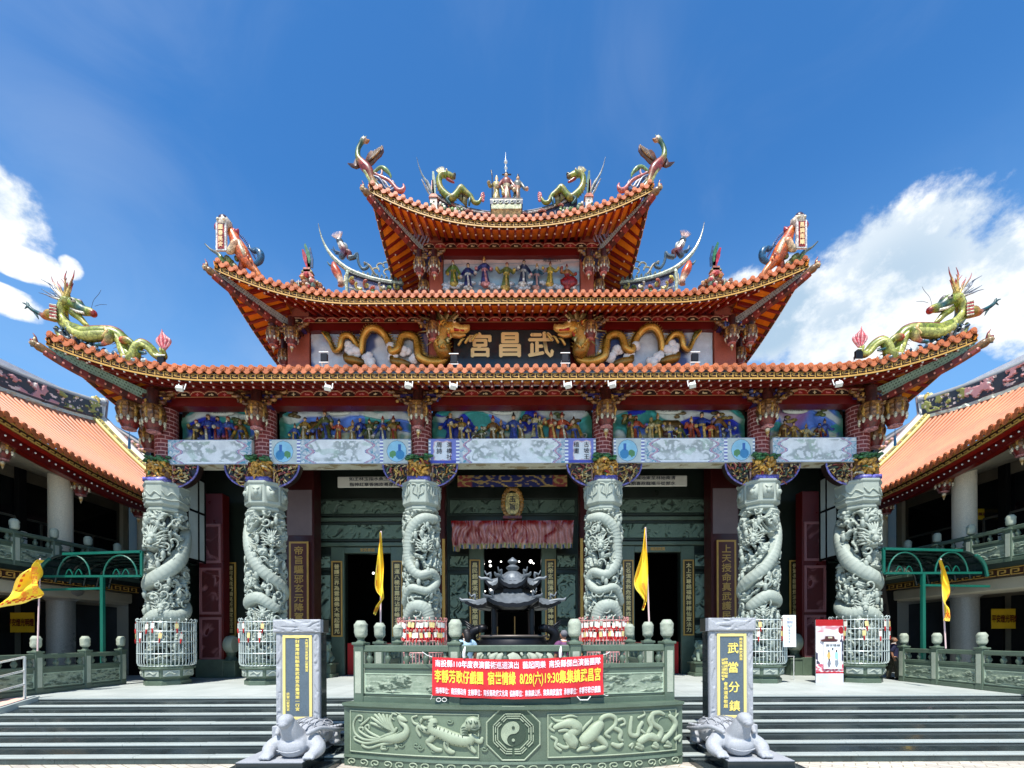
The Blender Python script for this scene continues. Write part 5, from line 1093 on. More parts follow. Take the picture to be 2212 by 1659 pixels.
def rail_section(parent, p0, p1, seed, zs=(.45, 1.45, 1.1)):
    p0, p1 = np.asarray(p0, float), np.asarray(p1, float); d = p1 - p0; L = np.linalg.norm(d); d /= L; n_ = np.array([d[1], -d[0], 0]); up = np.array([0, 0, 1.])
    if n_[1] > 0.3 or (abs(n_[1]) <= .3 and n_[0] * p0[0] > 0): n_ = -n_
    m = (p0 + p1) / 2; H = 1.28
    b = MB(); b.obox(m + up * (H - .075), [d, n_, up], (L / 2, .085, .075)); b.build('top_rail', M_green, parent, bevel=.02)
    b = MB(); b.obox(m + up * (H * .64), [d, n_, up], (L / 2, .08, .05)); b.obox(m + up * .07, [d, n_, up], (L / 2, .1, .07)); b.obox(m + up * (H * .36), [d, n_, up], (L / 2, .05, H * .25)); b.build('rail_body', M_green, parent, bevel=.012)
    b = MB(); nv_ = max(2, int(L / .42))
    for k in range(nv_):
        c = p0 + d * L * (k + .5) / nv_; z = H * .64 + .05
        b.lathe([(.05, z), (.05, z + .03), (.085, z + .1), (.07, z + .16), (.035, z + .2), (.06, z + .25), (.05, H - .15)], c, 10)
    b.build('vase_baluster', M_green, parent, smooth=True)
    b = MB(); c0 = p0 + d * .12 + n_ * .055 + up * .2; Lx, Lz = L - .24, H * .36; nu = max(8, int(Lx * 42)); nv2 = 20
    u = np.linspace(0, 1, nu + 1); v = np.linspace(0, 1, nv2 + 1); U, V = np.meshgrid(u, v, indexing='ij')
    hf = lambda u, v: sstep(fbm(u * Lx * 2.6 + seed, v * 3.4, seed, 4) + .35 * (.55 - v), -.1, .35)
    bor = lambda u, v: (np.minimum(u * Lx, Lx - u * Lx) < .045) | (np.minimum(v, 1 - v) * Lz < .03)
    D = np.where(bor(U, V), .012, .03 * hf(U, V) * (.6 + .4 * ridge(U * Lx * 5, V * 4, seed, 2)))
    P_ = c0 + U[..., None] * d * Lx + V[..., None] * up * Lz + D[..., None] * n_
    Uc, Vc = (U[:-1, :-1] + U[1:, 1:]) / 2, (V[:-1, :-1] + V[1:, 1:]) / 2
    cc = mix(np.array(S(128, 142, 122)) * np.ones(Uc.shape + (3,)), S(56, 74, 60), hf(Uc, Vc) * .9); cc = mix(cc, S(150, 162, 142), sstep(ridge(Uc * Lx * 4.5, Vc * 4, seed + 2, 3), .9, 1.3) * .7); cc[bor(Uc, Vc)] = S(160, 178, 154)
    b.grid(P_, col=cc); b.build('landscape_panel', M_carve, parent)
def railing(name, label, pts, h=1.9, group=None):
    t = thing(name, label, 'railing', tuple(np.mean(pts, 0)), group)
    for i, p in enumerate(pts):
        q = np.asarray(pts[min(i + 1, len(pts) - 1)]) - np.asarray(pts[max(i - 1, 0)]); post_mesh(t, p, h, yaw=math.atan2(q[1], q[0]))
        if i < len(pts) - 1: rail_section(t, np.asarray(p), np.asarray(pts[i + 1]), i * 3.7 + p[0])
    return t
zl = 1.385
pp = [(-3.45, float(yarc(-3.45)) + .28, zl), (-1.24, float(yarc(-1.24)) + .28, zl), (1.33, float(yarc(1.33)) + .28, zl), (3.5, float(yarc(3.5)) + .28, zl)]
railing('podium_railing', 'green stone railing with carved drum caps along the curved podium front', [pp[0], pp[1], pp[2], pp[3]], 1.86)
railing('podium_railing', 'short green stone railing running back along the left side of the podium', [(-3.45, 12.0, zl), (-3.45, 13.9, zl)], 1.86)
railing('podium_railing', 'short green stone railing running back along the right side of the podium', [(3.5, 12.0, zl), (3.5, 13.9, zl)], 1.86)
for sx in (-1, 1):
    X = sx * 15.2
    railing('terrace_railing', ('green stone railing with landscape panels at the %s edge of the terrace' % ('left' if sx < 0 else 'right')), [(X, y, PZ + .004) for y in ((11.2, 13.0, 14.75, 16.45, 17.95) if sx < 0 else (11.4, 13.25, 15.0, 16.6, 18.0))], 1.88)

# ---------------------------------------------------------------- tortoise steles
M_letter = mat('yellow_letters', S(236, 214, 110), rough=.45, var=.06)
M_gold2 = mat('pale_gold_frame', S(226, 206, 128), rough=.45, var=.05, fine=.05)
M_slate = mat('slate_face', S(84, 98, 108), rough=.4, var=.1, vs_=5, fine=.14)
def tortoise(x, y, z, hx, label):
    b = MB(); A_ = np.array([x, y, z])
    b.ball(A_ + [0, .95, .34], (.45, .82, .36), 22); b.ball(A_ + [0, .28, .26], (.34, .34, .30), 18); b.ball(A_ + [hx * .0, .1, .22], (.30, .2, .22), 16)
    b.tube([A_ + [0, .25, .35], A_ + [hx * .5, .1, .55], A_ + [hx, .02, .74]], [.26, .21, .17], 14, 4); b.ball(A_ + [hx, -.04, .80], (.155, .19, .14), 16); b.ball(A_ + [hx, -.16, .74], (.11, .1, .08), 12)
    for sx in (-1, 1):
        b.tube([A_ + [sx * .3, .35, .3], A_ + [sx * .5, .2, .18], A_ + [sx * .46, .02, .08]], [.2, .16, .12], 12, 4); b.ball(A_ + [sx * .45, -.05, .085], (.14, .12, .085), 12)
        for k in (-1, 0, 1): b.ball(A_ + [sx * .45 + k * .085, -.15, .055], (.045, .07, .05), 8)
        b.tube([A_ + [sx * .4, 1.3, .25], A_ + [sx * .43, 1.35, .1]], [.16, .12], 10); b.ball(A_ + [sx * .43, 1.3, .08], (.14, .18, .08), 10)
        b.ball(A_ + [hx + sx * .09, -.14, .84], .035, 8)
        b.tube([A_ + [sx * .32, .1, .5], A_ + [sx * .45, .45, .55], A_ + [sx * .57, .95, .42], A_ + [sx * .5, 1.6, .3]], [.05, .055, .06, .05], 8, 4)
    b.tube([A_ + [0, 1.7, .2], A_ + [.1, 1.85, .1]], [.09, .03], 8)
    o = b.build('stone_tortoise', M_grey, smooth=True); m = o.modifiers.new('remesh', 'REMESH'); m.mode = 'VOXEL'; m.voxel_size = .019; m.use_smooth_shade = True
    s_ = o.modifiers.new('soft', 'SMOOTH'); s_.factor = .5; s_.iterations = 3
    tag(o, label, 'stone tortoise')
    b = MB()
    for sx in (-1, 1):                                 # shell edge scales and carved scrolls
        for k in range(9): t_ = k / 8; b.ball(A_ + [sx * (.30 + .26 * math.sin(t_ * 2.2)), .25 + 1.2 * t_, .53 - .1 * t_ * t_], (.05, .06, .03), 7)
        for k in range(3): b.tube([A_ + [sx * (.42 + .02 * k + .05 * math.cos(q)), .28 + .14 * k - .02, .34 - .04 * k + .05 * math.sin(q)] for q in np.linspace(0, 5, 9)], .013, 5)
    for k in range(7):                                 # shell plates
        for j in range(3):
            u, v = -.36 + .12 * k + (.06 if j % 2 else 0), .35 + .38 * j; h_ = .34 + .36 * math.sqrt(max(0, 1 - (u / .49) ** 2 - ((v - .95) / .85) ** 2)); b.tube([A_ + [u + .07 * math.cos(q), v + .2 * math.sin(q), .34 + .365 * math.sqrt(max(0.0, 1 - ((u + .07 * math.cos(q)) / .5) ** 2 - ((v + .2 * math.sin(q) - .95) / .87) ** 2))] for q in np.arange(6) * 1.047], .013, 4, closed=True)
    b.tube([A_ + [q, -.085 + .12 * abs(q) ** 1.6, .26 - .12 * math.cos(q * 4)] for q in np.linspace(-.24, .24, 9)], .014, 5)
    b.tube([A_ + [hx + q, -.235 + .3 * q * q * 6, .745 + .035 * math.cos(q * 14)] for q in np.linspace(-.1, .1, 7)], .01, 5)
    b.build('shell_carving', M_grey, o, smooth=True)
def stele(x, sx, label, seed, texts):
    y = 10.6; w = .5; z0, z1 = .83, 3.26
    t = thing('stone_stele', label, 'stele', (x, y, .3))
    b = MB(); b.box(x - .56, x + .56, y - .08, y + .5, .5, z0); b.build('socket', M_grey, t, bevel=.015)
    b = MB(); b.box(x - w, x + w, y, y + .1, z0, z1 - .3); b.build('border_stone', M_grey, t, bevel=.012)
    b = MB(); b.box(x - w + .004, x + w - .004, y + .102, y + .42, z0, z1 - .28); b.build('back_slab', M_black, t, bevel=.01)
    b = MB(); cxw = .54; U, V = np.meshgrid(np.linspace(0, 1, 70), np.linspace(0, 1, 22), indexing='ij')
    D = .03 * sstep(ridge(U * 3 + seed + pn(U * 3, V * 2) * .7, V * 1.7, seed, 3), .1, 1.0) * sstep(np.minimum(U, 1 - U), 0, .04) * sstep(np.minimum(V, 1 - V), 0, .08)
    b.box(x - cxw, x + cxw, y - .04, y + .12, z1 - .3, z1); b.grid(np.stack([x - cxw + 2 * cxw * U, y - .042 - D, z1 - .3 + .3 * V], -1)); b.build('carved_cap', M_grey, t, smooth=40)
    b = MB(); b.box(x - cxw, x + cxw, y + .122, y + .44, z1 - .31, z1 - .002); b.build('cap_back', M_dkgreen, t, bevel=.01)
    b = MB()
    for s_ in (-1, 1):
        U, V = np.meshgrid(np.linspace(0, 1, 10), np.linspace(0, 1, 120), indexing='ij'); D = .022 * sstep(ridge(U * .7 + seed * s_, V * 7 + pn(U, V * 6), seed, 2), .2, 1.0) * sstep(np.minimum(U, 1 - U), 0, .15); b.grid(np.stack([x + s_ * .43 - .06 + .12 * U, y - .004 - D, z0 + .12 + (z1 - z0 - .46) * V], -1))
    U, V = np.meshgrid(np.linspace(0, 1, 50), np.linspace(0, 1, 8), indexing='ij'); D = .03 * sstep(ridge(U * 4 + seed, V * .9, 3, 2), .1, 1.0) * sstep(np.minimum(V, 1 - V), 0, .2); b.grid(np.stack([x - .48 + .96 * U, y - .004 - D, z0 + .01 + .1 * V], -1))
    b.build('border_carving', M_grey, t, smooth=True)
    fx, fz0, fz1 = .335, z0 + .14, z1 - .36
    b = MB(); b.box(x - fx, x + fx, y - .012, y + .01, fz0, fz1); b.build('inscription_face', M_slate, t)
    b = MB()
    for q in ((-fx, -fx + .065, fz0, fz1), (fx - .065, fx, fz0, fz1), (-fx + .065, fx - .065, fz0, fz0 + .065), (-fx + .065, fx - .065, fz1 - .065, fz1)): b.box(x + q[0], x + q[1], y - .028, y - .01, q[2], q[3])
    b.build('gold_frame', M_gold2, t, bevel=.006)
    for s, h, dx, zc, wx_, bo in texts: letters(s, h, (x + dx, y - .014, zc), t, M_letter, vertical=True, wx=wx_, bold=bo, depth=.006)
    b = MB(); b.box(x - .68, x + .68, y - 1.28, y + 1.05, .12, .31); b.build('plinth', M_black, t, bevel=.012)
    b = MB(); b.box(x - .67, x + .67, y - 1.27, y + 1.04, .311, .325); b.build('plinth_top', M_grey, t)
    b = MB(); b.box(x - 1.05, x + 1.05, y - 1.75, y + .75, .004, .12); b.build('lower_step', M_black, t, bevel=.012)
    return t
stele(-4.93, -1, 'grey stele left of the podium with one long column of small gold characters', 3.0, [('敕封臺灣南投縣集集武昌宮為臺灣第一行宮', 1.72, 0, 2.03, 1.25, .02), ('大陸湖北省武當山紫霄宮', .75, .215, 2.44, 1.2, .02), ('武當山紫霄宮', .42, -.215, 1.38, 1.2, .02)])
stele(5.0, 1, 'grey stele right of the podium with four large gold characters', 8.0, [('武', .25, .03, 2.57, 1, .02), ('當', .25, .03, 2.13, 1, .02), ('分', .25, .05, 1.68, 1, .02), ('鎮', .25, .06, 1.25, 1, .02), ('南投集集武昌宮', .52, .21, 2.55, 1.2, .02), ('中國道教協會', .46, -.13, 2.12, 1.2, .02), ('武當山道教協會', .5, -.20, 2.08, 1.2, .02), ('會長道長敬題', .6, -.14, 1.5, 1.1, .02)])
tortoise(-4.64, 9.62, .326, -.06, 'grey granite tortoise lying at the foot of the stele with one long gold column')
tortoise(4.74, 9.62, .326, .05, 'grey granite tortoise lying at the foot of the stele with four gold characters')

# ---------------------------------------------------------------- wire baskets round the column feet, prayer tags
where = ('the far left dragon column', 'the second dragon column from the left', 'the dragon column left of the burner', 'the dragon column right of the burner', 'the second dragon column from the right', 'the far right dragon column')
def tagmesh(cl, tas):
    b = MB(); b.box(-.055, .055, -.008, .008, -.19, 0, cl); b.tube([(0, 0, 0), (0, .01, .06)], .008, 4, col=S(200, 60, 50)); b.tube([(0, 0, -.19), (0, -.004, -.24), (0, 0, -.36)], [.012, .03, .02], 6, col=tas); return b
TAGM = [tagmesh(c_, t_) for c_, t_ in ((S(236, 230, 214), S(190, 30, 30)), (S(240, 238, 232), S(200, 50, 46)), (S(226, 206, 140), S(170, 26, 26)))]
tm = None
for i, cx in enumerate(CX6):
    M_ = M_pink if i in (2, 3) else M_metal
    t = thing('wire_basket', ('pink' if i in (2, 3) else 'white') + ' wire basket ringed round the foot of ' + where[i], 'wire basket', (cx, CYc, 1.8), 'wire baskets round the column feet')
    b = MB(); rb = .93; A_ = np.linspace(0, 2 * np.pi, 40, endpoint=False)
    for k in range(46):
        a = k * 2 * np.pi / 46; c_, s_ = math.cos(a), math.sin(a)
        b.tube([(cx + .80 * c_, CYc + .80 * s_, 1.80), (cx + .9 * c_, CYc + .9 * s_, 1.84), (cx + rb * c_, CYc + rb * s_, 1.94), (cx + rb * c_, CYc + rb * s_, 3.48)], .0135, 5)
        if k % 2 == 0: b.tube([(cx + (rb + .03 * math.sin(q)) * c_, CYc + (rb + .03 * math.sin(q)) * s_, 3.48 + .12 * q / 3) for q in np.linspace(0, 3.1, 5)] + [(cx + (rb - .06) * c_, CYc + (rb - .06) * s_, 3.55)], .012, 4)
    b.build('bars', M_, t)
    for z in (1.82, 2.28, 2.72, 3.12, 3.46):
        b = MB(); r = rb if z > 1.9 else .86; b.tube([(cx + (r + .006) * math.cos(a), CYc + (r + .006) * math.sin(a), z) for a in A_], .018, 6, closed=True); b.build('hoop', M_, t)
    wh = ('the far left column', 'the second column from left', 'the column left of the burner', 'the column right of the burner', 'the second column from right', 'the far right column')[i]; rn = random.Random(60 + i); n = 15 if i in (2, 3) else 4
    for row, z in enumerate((3.42, 3.06)):
        for k in range(n):
            a = -math.pi / 2 + (-1.25 + 2.5 * (k + .5) / n) + rn.uniform(-.05, .05) + (0 if i in (2, 3) else rn.uniform(-.25, .25)); q = rn.randrange(3)
            o = TAGM[q].build('prayer_tag', M_paint) if not isinstance(TAGM[q], bpy.types.Mesh) else link('prayer_tag', TAGM[q])
            if not isinstance(TAGM[q], bpy.types.Mesh): TAGM[q] = o.data
            o.location = (cx + (rb + .035) * math.cos(a), CYc + (rb + .035) * math.sin(a), z - rn.uniform(0, .05)); o.rotation_euler = (0, rn.uniform(-.15, .15), a + math.pi / 2)
            tag(o, 'pale prayer tag on %s row of basket round %s' % (('upper', 'lower')[row], wh), 'prayer tag', 'prayer tags hung on the wire baskets')
    if i in (2, 3):
        b = MB(); b.grid([[(cx + (rb - .03) * math.cos(a), CYc + (rb - .03) * math.sin(a), z) for z in (2.74, 2.98)] for a in A_], True); b.grid([[(cx + (rb - .03) * math.cos(a), CYc + (rb - .03) * math.sin(a), z) for z in (3.13, 3.25)] for a in A_], True); b.build('red_ribbon', mat('ribbon_red', S(196, 26, 30), rough=.6) if 'ribbon_red' not in bpy.data.materials else bpy.data.materials['ribbon_red'], t)

# ---------------------------------------------------------------- incense burner
IB = thing('incense_burner', 'dark bronze incense burner under a two tiered pale metal pagoda roof', 'incense burner', (0, 13, PZ)); xb, yb_ = 0.0, 12.9
def flare_roof(z0, hw, rise_, inner, z1, nm, sag=.1):
    b = MB(); n = 12; c8 = [(math.cos(k * math.pi / 3), math.sin(k * math.pi / 3)) for k in range(6)]
    def ed(t):                                          # hexagon edge position, t in 0..6
        k = int(t) % 6; f = t - int(t); p = np.array(c8[k]) * (1 - f) + np.array(c8[(k + 1) % 6]) * f; cr_ = abs(f - .5) * 2; return p, cr_
    rows = []
    for v in np.linspace(0, 1, 8):
        r_ = []
        for t in np.linspace(0, 6, 6 * n, endpoint=False):
            p, cn = ed(t); w_ = hw * (1 - v) * (1 + .16 * cn ** 6) + inner * v; z = z0 + (z1 - z0) * (v ** 1.5) + rise_ * cn ** 4 * (1 - v) ** 2 - sag * (1 - cn ** 2) * (1 - v) ** 2 + .012 * math.cos(t * 2 * math.pi * 4); r_.append((xb + p[0] * w_, yb_ + p[1] * w_, z))
        rows.append(r_)
    b.grid(rows, False, True); o = b.build(nm, M_pewter, IB, smooth=True)
    b = MB(); b.grid([[(x, y, z - .10 - .03 * j) if j == 0 else (xb + (x - xb) * .6, yb_ + (y - yb_) * .6, z0 - .2) for j in range(2)] for x, y, z in rows[0]], True); b.grid([[(x, y, z), (x, y, z - .1)] for x, y, z in rows[0]], True); b.build('eave_board', M_iron, o)  # dark bronze soffit and fascia under the roof edge
    for k in range(6):
        b = MB(); a = k * math.pi / 3; e = np.array([xb + math.cos(a) * hw * 1.13, yb_ + math.sin(a) * hw * 1.13, z0 + rise_]); d = np.array([math.cos(a), math.sin(a), 0]); b.tube([e - d * hw * .3 - [0, 0, rise_ * .5], e - d * .05, e + d * .10 + [0, 0, .0], e + d * .17 + [0, 0, .06]], [.05, .05, .045, .02], 7, 3); m = e - d * hw * .22; b.tube([m, m + [0, 0, .16], m + d * .1 + [0, 0, .1], m + d * .16 + [0, 0, .22]], [.03, .04, .03, .012], 6, 2); b.build('corner_ornament', M_pewter, o, smooth=True)
    
zz = lambda py: EYE + (1378 - py) * yb_ / 1000
flare_roof(zz(1304), 1.16, .10, .55, zz(1284), 'lower_roof', .06); flare_roof(zz(1262), .68, .16, .16, zz(1236), 'upper_roof', .06)
b = MB(); b.lathe([(.5, zz(1290)), (.5, zz(1258))], (xb, yb_, 0), 6); b.build('drum', M_iron, IB)
b = MB(); b.lathe([(.30, zz(1258)), (.34, zz(1255)), (.27, zz(1243)), (.17, zz(1236)), (.12, zz(1234))], (xb, yb_, 0), 28); b.lathe([(.08, zz(1236)), (.17, zz(1229)), (.19, zz(1226)), (.1, zz(1221)), (.07, zz(1219)), (.14, zz(1214)), (.13, zz(1211)), (.06, zz(1207)), (.02, zz(1204))], (xb, yb_, 0), 22); b.build('gourd_finial', M_pewter, IB, smooth=50)
b = MB()
for a in (.785, 2.356, 3.927, 5.498): b.cyl((xb + .72 * math.cos(a), yb_ + .72 * math.sin(a), 0), .07, zz(1374), zz(1300), 10)
b.build('roof_post', M_iron, IB)
b = MB(); b.lathe([(.55, 1.375), (.62, 1.5), (.45, 1.7), (.55, 1.9), (.95, 2.3), (1.02, 2.6), (.9, zz(1378)), (.95, zz(1374)), (.88, zz(1374)), (.8, 2.6)], (xb, yb_, 0), 32, cap=False); bw = b.build('bowl', M_iron, IB, smooth=50)
b = MB(); b.lathe([(.92, zz(1377)), (.97, zz(1374.5)), (.92, zz(1372))], (xb, yb_, 0), 32, cap=False); b.build('rim', mat('worn_rim', S(110, 100, 92), rough=.4, metal=.3), IB, smooth=True)
for sx in (-1, 1):
    b = MB(); c = np.array([xb + sx * .95, yb_ - .1, 2.7]); b.tube([c - [sx * .1, 0, .2], c + [sx * .15, -.1, .0], c + [sx * .18, -.15, .25], c + [-sx * .05, -.2, .38]], [.16, .14, .14, .1], 9, 4); b.ball(c + [-sx * .12, -.22, .38], (.16, .13, .12), 9)
    for k in range(6): b.tube([c + [sx * .12, -.1, .1 + .06 * k], c + [sx * (.28 + .02 * k), -.05, .2 + .08 * k]], [.05, .012], 5)
    b.build('dragon_handle', M_iron, IB, smooth=True)
b = MB()
for x in (-.42, .05, .5): b.tube([(xb + x, yb_ - .3, zz(1376)), (xb + x, yb_ - .3, zz(1376) + (.55 if x == .05 else .28))], .014, 5)
b.build('incense_stick', mat('incense', S(206, 150, 80), rough=.7), IB)
b = MB()
for sx in (-1, 1):
    for k in range(4): a = k * 1.57; b.tube([(sx * (.25 + .2 * k), 11.9, 2.0 + .25 * math.sin(k)), (sx * (.35 + .2 * k), 11.82, 2.3), (sx * (.2 + .2 * k), 11.86, 2.42)], [.09, .11, .04], 7, 3)
b.ball((0, 11.85, 2.2), (.25, .12, .25), 10, lump=.2); b.build('beast_face', M_cap, IB, smooth=True)
# ================================================================ side halls
K = 1.17
def wing(sx):
    side = 'left' if sx < 0 else 'right'
    t = thing('side_hall', 'two storey side hall with orange tiled roof on the %s of the courtyard' % side, 'side hall', (sx * 20, 19, PZ))
    Wp = lambda x, y, z: np.array([sx * x * K, y * K, EYE + (z - EYE) * K])
    ze = lambda y: 8.72 + (.0165 if y < 20.5 else .03) * (20.5 - y) ** 2
    zr = lambda y: 13.25 + .95 * max(0, (y - 15) / 7.2) ** 2
    Y0, Y1 = 9.0, 22.2
    sf = lambda s, y, dz=0: Wp(15 + 4.9 * s, y, ze(y) + (zr(y) - .9 - ze(y)) * (.8 * s + .2 * s * s) + dz)
    b = MB(); b.grid([[sf(s, y) for s in np.linspace(0, 1, 8)] for y in np.linspace(Y0, Y1, 40)]); rf = b.build('roof', M_tile2, t, smooth=True)
    b = MB(); cap = MB(); n = 52
    for i in range(n):
        y = Y0 + (Y1 - Y0) * (i + .5) / n; b.tube([sf(s, y, .03) for s in np.linspace(-.01, 1, 7)], .085, 6, cap=False)
        c = sf(0, y, .03); ay = np.array([0, 1., 0]); o = np.array([-sx, 0, -.1])
        cap.prism([c + .1 * (math.cos(q) * ay + math.sin(q) * np.array([0, 0, 1])) for q in np.linspace(0, 6.283, 12, endpoint=False)], o * .07)
        c = sf(0, y + (Y1 - Y0) / n / 2, -.04); cap.prism([c + ay * u * .15 + np.array([0, 0, v * .12]) for u, v in ((-1, .7), (-.75, -.5), (0, -1.15), (.75, -.5), (1, .7))], o * .035)
    b.build('roll_tiles', M_tile2, rf, smooth=True); cap.build('tile_ends', M_tile, rf, smooth=40)
    for k in range(1, 9):                              # tile course lines
        b = MB(); s = k / 9; b.tube([sf(s, y, .012) for y in np.linspace(Y0, Y1, 60)], .018, 4)
        if k % 2 == 0: b.build('tile_course', M_tile, rf)
    # eave mouldings: brown band, gold lines, dark red fascia with white studs, rafters
    ys = np.linspace(Y0, Y1 - .15, 48)
    def strip(nm, m, x0, za, zb, th=.06):
        b = MB(); b.grid([[Wp(x0, y, ze(y) + za), Wp(x0, y, ze(y) + zb), Wp(x0 + th, y, ze(y) + zb), Wp(x0 + th, y, ze(y) + za)] for y in ys], False, True); return b.build(nm, m, rf)
    strip('fret_band', M_brown, 15.06, -.30, -.07); strip('gold_line', M_goldline, 15.03, -.30, -.26); strip('gold_line', M_goldline, 15.035, -.12, -.07); strip('dark_fascia', M_darkred, 15.3, -.62, -.32); 
    b = MB(); gl = MB(); 
    for i in range(60): y = Y0 + (Y1 - Y0) * (i + .5) / 60; b.ball(Wp(15.27, y, ze(y) - .45), .035, 6); gl.bar(Wp(15.03, y, ze(y) - .22), Wp(15.03, y + .14, ze(y + .14) - .22), .03, .035); gl.bar(Wp(15.03, y, ze(y) - .3), Wp(15.03, y, ze(y) - .22), .03, .03, (1, 0, 0))
    b.build('studs', M_white, rf, smooth=True); gl.build('fret_pattern', M_goldline, rf)
    b = MB(); b.grid([[Wp(15.1, y, ze(y) - .3), Wp(15.32, y, ze(y) - .33)] for y in ys]); b.grid([[Wp(15.36, y, ze(y) - .6), Wp(15.9, y, min(ze(y) - .45, 9.6))] for y in ys]); b.build('soffit_boards', M_red, rf)
    b = MB(); b.grid([[Wp(15.36, y, ze(y) - .55), Wp(18.5, y, 9.25)] for y in ys]); b.build('ceiling', M_plaster, t)
    # ridge wall with flowers and grey coping
    b = MB(); yy = np.linspace(Y0, Y1 + .1, 280); nv = 18
    Uc, Vc = np.meshgrid((yy[:-1] + yy[1:]) / 2, (np.arange(nv) + .5) / nv, indexing='ij')
    f1 = fbm(Uc * 1.9, Vc * 2.2, 3 + sx, 3); c = np.array(S(52, 54, 56)) * np.ones(Uc.shape + (3,)); pal = np.where((np.sin(Uc * .9 + 1) > .3)[..., None], np.array(S(150, 152, 70)), np.array(S(206, 150, 146))); c = mix(c, pal, sstep(f1, .0, .14)); c = mix(c, np.array(S(232, 214, 200)), sstep(fbm(Uc * 4, Vc * 4, 9, 2), .35, .5)); c[(Vc < .14)] = S(196, 206, 186); c[(Vc > .14) & (Vc < .27)] = S(70, 52, 46)
    b.grid([[Wp(19.75 - .1 * ((j > 0) & (j < nv)) * 0, y, zr(y) - .95 + .9 * j / nv) + np.array([-sx * .06 * sstep(float(fbm(y * 1.9, j / nv * 2.2, 3 + sx, 3)), 0, .2), 0, 0]) for j in range(nv + 1)] for y in yy], col=c); b.grid([[Wp(20.2, y, zr(y) - .95), Wp(20.2, y, zr(y))] for y in (yy[0], yy[-1])]); b.build('ridge_wall', M_paint, rf)
    b = MB(); b.tube([Wp(19.95, y, zr(y)) for y in np.linspace(Y0, Y1, 40)] + [Wp(19.9, Y1 + .35, zr(Y1) + .12)], .2, 8); b.build('ridge_coping', mat('coping_grey', S(150, 152, 150), rough=.6) if 'coping_grey' not in bpy.data.materials else bpy.data.materials['coping_grey'], rf, smooth=True)
    # verge: parallel mouldings down the gable end
    pr = [sf(s, Y1, .0) for s in np.linspace(1.0, -.02, 22)]; pr = [Wp(19.9, Y1 + .1, zr(Y1))] + pr
    for dy, r, dz, c, nm in ((-.34, .10, .16, S(206, 196, 120), 'a'), (-.12, .16, .2, S(170, 152, 72), 'b'), (.14, .1, .3, S(206, 206, 190), 'c'), (.32, .11, .38, S(216, 216, 204), 'd'), (.5, .1, .42, S(132, 116, 110), 'e')):
        b = MB(); P_ = np.array(pr) + np.array([0, dy, dz]); b.tube(P_, r, 8, col=c)
        if nm == 'b':
            rn = random.Random(4)
            for q in cr(P_, 6): b.ball(q + [-sx * .05, -.1, .05], .07, 5, np.array(rn.choice([S(92, 76, 34), S(196, 176, 90), S(120, 110, 50), S(150, 84, 70)])))
        b.build('verge_moulding', M_paint, rf, smooth=True)
    b = MB(); b.poly([p + np.array([0, .3, 0]) for p in pr] + [Wp(15.2, Y1 + .26, 5), Wp(20, Y1 + .26, 5)]); b.build('gable_wall', M_dkgreen, t)
    # walls, windows, floors
    b = MB(); b.poly([Wp(18.4, y, z) for y, z in ((Y0, 5.1), (Y1, 5.1), (Y1, 10.5), (Y0, 10.5))]); b.poly([Wp(18.4, y, z) for y, z in ((Y0, 1.34), (Y1, 1.34), (Y1, 5), (Y0, 5))], None); b.build('wall', mat('hall_wall', S(112, 104, 88), rough=.8) if 'hall_wall' not in bpy.data.materials else bpy.data.materials['hall_wall'], t)
    for k, (ya, yb) in enumerate(((9.6, 12.2), (12.5, 15.1), (15.5, 17.0), (17.3, 18.6), (18.9, 21.4))):
        b = MB(); p0, p1 = Wp(18.3, ya, 5.2), Wp(18.39, yb, 8.75); b.box(min(p0[0], p1[0]), max(p0[0], p1[0]), p0[1], p1[1], p0[2], p1[2]); wn = b.build('window', M_glass, t)
        b = MB()
        for z in (7.35,): b.bar(Wp(18.27, ya, z), Wp(18.27, yb, z), .06, .09)
        for y in (ya, (ya + yb) / 2, yb): b.bar(Wp(18.27, y, 5.2), Wp(18.27, y, 7.35), .06, .07, (1, 0, 0))
        b.build('window_frame', mat('frame_bronze', S(92, 86, 74), rough=.5) if 'frame_bronze' not in bpy.data.materials else bpy.data.materials['frame_bronze'], wn)
        p0, p1 = Wp(18.3, ya, 1.36), Wp(18.39, yb, 4.3); b = MB(); b.box(min(p0[0], p1[0]), max(p0[0], p1[0]), p0[1], p1[1], p0[2], p1[2]); b.build('doorway', M_dark, t)
    for y in (9.4, 12.35, 15.3, 17.15, 18.75, 21.7):
        b = MB(); c = Wp(18.22, y, 7.0); b.box(c[0] - .1, c[0] + .1, c[1] - .16, c[1] + .16, Wp(0, 0, 5.1)[2], Wp(0, 0, 9.3)[2]); pl = b.build('pilaster', M_dark if y in (12.35, 17.15) else M_plaster, t)
        if y in (12.35, 17.15):
            b = MB(); c = Wp(18.1, y, 6.3)
            for k in (0, 1): b.box(c[0] - .02, c[0] + .02, c[1] - .12, c[1] + .12, c[2] + k * .34, c[2] + .28 + k * .34)
            b.build('notice_plate', M_white, pl)
    def bx(nm, m, x0, x1, y0, y1, z0, z1, bv=.0, par=t):
        p, q = Wp(x0, y0, z0), Wp(x1, y1, z1); b = MB(); b.box(min(p[0], q[0]), max(p[0], q[0]), p[1], q[1], p[2], q[2]); return b.build(nm, m, par, bevel=bv)
    bx('balcony_floor', M_dkgreen, 15.4, 18.39, Y0, Y1, 4.98, 5.13); bx('fascia', M_brown, 15.5, 15.7, Y0, Y1, 4.72, 4.97)
    b = MB(); n = 34
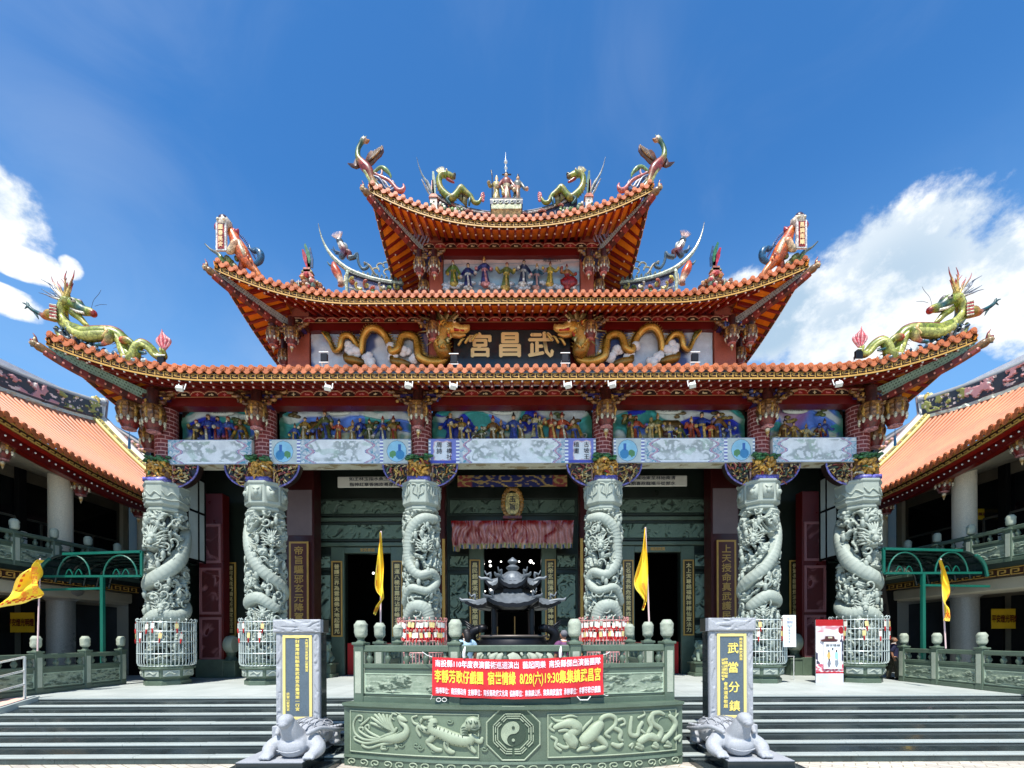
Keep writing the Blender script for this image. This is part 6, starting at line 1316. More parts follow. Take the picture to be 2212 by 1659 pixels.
    for i in range(n):
        y0 = Y0 + (Y1 - Y0) * i / n; d = (Y1 - Y0) / n; L_ = [(y0, 4.74), (y0 + d * .85, 4.74), (y0 + d * .85, 4.90), (y0 + d * .3, 4.90), (y0 + d * .3, 4.81), (y0 + d * .6, 4.81)]
        for (a, za), (c_, zb) in zip(L_, L_[1:]): b.bar(Wp(15.48, a, za), Wp(15.48, c_, zb), .03, .045, (1, 0, 0))
        b.bar(Wp(15.48, y0, 4.955), Wp(15.48, y0 + d, 4.955), .03, .04, (1, 0, 0))
    b.build('fascia_fret', M_goldline, t)
    bx('soffit_beam', M_plaster, 15.75, 16.9, Y0, Y1, 4.3, 4.72, .05); bx('ground_ceiling', M_plaster, 16.9, 18.39, Y0, Y1, 4.55, 4.7); bx('hall_plinth', M_green, 15.9, 19.5, Y0 + 3, Y1, 1.345, 1.36)
    for y in (9.2, 12.9, 16.75, 20.7):
        c = Wp(16.35, y, 0); b = MB(); b.cyl((c[0], c[1], 0), .40, Wp(0, 0, 5.13)[2], Wp(0, 0, 9.45)[2], 28); b.build('upper_column', mat('speckled_column', S(216, 204, 180), rough=.55, var=.05, fine=.2) if 'speckled_column' not in bpy.data.materials else bpy.data.materials['speckled_column'], t, smooth=50)
        b = MB(); b.cyl((c[0], c[1], 0), .46, PZ + .003, Wp(0, 0, 4.5)[2], 28); b.lathe([(.5, PZ + .004), (.52, PZ + .3), (.46, PZ + .34)], (c[0], c[1], 0), 28); b.lathe([(.46, Wp(0, 0, 4.2)[2]), (.8, Wp(0, 0, 4.45)[2]), (.85, Wp(0, 0, 4.6)[2])], (c[0], c[1], 0), 8); b.build('lower_column', mat('granite_column', S(126, 124, 118), rough=.35, var=.08, fine=.25) if 'granite_column' not in bpy.data.materials else bpy.data.materials['granite_column'], t, smooth=50)
    for y, zb in ((16.0, 8.2), (13.4, 8.5), (18.6, 8.1)):
        c = Wp(15.75, y + .9, zb - .1); lotus(c[0], c[1], c[2], .85, True, t)
        b = MB()
        for k in range(3): w_ = .35 + .25 * k; b.box(c[0] - .25 - .1 * k, c[0] + .25 + .1 * k, c[1] - w_, c[1] + w_, c[2] + .7 + k * .2, c[2] + .84 + k * .2, S(84, 40, 26) if k % 2 else S(50, 26, 20)); [b.ball((c[0] - sx * (.2 + .1 * k), c[1] + q * w_, c[2] + .78 + k * .2), .08, 6, C_gold) for q in (-1, 0, 1)]
        b.build('bracket_cluster', M_glaze, t, smooth=40)
    pts = [Wp(15.5, y, 5.13) for y in (10.65, 11.9, 13.15, 14.4, 15.65, 16.9, 18.15, 19.4, 20.65)]
    for i, p in enumerate(pts):
        post_mesh(t, p, 1.72, .12, math.pi / 2)
        if i < len(pts) - 1: rail_section(t, p, pts[i + 1], i * 2.3 + sx)
    # yellow notice banners
    for y, z, w_, h_, nm, s, lab in ((16.85, 3.45, .95, .72, 'cloth_notice', '平安燈光明燈', 'lower'),) + (((17.95, 7.55, .9, .42, 'cloth_notice', '南投縣道教會', 'upper'),) if sx > 0 else ()):
        c = Wp(17.9 if lab == 'lower' else 18.2, y, z); b = MB(); b.box(c[0] - .5 * w_ * K, c[0] + .5 * w_ * K, c[1], c[1] + .02, c[2] - h_ / 2 * K, c[2] + h_ / 2 * K); o = b.build(nm, mat('notice_yellow', S(206, 160, 20), rough=.6) if 'notice_yellow' not in bpy.data.materials else bpy.data.materials['notice_yellow'])
        tag(o, 'yellow notice with dark red characters hanging on the %s floor of the %s side hall' % (lab, side), 'notice'); letters(s, .34 if lab == 'lower' else .16, (c[0], c[1] - .01, c[2]), o, M_darkred, wx=.55 if lab == 'lower' else 1, bold=.03)
wing(-1); wing(1)
# the verges of a second roof behind each side hall
for sx in (-1, 1):
    t = thing('rear_hall', 'flowered gable ridge of a hall rising behind the %s side hall' % ('left' if sx < 0 else 'right'), 'hall', (sx * 26, 32, PZ))
    P_ = np.array([(sx * x, 32.0, z) for x, z in ((31, 19.5), (29, 18.2), (27.2, 17.05), (25.5, 15.95), (24, 14.9), (22.4, 13.7), (20.5, 12.0))])
    b = MB(); b.prism([p for p in P_] + [(sx * 20.5, 32, PZ + .01), (sx * 31, 32, PZ + .01)], (0, 6, 0)); b.build('gable_wall', M_dkgreen, t)
    b = MB(); b.tube(P_ + [0, -.1, .25], .12, 8, col=S(120, 112, 110)); rn = random.Random(2)
    for q in cr(P_, 14): b.ball(q + [0, -.16, -.05 + rn.uniform(-.12, .1)], .13, 6, np.array(rn.choice([S(206, 150, 140), S(150, 116, 60), S(110, 90, 60), S(196, 120, 110)])))
    for k, c in enumerate((S(206, 206, 190), S(96, 120, 90), S(214, 210, 180), S(206, 170, 80), S(206, 170, 80))): b.tube(P_ + [0, -.12, -.35 - .18 * k], .09, 6, col=c)
    b.build('gable_ridge', M_paint, t, smooth=True)

# ---------------------------------------------------------------- green steel canopies beside the temple
for sx in (-1, 1):
    t = thing('steel_canopy', 'dark green steel framed canopy with arched truss between temple and %s side hall' % ('left' if sx < 0 else 'right'), 'canopy', (sx * 15.5, 18, PZ))
    Yc, Yd = 17.25, 20.2; zt, zb = 6.0, 5.17
    prof = [(13.78, zt + .08), (15.5, zt + .03), (16.7, zt - .02), (17.2, zt - .18), (17.5, zt - .5), (17.62, zt - .95)]; prof = [(x, z) for x, z in cr(np.array(prof), 4)]
    b = MB(); ysn = np.linspace(Yc, Yd, 6)
    for y in ysn[::1]: b.tube([(sx * x, y, z) for x, z in prof], .045, 6)
    for x, z in prof[::3]: b.tube([(sx * x, Yc, z - .03), (sx * x, Yd, z - .03)], .025, 5)
    b.build('ribs', M_dkgreen if False else mat('canopy_dark', S(10, 40, 36), rough=.4) if 'canopy_dark' not in bpy.data.materials else bpy.data.materials['canopy_dark'], t)
    b = MB(); b.grid([[(sx * x, y, z + .05) for x, z in prof] for y in (Yc, Yd)]); b.build('roof_sheet', mat('smoked_sheet', S(40, 54, 56), rough=.25) if 'smoked_sheet' not in bpy.data.materials else bpy.data.materials['smoked_sheet'], t, smooth=True)
    b = MB(); x0, x1 = 13.78, 17.4
    b.bar((sx * x0, Yc - .05, zt + .08), (sx * 16.7, Yc - .05, zt), .08, .09); b.bar((sx * x0, Yc - .05, zb), (sx * x1, Yc - .05, zb), .08, .08); b.bar((sx * x0, Yc - .05, zb), (sx * x0, Yc - .05, zt + .1), .08, .08, (1, 0, 0)); b.bar((sx * 15.2, Yc - .05, zb - .45), (sx * 17.7, Yc - .05, zb - .5), .08, .08)
    b.tube([(sx * x, Yc - .06, z) for x, z in prof[-9:]], .06, 7)
    for xa, xb in ((13.95, 15.2), (15.7, 16.9)): b.tube([(sx * ((xa + xb) / 2 + (xb - xa) / 2 * math.cos(a)), Yc - .05, zb + (zt - zb - .06) * math.sin(a)) for a in np.linspace(0, math.pi, 15)], .03, 6)
    for xc in (14.55, 16.3):
        for k in (-1, 1): b.tube([(sx * (xc + k * (.05 + .25 * q)), Yc - .05, zb + .06 + .2 * math.sin(q * 3.1)) for q in np.linspace(0, 1, 7)], .02, 5)
    b.build('front_truss', M_frame, t)
    b = MB(); b.bar((sx * 15.24, Yc - .05, PZ + .003), (sx * 15.24, Yc - .05, zb), .11, .11, (1, 0, 0)); b.build('post', M_frame, t)

# ================================================================ roof statues
def orn(ox, oy, Y, sx):
    f = lambda x, y, dy=0.0: (lambda p: np.array([p[0] * (1 if sx < 0 else -1), p[1] + dy, p[2]]))(PX(ox / 1.1573 + x / 4, oy / 1.1573 + y / 4, Y))
    f.k = Y / 4000; f.sx = sx; return f
def T_(b, f, pts, col, n=8, sm=4, flat=None, dy=0.0):   # tube through traced points (x, y, radius[, dy])
    b.tube([f(p[0], p[1], dy + (p[3] if len(p) > 3 else 0)) for p in pts], [p[2] * f.k for p in pts], n, sm, col=np.array([col] * len(pts)) if np.ndim(col) == 1 else np.array(col), flat=flat)
def fins(b, f, pts, ln, col, step=2, side=1):
    Q = cr(np.array([(p[0], p[1], p[2]) for p in pts], float), 6)
    for i in range(2, len(Q) - 2, step):
        t_ = Q[i + 1, :2] - Q[i - 1, :2]; t_ /= np.linalg.norm(t_) + 1e-9; n_ = np.array([t_[1], -t_[0]]) * side
        a = Q[i, :2] + n_ * Q[i, 2] * .8; c = Q[i, :2] + n_ * (Q[i, 2] + ln) - t_ * 6; b.tube([f(*a), f(*c)], [5 * f.k, 1 * f.k], 4, col=col)
G1, G2, GR, GB = S(112, 128, 34), S(152, 156, 62), S(160, 44, 40), S(40, 84, 84)
def cloud_curls(b, f, pts, r, cols, seed=0):
    rn = random.Random(seed)
    for x, y in pts:
        c = np.array(rn.choice(cols)); a0 = rn.uniform(0, 6)
        b.tube([f(x + r * math.cos(a0 + q) * (1 - q / 7), y + r * math.sin(a0 + q) * (1 - q / 7), -.06 * q) for q in np.linspace(0, 5, 9)], [r * .38 * f.k] * 9, 6, col=c); b.ball(f(x, y + r * .3), r * .8 * f.k, 7, np.array(rn.choice(cols)), lump=.3, seed=seed)
for sx in (-1, 1):
    side = 'left' if sx < 0 else 'right'
    # green dragon on the lower roof corner
    f = orn(0, 640, 15.95, sx); b = MB()
    body = [(1420, 800, 16), (1412, 845, 24), (1350, 838, 32), (1298, 775, 36), (1240, 755, 38), (1212, 810, 40), (1190, 865, 44), (1130, 868, 50), (1080, 790, 54), (1042, 690, 56), (975, 655, 58), (880, 668, 60), (780, 685, 60), (690, 645, 54), (615, 605, 50), (550, 555, 48), (518, 490, 46), (545, 425, 44), (610, 400, 52)]
    body = [(x, y, r, .12 * math.sin(i * .9)) for i, (x, y, r) in enumerate(body)]
    T_(b, f, body, [G1 if i % 2 else G2 for i in range(len(body))], 12, 5)
    T_(b, f, [(x + (0 if i < 14 else 26), y + (r * .55 if i < 14 else 0), r * .62, d - .14) for i, (x, y, r, d) in enumerate(body)], [S(176, 178, 92)] * len(body), 8, 5)
    T_(b, f, [(x, y - (r * .7 if i < 13 else r * .1), r * .5, d) for i, (x, y, r, d) in enumerate(body[:14])], [S(150, 60, 58)] * 14, 8, 5)
    fins(b, f, body[4:14], 30, S(190, 140, 120), 2, 1)
    for k in range(9): T_(b, f, [(492, 440 + k * 14, 8), (545, 450 + k * 14, 8)], S(176, 60, 60) if k % 2 else S(214, 206, 180), 5, 0, dy=-.2)
    T_(b, f, [(600, 400, 56), (670, 420, 60), (730, 455, 44), (790, 470, 34), (825, 488, 30)], [G1, G1, GB, G2, GR], 10); T_(b, f, [(640, 470, 36), (700, 520, 28), (745, 570, 22), (775, 590, 12)], [G2, G2, S(190, 180, 90), G2], 8); T_(b, f, [(650, 455, 10), (700, 485, 12), (760, 500, 10)], S(226, 216, 196), 6, dy=-.12); b.ball(f(690, 405, -.2), 20 * f.k, 8, S(214, 206, 190)); b.ball(f(690, 405, -.26), 10 * f.k, 6, S(20, 20, 20)); b.ball(f(700, 390), 30 * f.k, 8, S(120, 110, 110), lump=.2)
    rn = random.Random(4)
    for k in range(20): a = 1.15 + k * .088; L = 210 + 40 * math.sin(k * 2.3) if k % 3 else 130; x0, y0 = 600 + 40 * math.cos(a), 395 - 40 * math.sin(a); T_(b, f, [(x0, y0, 11), (x0 + L * .45 * math.cos(a), y0 - L * .45 * math.sin(a), 8), (x0 + L * .7 * math.cos(a) + 10 * math.sin(k), y0 - L * .75 * math.sin(a), 5), (x0 + L * math.cos(a) - 8 * math.sin(k), y0 - L * math.sin(a), 1.5)], [S(196, 170, 90), S(190, 150, 90), S(176, 50, 50), S(120, 40, 40)] if k < 12 else [S(196, 190, 170), S(150, 156, 166), S(130, 140, 150), S(90, 96, 110)], 5, dy=rn.uniform(-.15, .1))
    T_(b, f, [(800, 440, 2), (820, 370, 2), (865, 315, 2), (885, 278, 1.5)], S(60, 60, 70), 4); T_(b, f, [(830, 420, 2), (880, 406, 2), (935, 408, 1.5)], S(60, 60, 70), 4)
    T_(b, f, [(520, 510, 44), (450, 500, 48), (400, 505, 30), (360, 485, 17), (300, 455, 15), (262, 425, 14)], [G1, S(170, 130, 50), S(176, 100, 60), GB, GB, GB], 8)
    for x, y in ((205, 388), (240, 380), (225, 440), (345, 530)): T_(b, f, [(262, 425, 11) if x < 300 else (310, 470, 11), ((x + 262) / 2, (y + 425) / 2 - 8, 8) if x < 300 else (330, 500, 8), (x, y, 3)], GB, 5)
    T_(b, f, [(1000, 680, 36), (990, 740, 34), (960, 770, 20), (930, 785, 14), (880, 788, 10)], [G1, S(176, 150, 90), S(170, 90, 70), GB, GB], 8, dy=-.2); T_(b, f, [(1090, 740, 26), (1140, 740, 30), (1190, 770, 20), (1225, 830, 14), (1300, 850, 8)], [S(190, 70, 50), S(170, 150, 70), G1, GB, GB], 8, dy=-.15); T_(b, f, [(980, 650, 10), (1000, 690, 16), (960, 730, 8)], S(226, 190, 120), 6, dy=-.3)
    for k in range(7): q = (k - 3) / 3; T_(b, f, [(1425 + 8 * q, 800, 8), (1425 + 52 * q, 730, 13), (1418 + 40 * q, 670 + 25 * abs(q), 9), (1408 + 10 * q, 620 + 50 * abs(q), 2)], S(196, 60, 70) if k % 2 else S(226, 150, 150), 6)
    o = b.build('dragon_statue', M_glaze, smooth=True); tag(o, 'big green dragon with red flame tail rearing on the far %s lower roof corner' % side, 'roof dragon')
    b = MB(); T_(b, f, [(486, 590, 14), (500, 640, 22), (560, 710, 24), (700, 785, 24), (900, 860, 24), (1100, 912, 22), (1230, 940, 14)], [S(150, 150, 80)] * 7, 8, dy=.05)
    cloud_curls(b, f, [(560, 650), (610, 690), (650, 670), (690, 720), (740, 750), (790, 770), (850, 800), (920, 830), (1000, 850), (1060, 870), (1130, 900), (1210, 915), (1290, 925)], 34, [S(200, 206, 206), S(44, 72, 96), S(150, 170, 176), S(226, 226, 220), S(60, 96, 110)], 3)
    o = b.build('cloud_base', M_glaze, smooth=True); tag(o, 'white and blue ceramic wave base under the green dragon on the far %s roof corner' % side, 'ornament')
    # phoenix on the upper roof corner
    f = orn(480, 320, 20.45, sx); b = MB()
    T_(b, f, [(1600, 530, 30), (1570, 440, 34), (1545, 370, 42), (1500, 320, 40), (1455, 260, 28), (1450, 190, 20), (1475, 130, 18), (1500, 100, 24), (1525, 110, 18), (1550, 100, 5)], [S(176, 176, 110), S(150, 90, 50), S(132, 52, 44), S(150, 60, 44), S(110, 120, 50), S(76, 100, 60), S(70, 96, 66), S(206, 196, 170), S(176, 120, 80), S(180, 130, 50)], 9)
    for x, y in ((1500, 60), (1525, 65), (1480, 75)): T_(b, f, [(1500, 90, 10), (x, y, 3)], S(150, 166, 140), 5)
    wing_ = lambda ol, c: b.prism([f(x, y) for x, y in ol], (0, .07, 0), c)
    wing_([(1500, 300), (1535, 215), (1560, 190), (1600, 195), (1640, 180), (1666, 145), (1672, 190), (1650, 230), (1620, 255), (1580, 300), (1540, 330)], S(96, 60, 44)); wing_([(1460, 330), (1430, 250), (1410, 300), (1358, 295), (1390, 325), (1430, 340)], S(84, 52, 44))
    for k in range(6): T_(b, f, [(1545 + k * 6, 290 - k * 4, 7), (1575 + k * 12, 250 - k * 8, 7), (1590 + k * 14, 205 + k * (-9), 4)], S(150, 110, 60) if k % 2 else S(70, 60, 60), 5, dy=-.06)
    for pts, c in (([(1560, 420, 14), (1640, 450, 16), (1690, 530, 14), (1740, 550, 14), (1770, 510, 12), (1750, 460, 8)], S(52, 70, 106)), ([(1600, 440, 10), (1680, 470, 10), (1720, 520, 8), (1745, 500, 6)], S(214, 196, 190)), ([(1580, 400, 12), (1640, 350, 14), (1690, 365, 20), (1730, 410, 12), (1735, 440, 5)], S(112, 140, 84)), ([(1590, 390, 10), (1640, 420, 10), (1660, 390, 8), (1650, 340, 6)], S(206, 160, 150)), ([(1610, 410, 12), (1720, 460, 14), (1790, 540, 20), (1830, 550, 20), (1850, 520, 14), (1842, 490, 5)], S(190, 100, 90)), ([(1540, 400, 10), (1600, 480, 12), (1640, 530, 12), (1700, 560, 8)], S(206, 206, 196)), ([(1510, 370, 16), (1550, 440, 18), (1590, 520, 18), (1640, 560, 12)], S(176, 180, 110)), ([(1530, 370, 8), (1580, 430, 8), (1660, 520, 6)], S(70, 90, 70))): T_(b, f, pts, c, 7, dy=-.05)
    o = b.build('phoenix_statue', M_glaze, smooth=True); tag(o, 'ceramic phoenix with raised head and curling tail on the upper roof corner at the ' + side, 'roof phoenix')
    # orange kirin with inscribed plaque on the middle roof corner
    f = orn(480, 320, 18.95, sx); b = MB()
    T_(b, f, [(605, 1320, 16), (590, 1260, 24), (530, 1190, 36), (480, 1130, 54), (440, 1060, 62), (400, 990, 54), (370, 920, 40), (340, 880, 40)], [S(196, 110, 50), S(206, 120, 52), S(206, 100, 40), S(196, 90, 36), S(206, 106, 44), S(190, 80, 36), S(206, 110, 50), S(150, 60, 40)], 10); T_(b, f, [(440, 1130, 34), (420, 1190, 26), (435, 1250, 14)], S(176, 80, 40), 8, dy=.15); T_(b, f, [(420, 1020, 36), (380, 1080, 30), (345, 1100, 18)], [S(206, 150, 110), S(214, 190, 150), S(206, 190, 160)], 8, dy=-.2); T_(b, f, [(430, 1000, 30), (470, 1090, 34), (490, 1150, 24)], S(196, 176, 140), 7, dy=-.12)
    b.ball(f(312, 850, -.12), 62 * f.k, 10, S(206, 190, 170), lump=.15); b.ball(f(310, 822, -.16), 44 * f.k, 9, S(64, 36, 46)); b.ball(f(285, 846, -.36), 14 * f.k, 7, C_cream); b.ball(f(335, 846, -.36), 14 * f.k, 7, C_cream); T_(b, f, [(262, 870, 24), (232, 856, 26), (218, 822, 9)], S(150, 40, 50), 7); T_(b, f, [(360, 880, 24), (394, 895, 26), (412, 868, 9)], S(160, 44, 54), 7)
    for k in range(8): T_(b, f, [(400 + 20 * k, 975 + 26 * k, 10), (392 + 22 * k, 1010 + 24 * k, 6)], S(220, 150, 90) if k % 2 else S(150, 60, 34), 5, 0, dy=-.2)
    fins(b, f, [(380, 920, 30), (430, 980, 45), (480, 1060, 45), (520, 1120, 40), (560, 1180, 30)], 12, S(96, 40, 70), 1, 1)
    T_(b, f, [(540, 1180, 18), (600, 1140, 26), (605, 1080, 30), (570, 1050, 24), (530, 1040, 10), (478, 1018, 3)], S(28, 84, 120), 7); T_(b, f, [(560, 1060, 20), (520, 1040, 12), (505, 990, 3)], S(30, 76, 110), 6); T_(b, f, [(600, 1090, 20), (605, 1050, 10), (592, 1030, 3)], S(40, 110, 130), 6)
    T_(b, f, [(125, 990, 5), (175, 1040, 9), (235, 1075, 16), (270, 1120, 22), (310, 1180, 22)], [S(90, 96, 84)] * 3 + [S(120, 136, 60)] * 2, 7); 
    for k in range(16): rn = random.Random(k); b.ball(f(rn.uniform(290, 400), rn.uniform(1110, 1210), rn.uniform(-.1, .1)), 26 * f.k, 6, np.array(rn.choice([S(110, 104, 50), S(80, 76, 40), S(130, 140, 70)])), lump=.3, seed=k)
    o = b.build('kirin_statue', M_glaze, smooth=True); tag(o, 'orange kirin beast carrying a red inscribed plaque on the middle roof corner at the ' + side, 'roof beast')
    b = MB(); p0, p1 = f(262, 865), f(352, 1105); xa, xb = sorted((p0[0], p1[0])); b.box(xa, xb, 18.62, 18.70, p1[2], p0[2], S(222, 214, 206)); b.box(xa + .08, xb - .08, 18.605, 18.63, p1[2] + .06, p0[2] - .06, S(150, 44, 34)); pq = b.build('plaque', M_glaze, o)
    letters('國泰民安' if sx < 0 else '風調雨順', p0[2] - p1[2] - .25, ((xa + xb) / 2, 18.6, (p0[2] + p1[2]) / 2), pq, mat('plaque_letter', S(240, 206, 150), rough=.4) if 'plaque_letter' not in bpy.data.materials else bpy.data.materials['plaque_letter'], vertical=True, wx=.9, bold=.03)
    # little pavilion group with flags
    f = orn(480, 320, 19.4, sx); b = MB(); rn = random.Random(9)
    b.box(*sorted((f(965, 0)[0], f(1050, 0)[0])), 19.3, 19.55, f(0, 1400)[2], f(0, 1290)[2], S(206, 190, 160)); b.prism([f(945, 1290, -.1), f(1070, 1290, -.1), f(1050, 1262, -.1), f(965, 1262, -.1)], (0, .3, 0), S(206, 120, 96)); b.box(*sorted((f(980, 0)[0], f(1040, 0)[0])), 19.32, 19.5, f(0, 1262)[2], f(0, 1210)[2], S(190, 120, 100)); b.prism([f(960, 1245, -.08), f(1060, 1245, -.08), f(1040, 1225, -.08), f(980, 1225, -.08)], (0, .25, 0), S(150, 150, 110))
    for ol, c in (([(1000, 1200), (972, 1120), (960, 1040), (975, 1040), (1010, 1110), (1020, 1200)], S(170, 30, 50)), ([(1010, 1190), (1000, 1090), (980, 1000), (992, 988), (1025, 1060), (1040, 1140), (1035, 1200)], S(48, 110, 70)), ([(1030, 1190), (1040, 1110), (1022, 1030), (1035, 1020), (1058, 1120), (1055, 1200)], S(40, 70, 110)), ([(1012, 1230), (1015, 1160), (1030, 1160), (1035, 1230)], S(214, 190, 160))): b.prism([f(*p) for p in ol], (0, .05, 0), c)
    for k in range(60): x = 885 + 250 * rn.random(); y = 1390 - 110 * rn.random() * (1 - abs(x - 1010) / 160); b.ball(f(x, y, rn.uniform(-.2, .2)), rn.uniform(12, 26) * f.k, 6, np.array(rn.choice([S(150, 96, 70), S(206, 170, 130), S(120, 70, 54), S(176, 60, 60), S(110, 130, 110), S(220, 206, 186), S(190, 130, 60)])), lump=.35, seed=k)
    for k in range(12): x = 890 + 240 * rn.random(); T_(b, f, [(x, 1380, 6), (x + rn.uniform(-40, 40), 1300 + 40 * rn.random(), 4)], np.array(rn.choice([S(206, 120, 100), S(60, 90, 80), S(190, 180, 150)])), 5, 0)
    o = b.build('pavilion_group', M_glaze, smooth=40); tag(o, 'small ceramic pavilion with warriors and pointed flags on the middle roof near the %s kirin' % side, 'roof ornament')
    # main ridge ends of the middle roof with horn, fish and riding figure
    f = orn(480, 320, 23.6, sx); b = MB()
    T_(b, f, [(1105, 820, 3), (1122, 900, 6), (1150, 980, 9), (1190, 1055, 13), (1250, 1130, 18), (1340, 1205, 20), (1430, 1250, 18), (1560, 1295, 16), (1700, 1325, 16), (1830, 1340, 16)], [S(90, 96, 100), S(140, 146, 130), S(160, 170, 150)] + [S(176, 184, 160)] * 7, 8)
    T_(b, f, [(1340, 1235, 8), (1440, 1278, 8), (1600, 1325, 8), (1830, 1365, 8)], S(40, 44, 50), 6, dy=-.05)
    b.prism([f(1370, 1250), f(1440, 1280), (f(1600, 1325)), f(1830, 1365), f(1830, 1460), f(1370, 1460)], (0, .3, 0), S(96, 96, 130)); T_(b, f, [(1360, 1240, 16), (1350, 1320, 16), (1355, 1440, 14)], S(176, 184, 160), 7, dy=-.05); T_(b, f, [(1375, 1385, 7), (1500, 1420, 7), (1830, 1450, 7)], S(190, 200, 186), 6, dy=-.08)
    T_(b, f, [(1240, 1170, 18), (1250, 1215, 34), (1275, 1265, 36), (1295, 1310, 26), (1300, 1350, 24), (1280, 1365, 10)], [S(196, 80, 40), S(206, 84, 40), S(200, 90, 50), S(220, 190, 160), S(190, 140, 120), S(170, 110, 90)], 9, dy=-.05); T_(b, f, [(1235, 1180, 10), (1205, 1180, 9), (1180, 1150, 3)], S(60, 90, 90), 6); T_(b, f, [(1300, 1360, 14), (1330, 1330, 12), (1335, 1270, 8)], S(214, 196, 170), 6)
    cloud_curls(b, f, [(1400, 1320), (1450, 1380), (1520, 1350), (1580, 1400), (1650, 1380), (1720, 1400), (1780, 1390)], 26, [S(206, 196, 110), S(110, 140, 84), S(196, 110, 90), S(220, 214, 196)], 6)
    T_(b, f, [(1300, 1110, 26), (1330, 1060, 30), (1300, 1010, 26), (1290, 970, 22)], [S(70, 90, 110), S(120, 50, 46), S(206, 200, 186), S(60, 70, 80)], 8); b.ball(f(1290, 975), 30 * f.k, 8, S(84, 92, 100), lump=.2); T_(b, f, [(1330, 1060, 22), (1375, 1075, 20), (1360, 1120, 14)], S(110, 50, 46), 7); T_(b, f, [(1290, 1080, 16), (1250, 1060, 12), (1235, 1020, 5)], S(36, 70, 100), 6); T_(b, f, [(1260, 1080, 10), (1235, 1050, 6), (1215, 1040, 2)], S(36, 70, 100), 5); T_(b, f, [(1300, 990, 10), (1340, 1010, 16), (1350, 1050, 12)], S(140, 150, 150), 6)
    for k in range(9): a = 1.2 + k * .17; T_(b, f, [(1285, 960, 8), (1285 + 55 * math.cos(a), 960 - 45 * math.sin(a), 5), (1285 + 80 * math.cos(a), 960 - 75 * math.sin(a), 1.5)], S(206, 170, 160), 5, 2)
    T_(b, f, [(1370, 1120, 20), (1420, 1110, 18), (1440, 1080, 12), (1445, 1130, 12), (1460, 1180, 12), (1490, 1215, 12), (1530, 1200, 12), (1520, 1165, 10), (1500, 1180, 6)], S(70, 96, 110), 7); T_(b, f, [(1500, 1160, 10), (1550, 1190, 10), (1580, 1240, 10), (1600, 1265, 8)], S(150, 140, 110), 6)
    for x0, y0 in ((1640, 1190), (1690, 1180), (1740, 1210), (1600, 1230), (1700, 1240), (1760, 1260)): T_(b, f, [(x0 + 30 * math.cos(q), y0 + 24 * math.sin(q), 7) for q in np.linspace(2, 6.5, 7)], S(96, 130, 140) if x0 % 20 else S(176, 180, 150), 5, 2)
    for x in range(1440, 1830, 40): T_(b, f, [(x, 1250 + (x - 1340) * .19, 6), (x + 12, 1215 + (x - 1340) * .17, 8), (x + 25, 1240 + (x - 1340) * .19, 5)], S(110, 130, 130), 5, 2)
    o = b.build('ridge_end', M_glaze, smooth=40); tag(o, 'upswept horn ridge end with fish and riding figure on the %s of the middle roof' % side, 'ridge ornament')
    # small dragon, horn and houses on the top ridge
    f = orn(960, 320, 25.3, sx); b = MB(); body = [(855, 605, 12), (830, 645, 16), (790, 640, 18), (765, 590, 20), (735, 565, 22), (705, 540, 26), (680, 520, 28), (640, 570, 28), (600, 605, 30), (550, 575, 30), (505, 520, 28), (490, 450, 26), (510, 405, 26), (550, 400, 28)]
    T_(b, f, body, [G1 if i % 2 else S(150, 140, 60) for i in range(len(body))], 10, 5); fins(b, f, body[3:12], 16, S(120, 70, 50), 2, 1); T_(b, f, [(545, 400, 30), (580, 410, 26), (625, 425, 18)], [G1, G2, S(90, 60, 40)], 8); T_(b, f, [(560, 435, 14), (590, 455, 12), (620, 470, 8)], S(150, 40, 40), 7); b.ball(f(560, 390, -.2), 9 * f.k, 6, C_cream); T_(b, f, [(580, 405, 8), (630, 400, 14)], S(50, 50, 40), 6)
    b.prism([f(640, 590), f(682, 500), f(705, 560), f(690, 640), f(650, 600)], (0, .06, 0), S(110, 104, 50)); b.prism([f(690, 640), f(690, 520), f(740, 560), f(730, 680)], (0, .06, 0), S(120, 110, 60))
    for k in range(9): a = 1.3 + k * .16; T_(b, f, [(520, 400, 8), (520 + 50 * math.cos(a), 400 - 45 * math.sin(a), 5), (515 + 60 * math.cos(a), 395 - 65 * math.sin(a), 1.5)], S(206, 190, 130), 5, 2)
    for k in range(5): q = (k - 2) / 2; T_(b, f, [(850, 620, 6), (866 + 6 * q, 600 + 30 * q, 10), (885 - 5 * abs(q), 585 + 26 * q, 4)], S(206, 110, 110), 5, 2)
    T_(b, f, [(600, 600, 12), (560, 630, 14), (590, 670, 8)], GB, 6, dy=-.1); T_(b, f, [(760, 620, 12), (750, 680, 9)], GB, 6, dy=-.1)
    o = b.build('dragon_statue', M_glaze, smooth=True); tag(o, 'small yellow green dragon facing the centre on the %s half of the top ridge' % side, 'roof dragon')
    b = MB(); T_(b, f, [(298, 250, 2), (318, 330, 5), (350, 410, 8), (400, 490, 10), (430, 560, 10)], [S(70, 84, 100), S(110, 120, 130), S(130, 140, 140), S(150, 150, 140), S(150, 150, 140)], 7); T_(b, f, [(340, 440, 4), (380, 520, 8), (420, 590, 8)], S(150, 140, 130), 6)
    b.prism([f(360, 420), f(395, 450), f(420, 500), (f(430, 560)), f(390, 520)], (0, .05, 0), S(44, 66, 90)); b.prism([f(432, 370), f(446, 368), f(462, 470), f(462, 590), f(430, 590)], (0, .05, 0), S(80, 110, 80)); b.prism([f(418, 590), f(425, 450), f(440, 440), f(452, 590)], (0, .06, 0), S(196, 130, 120))
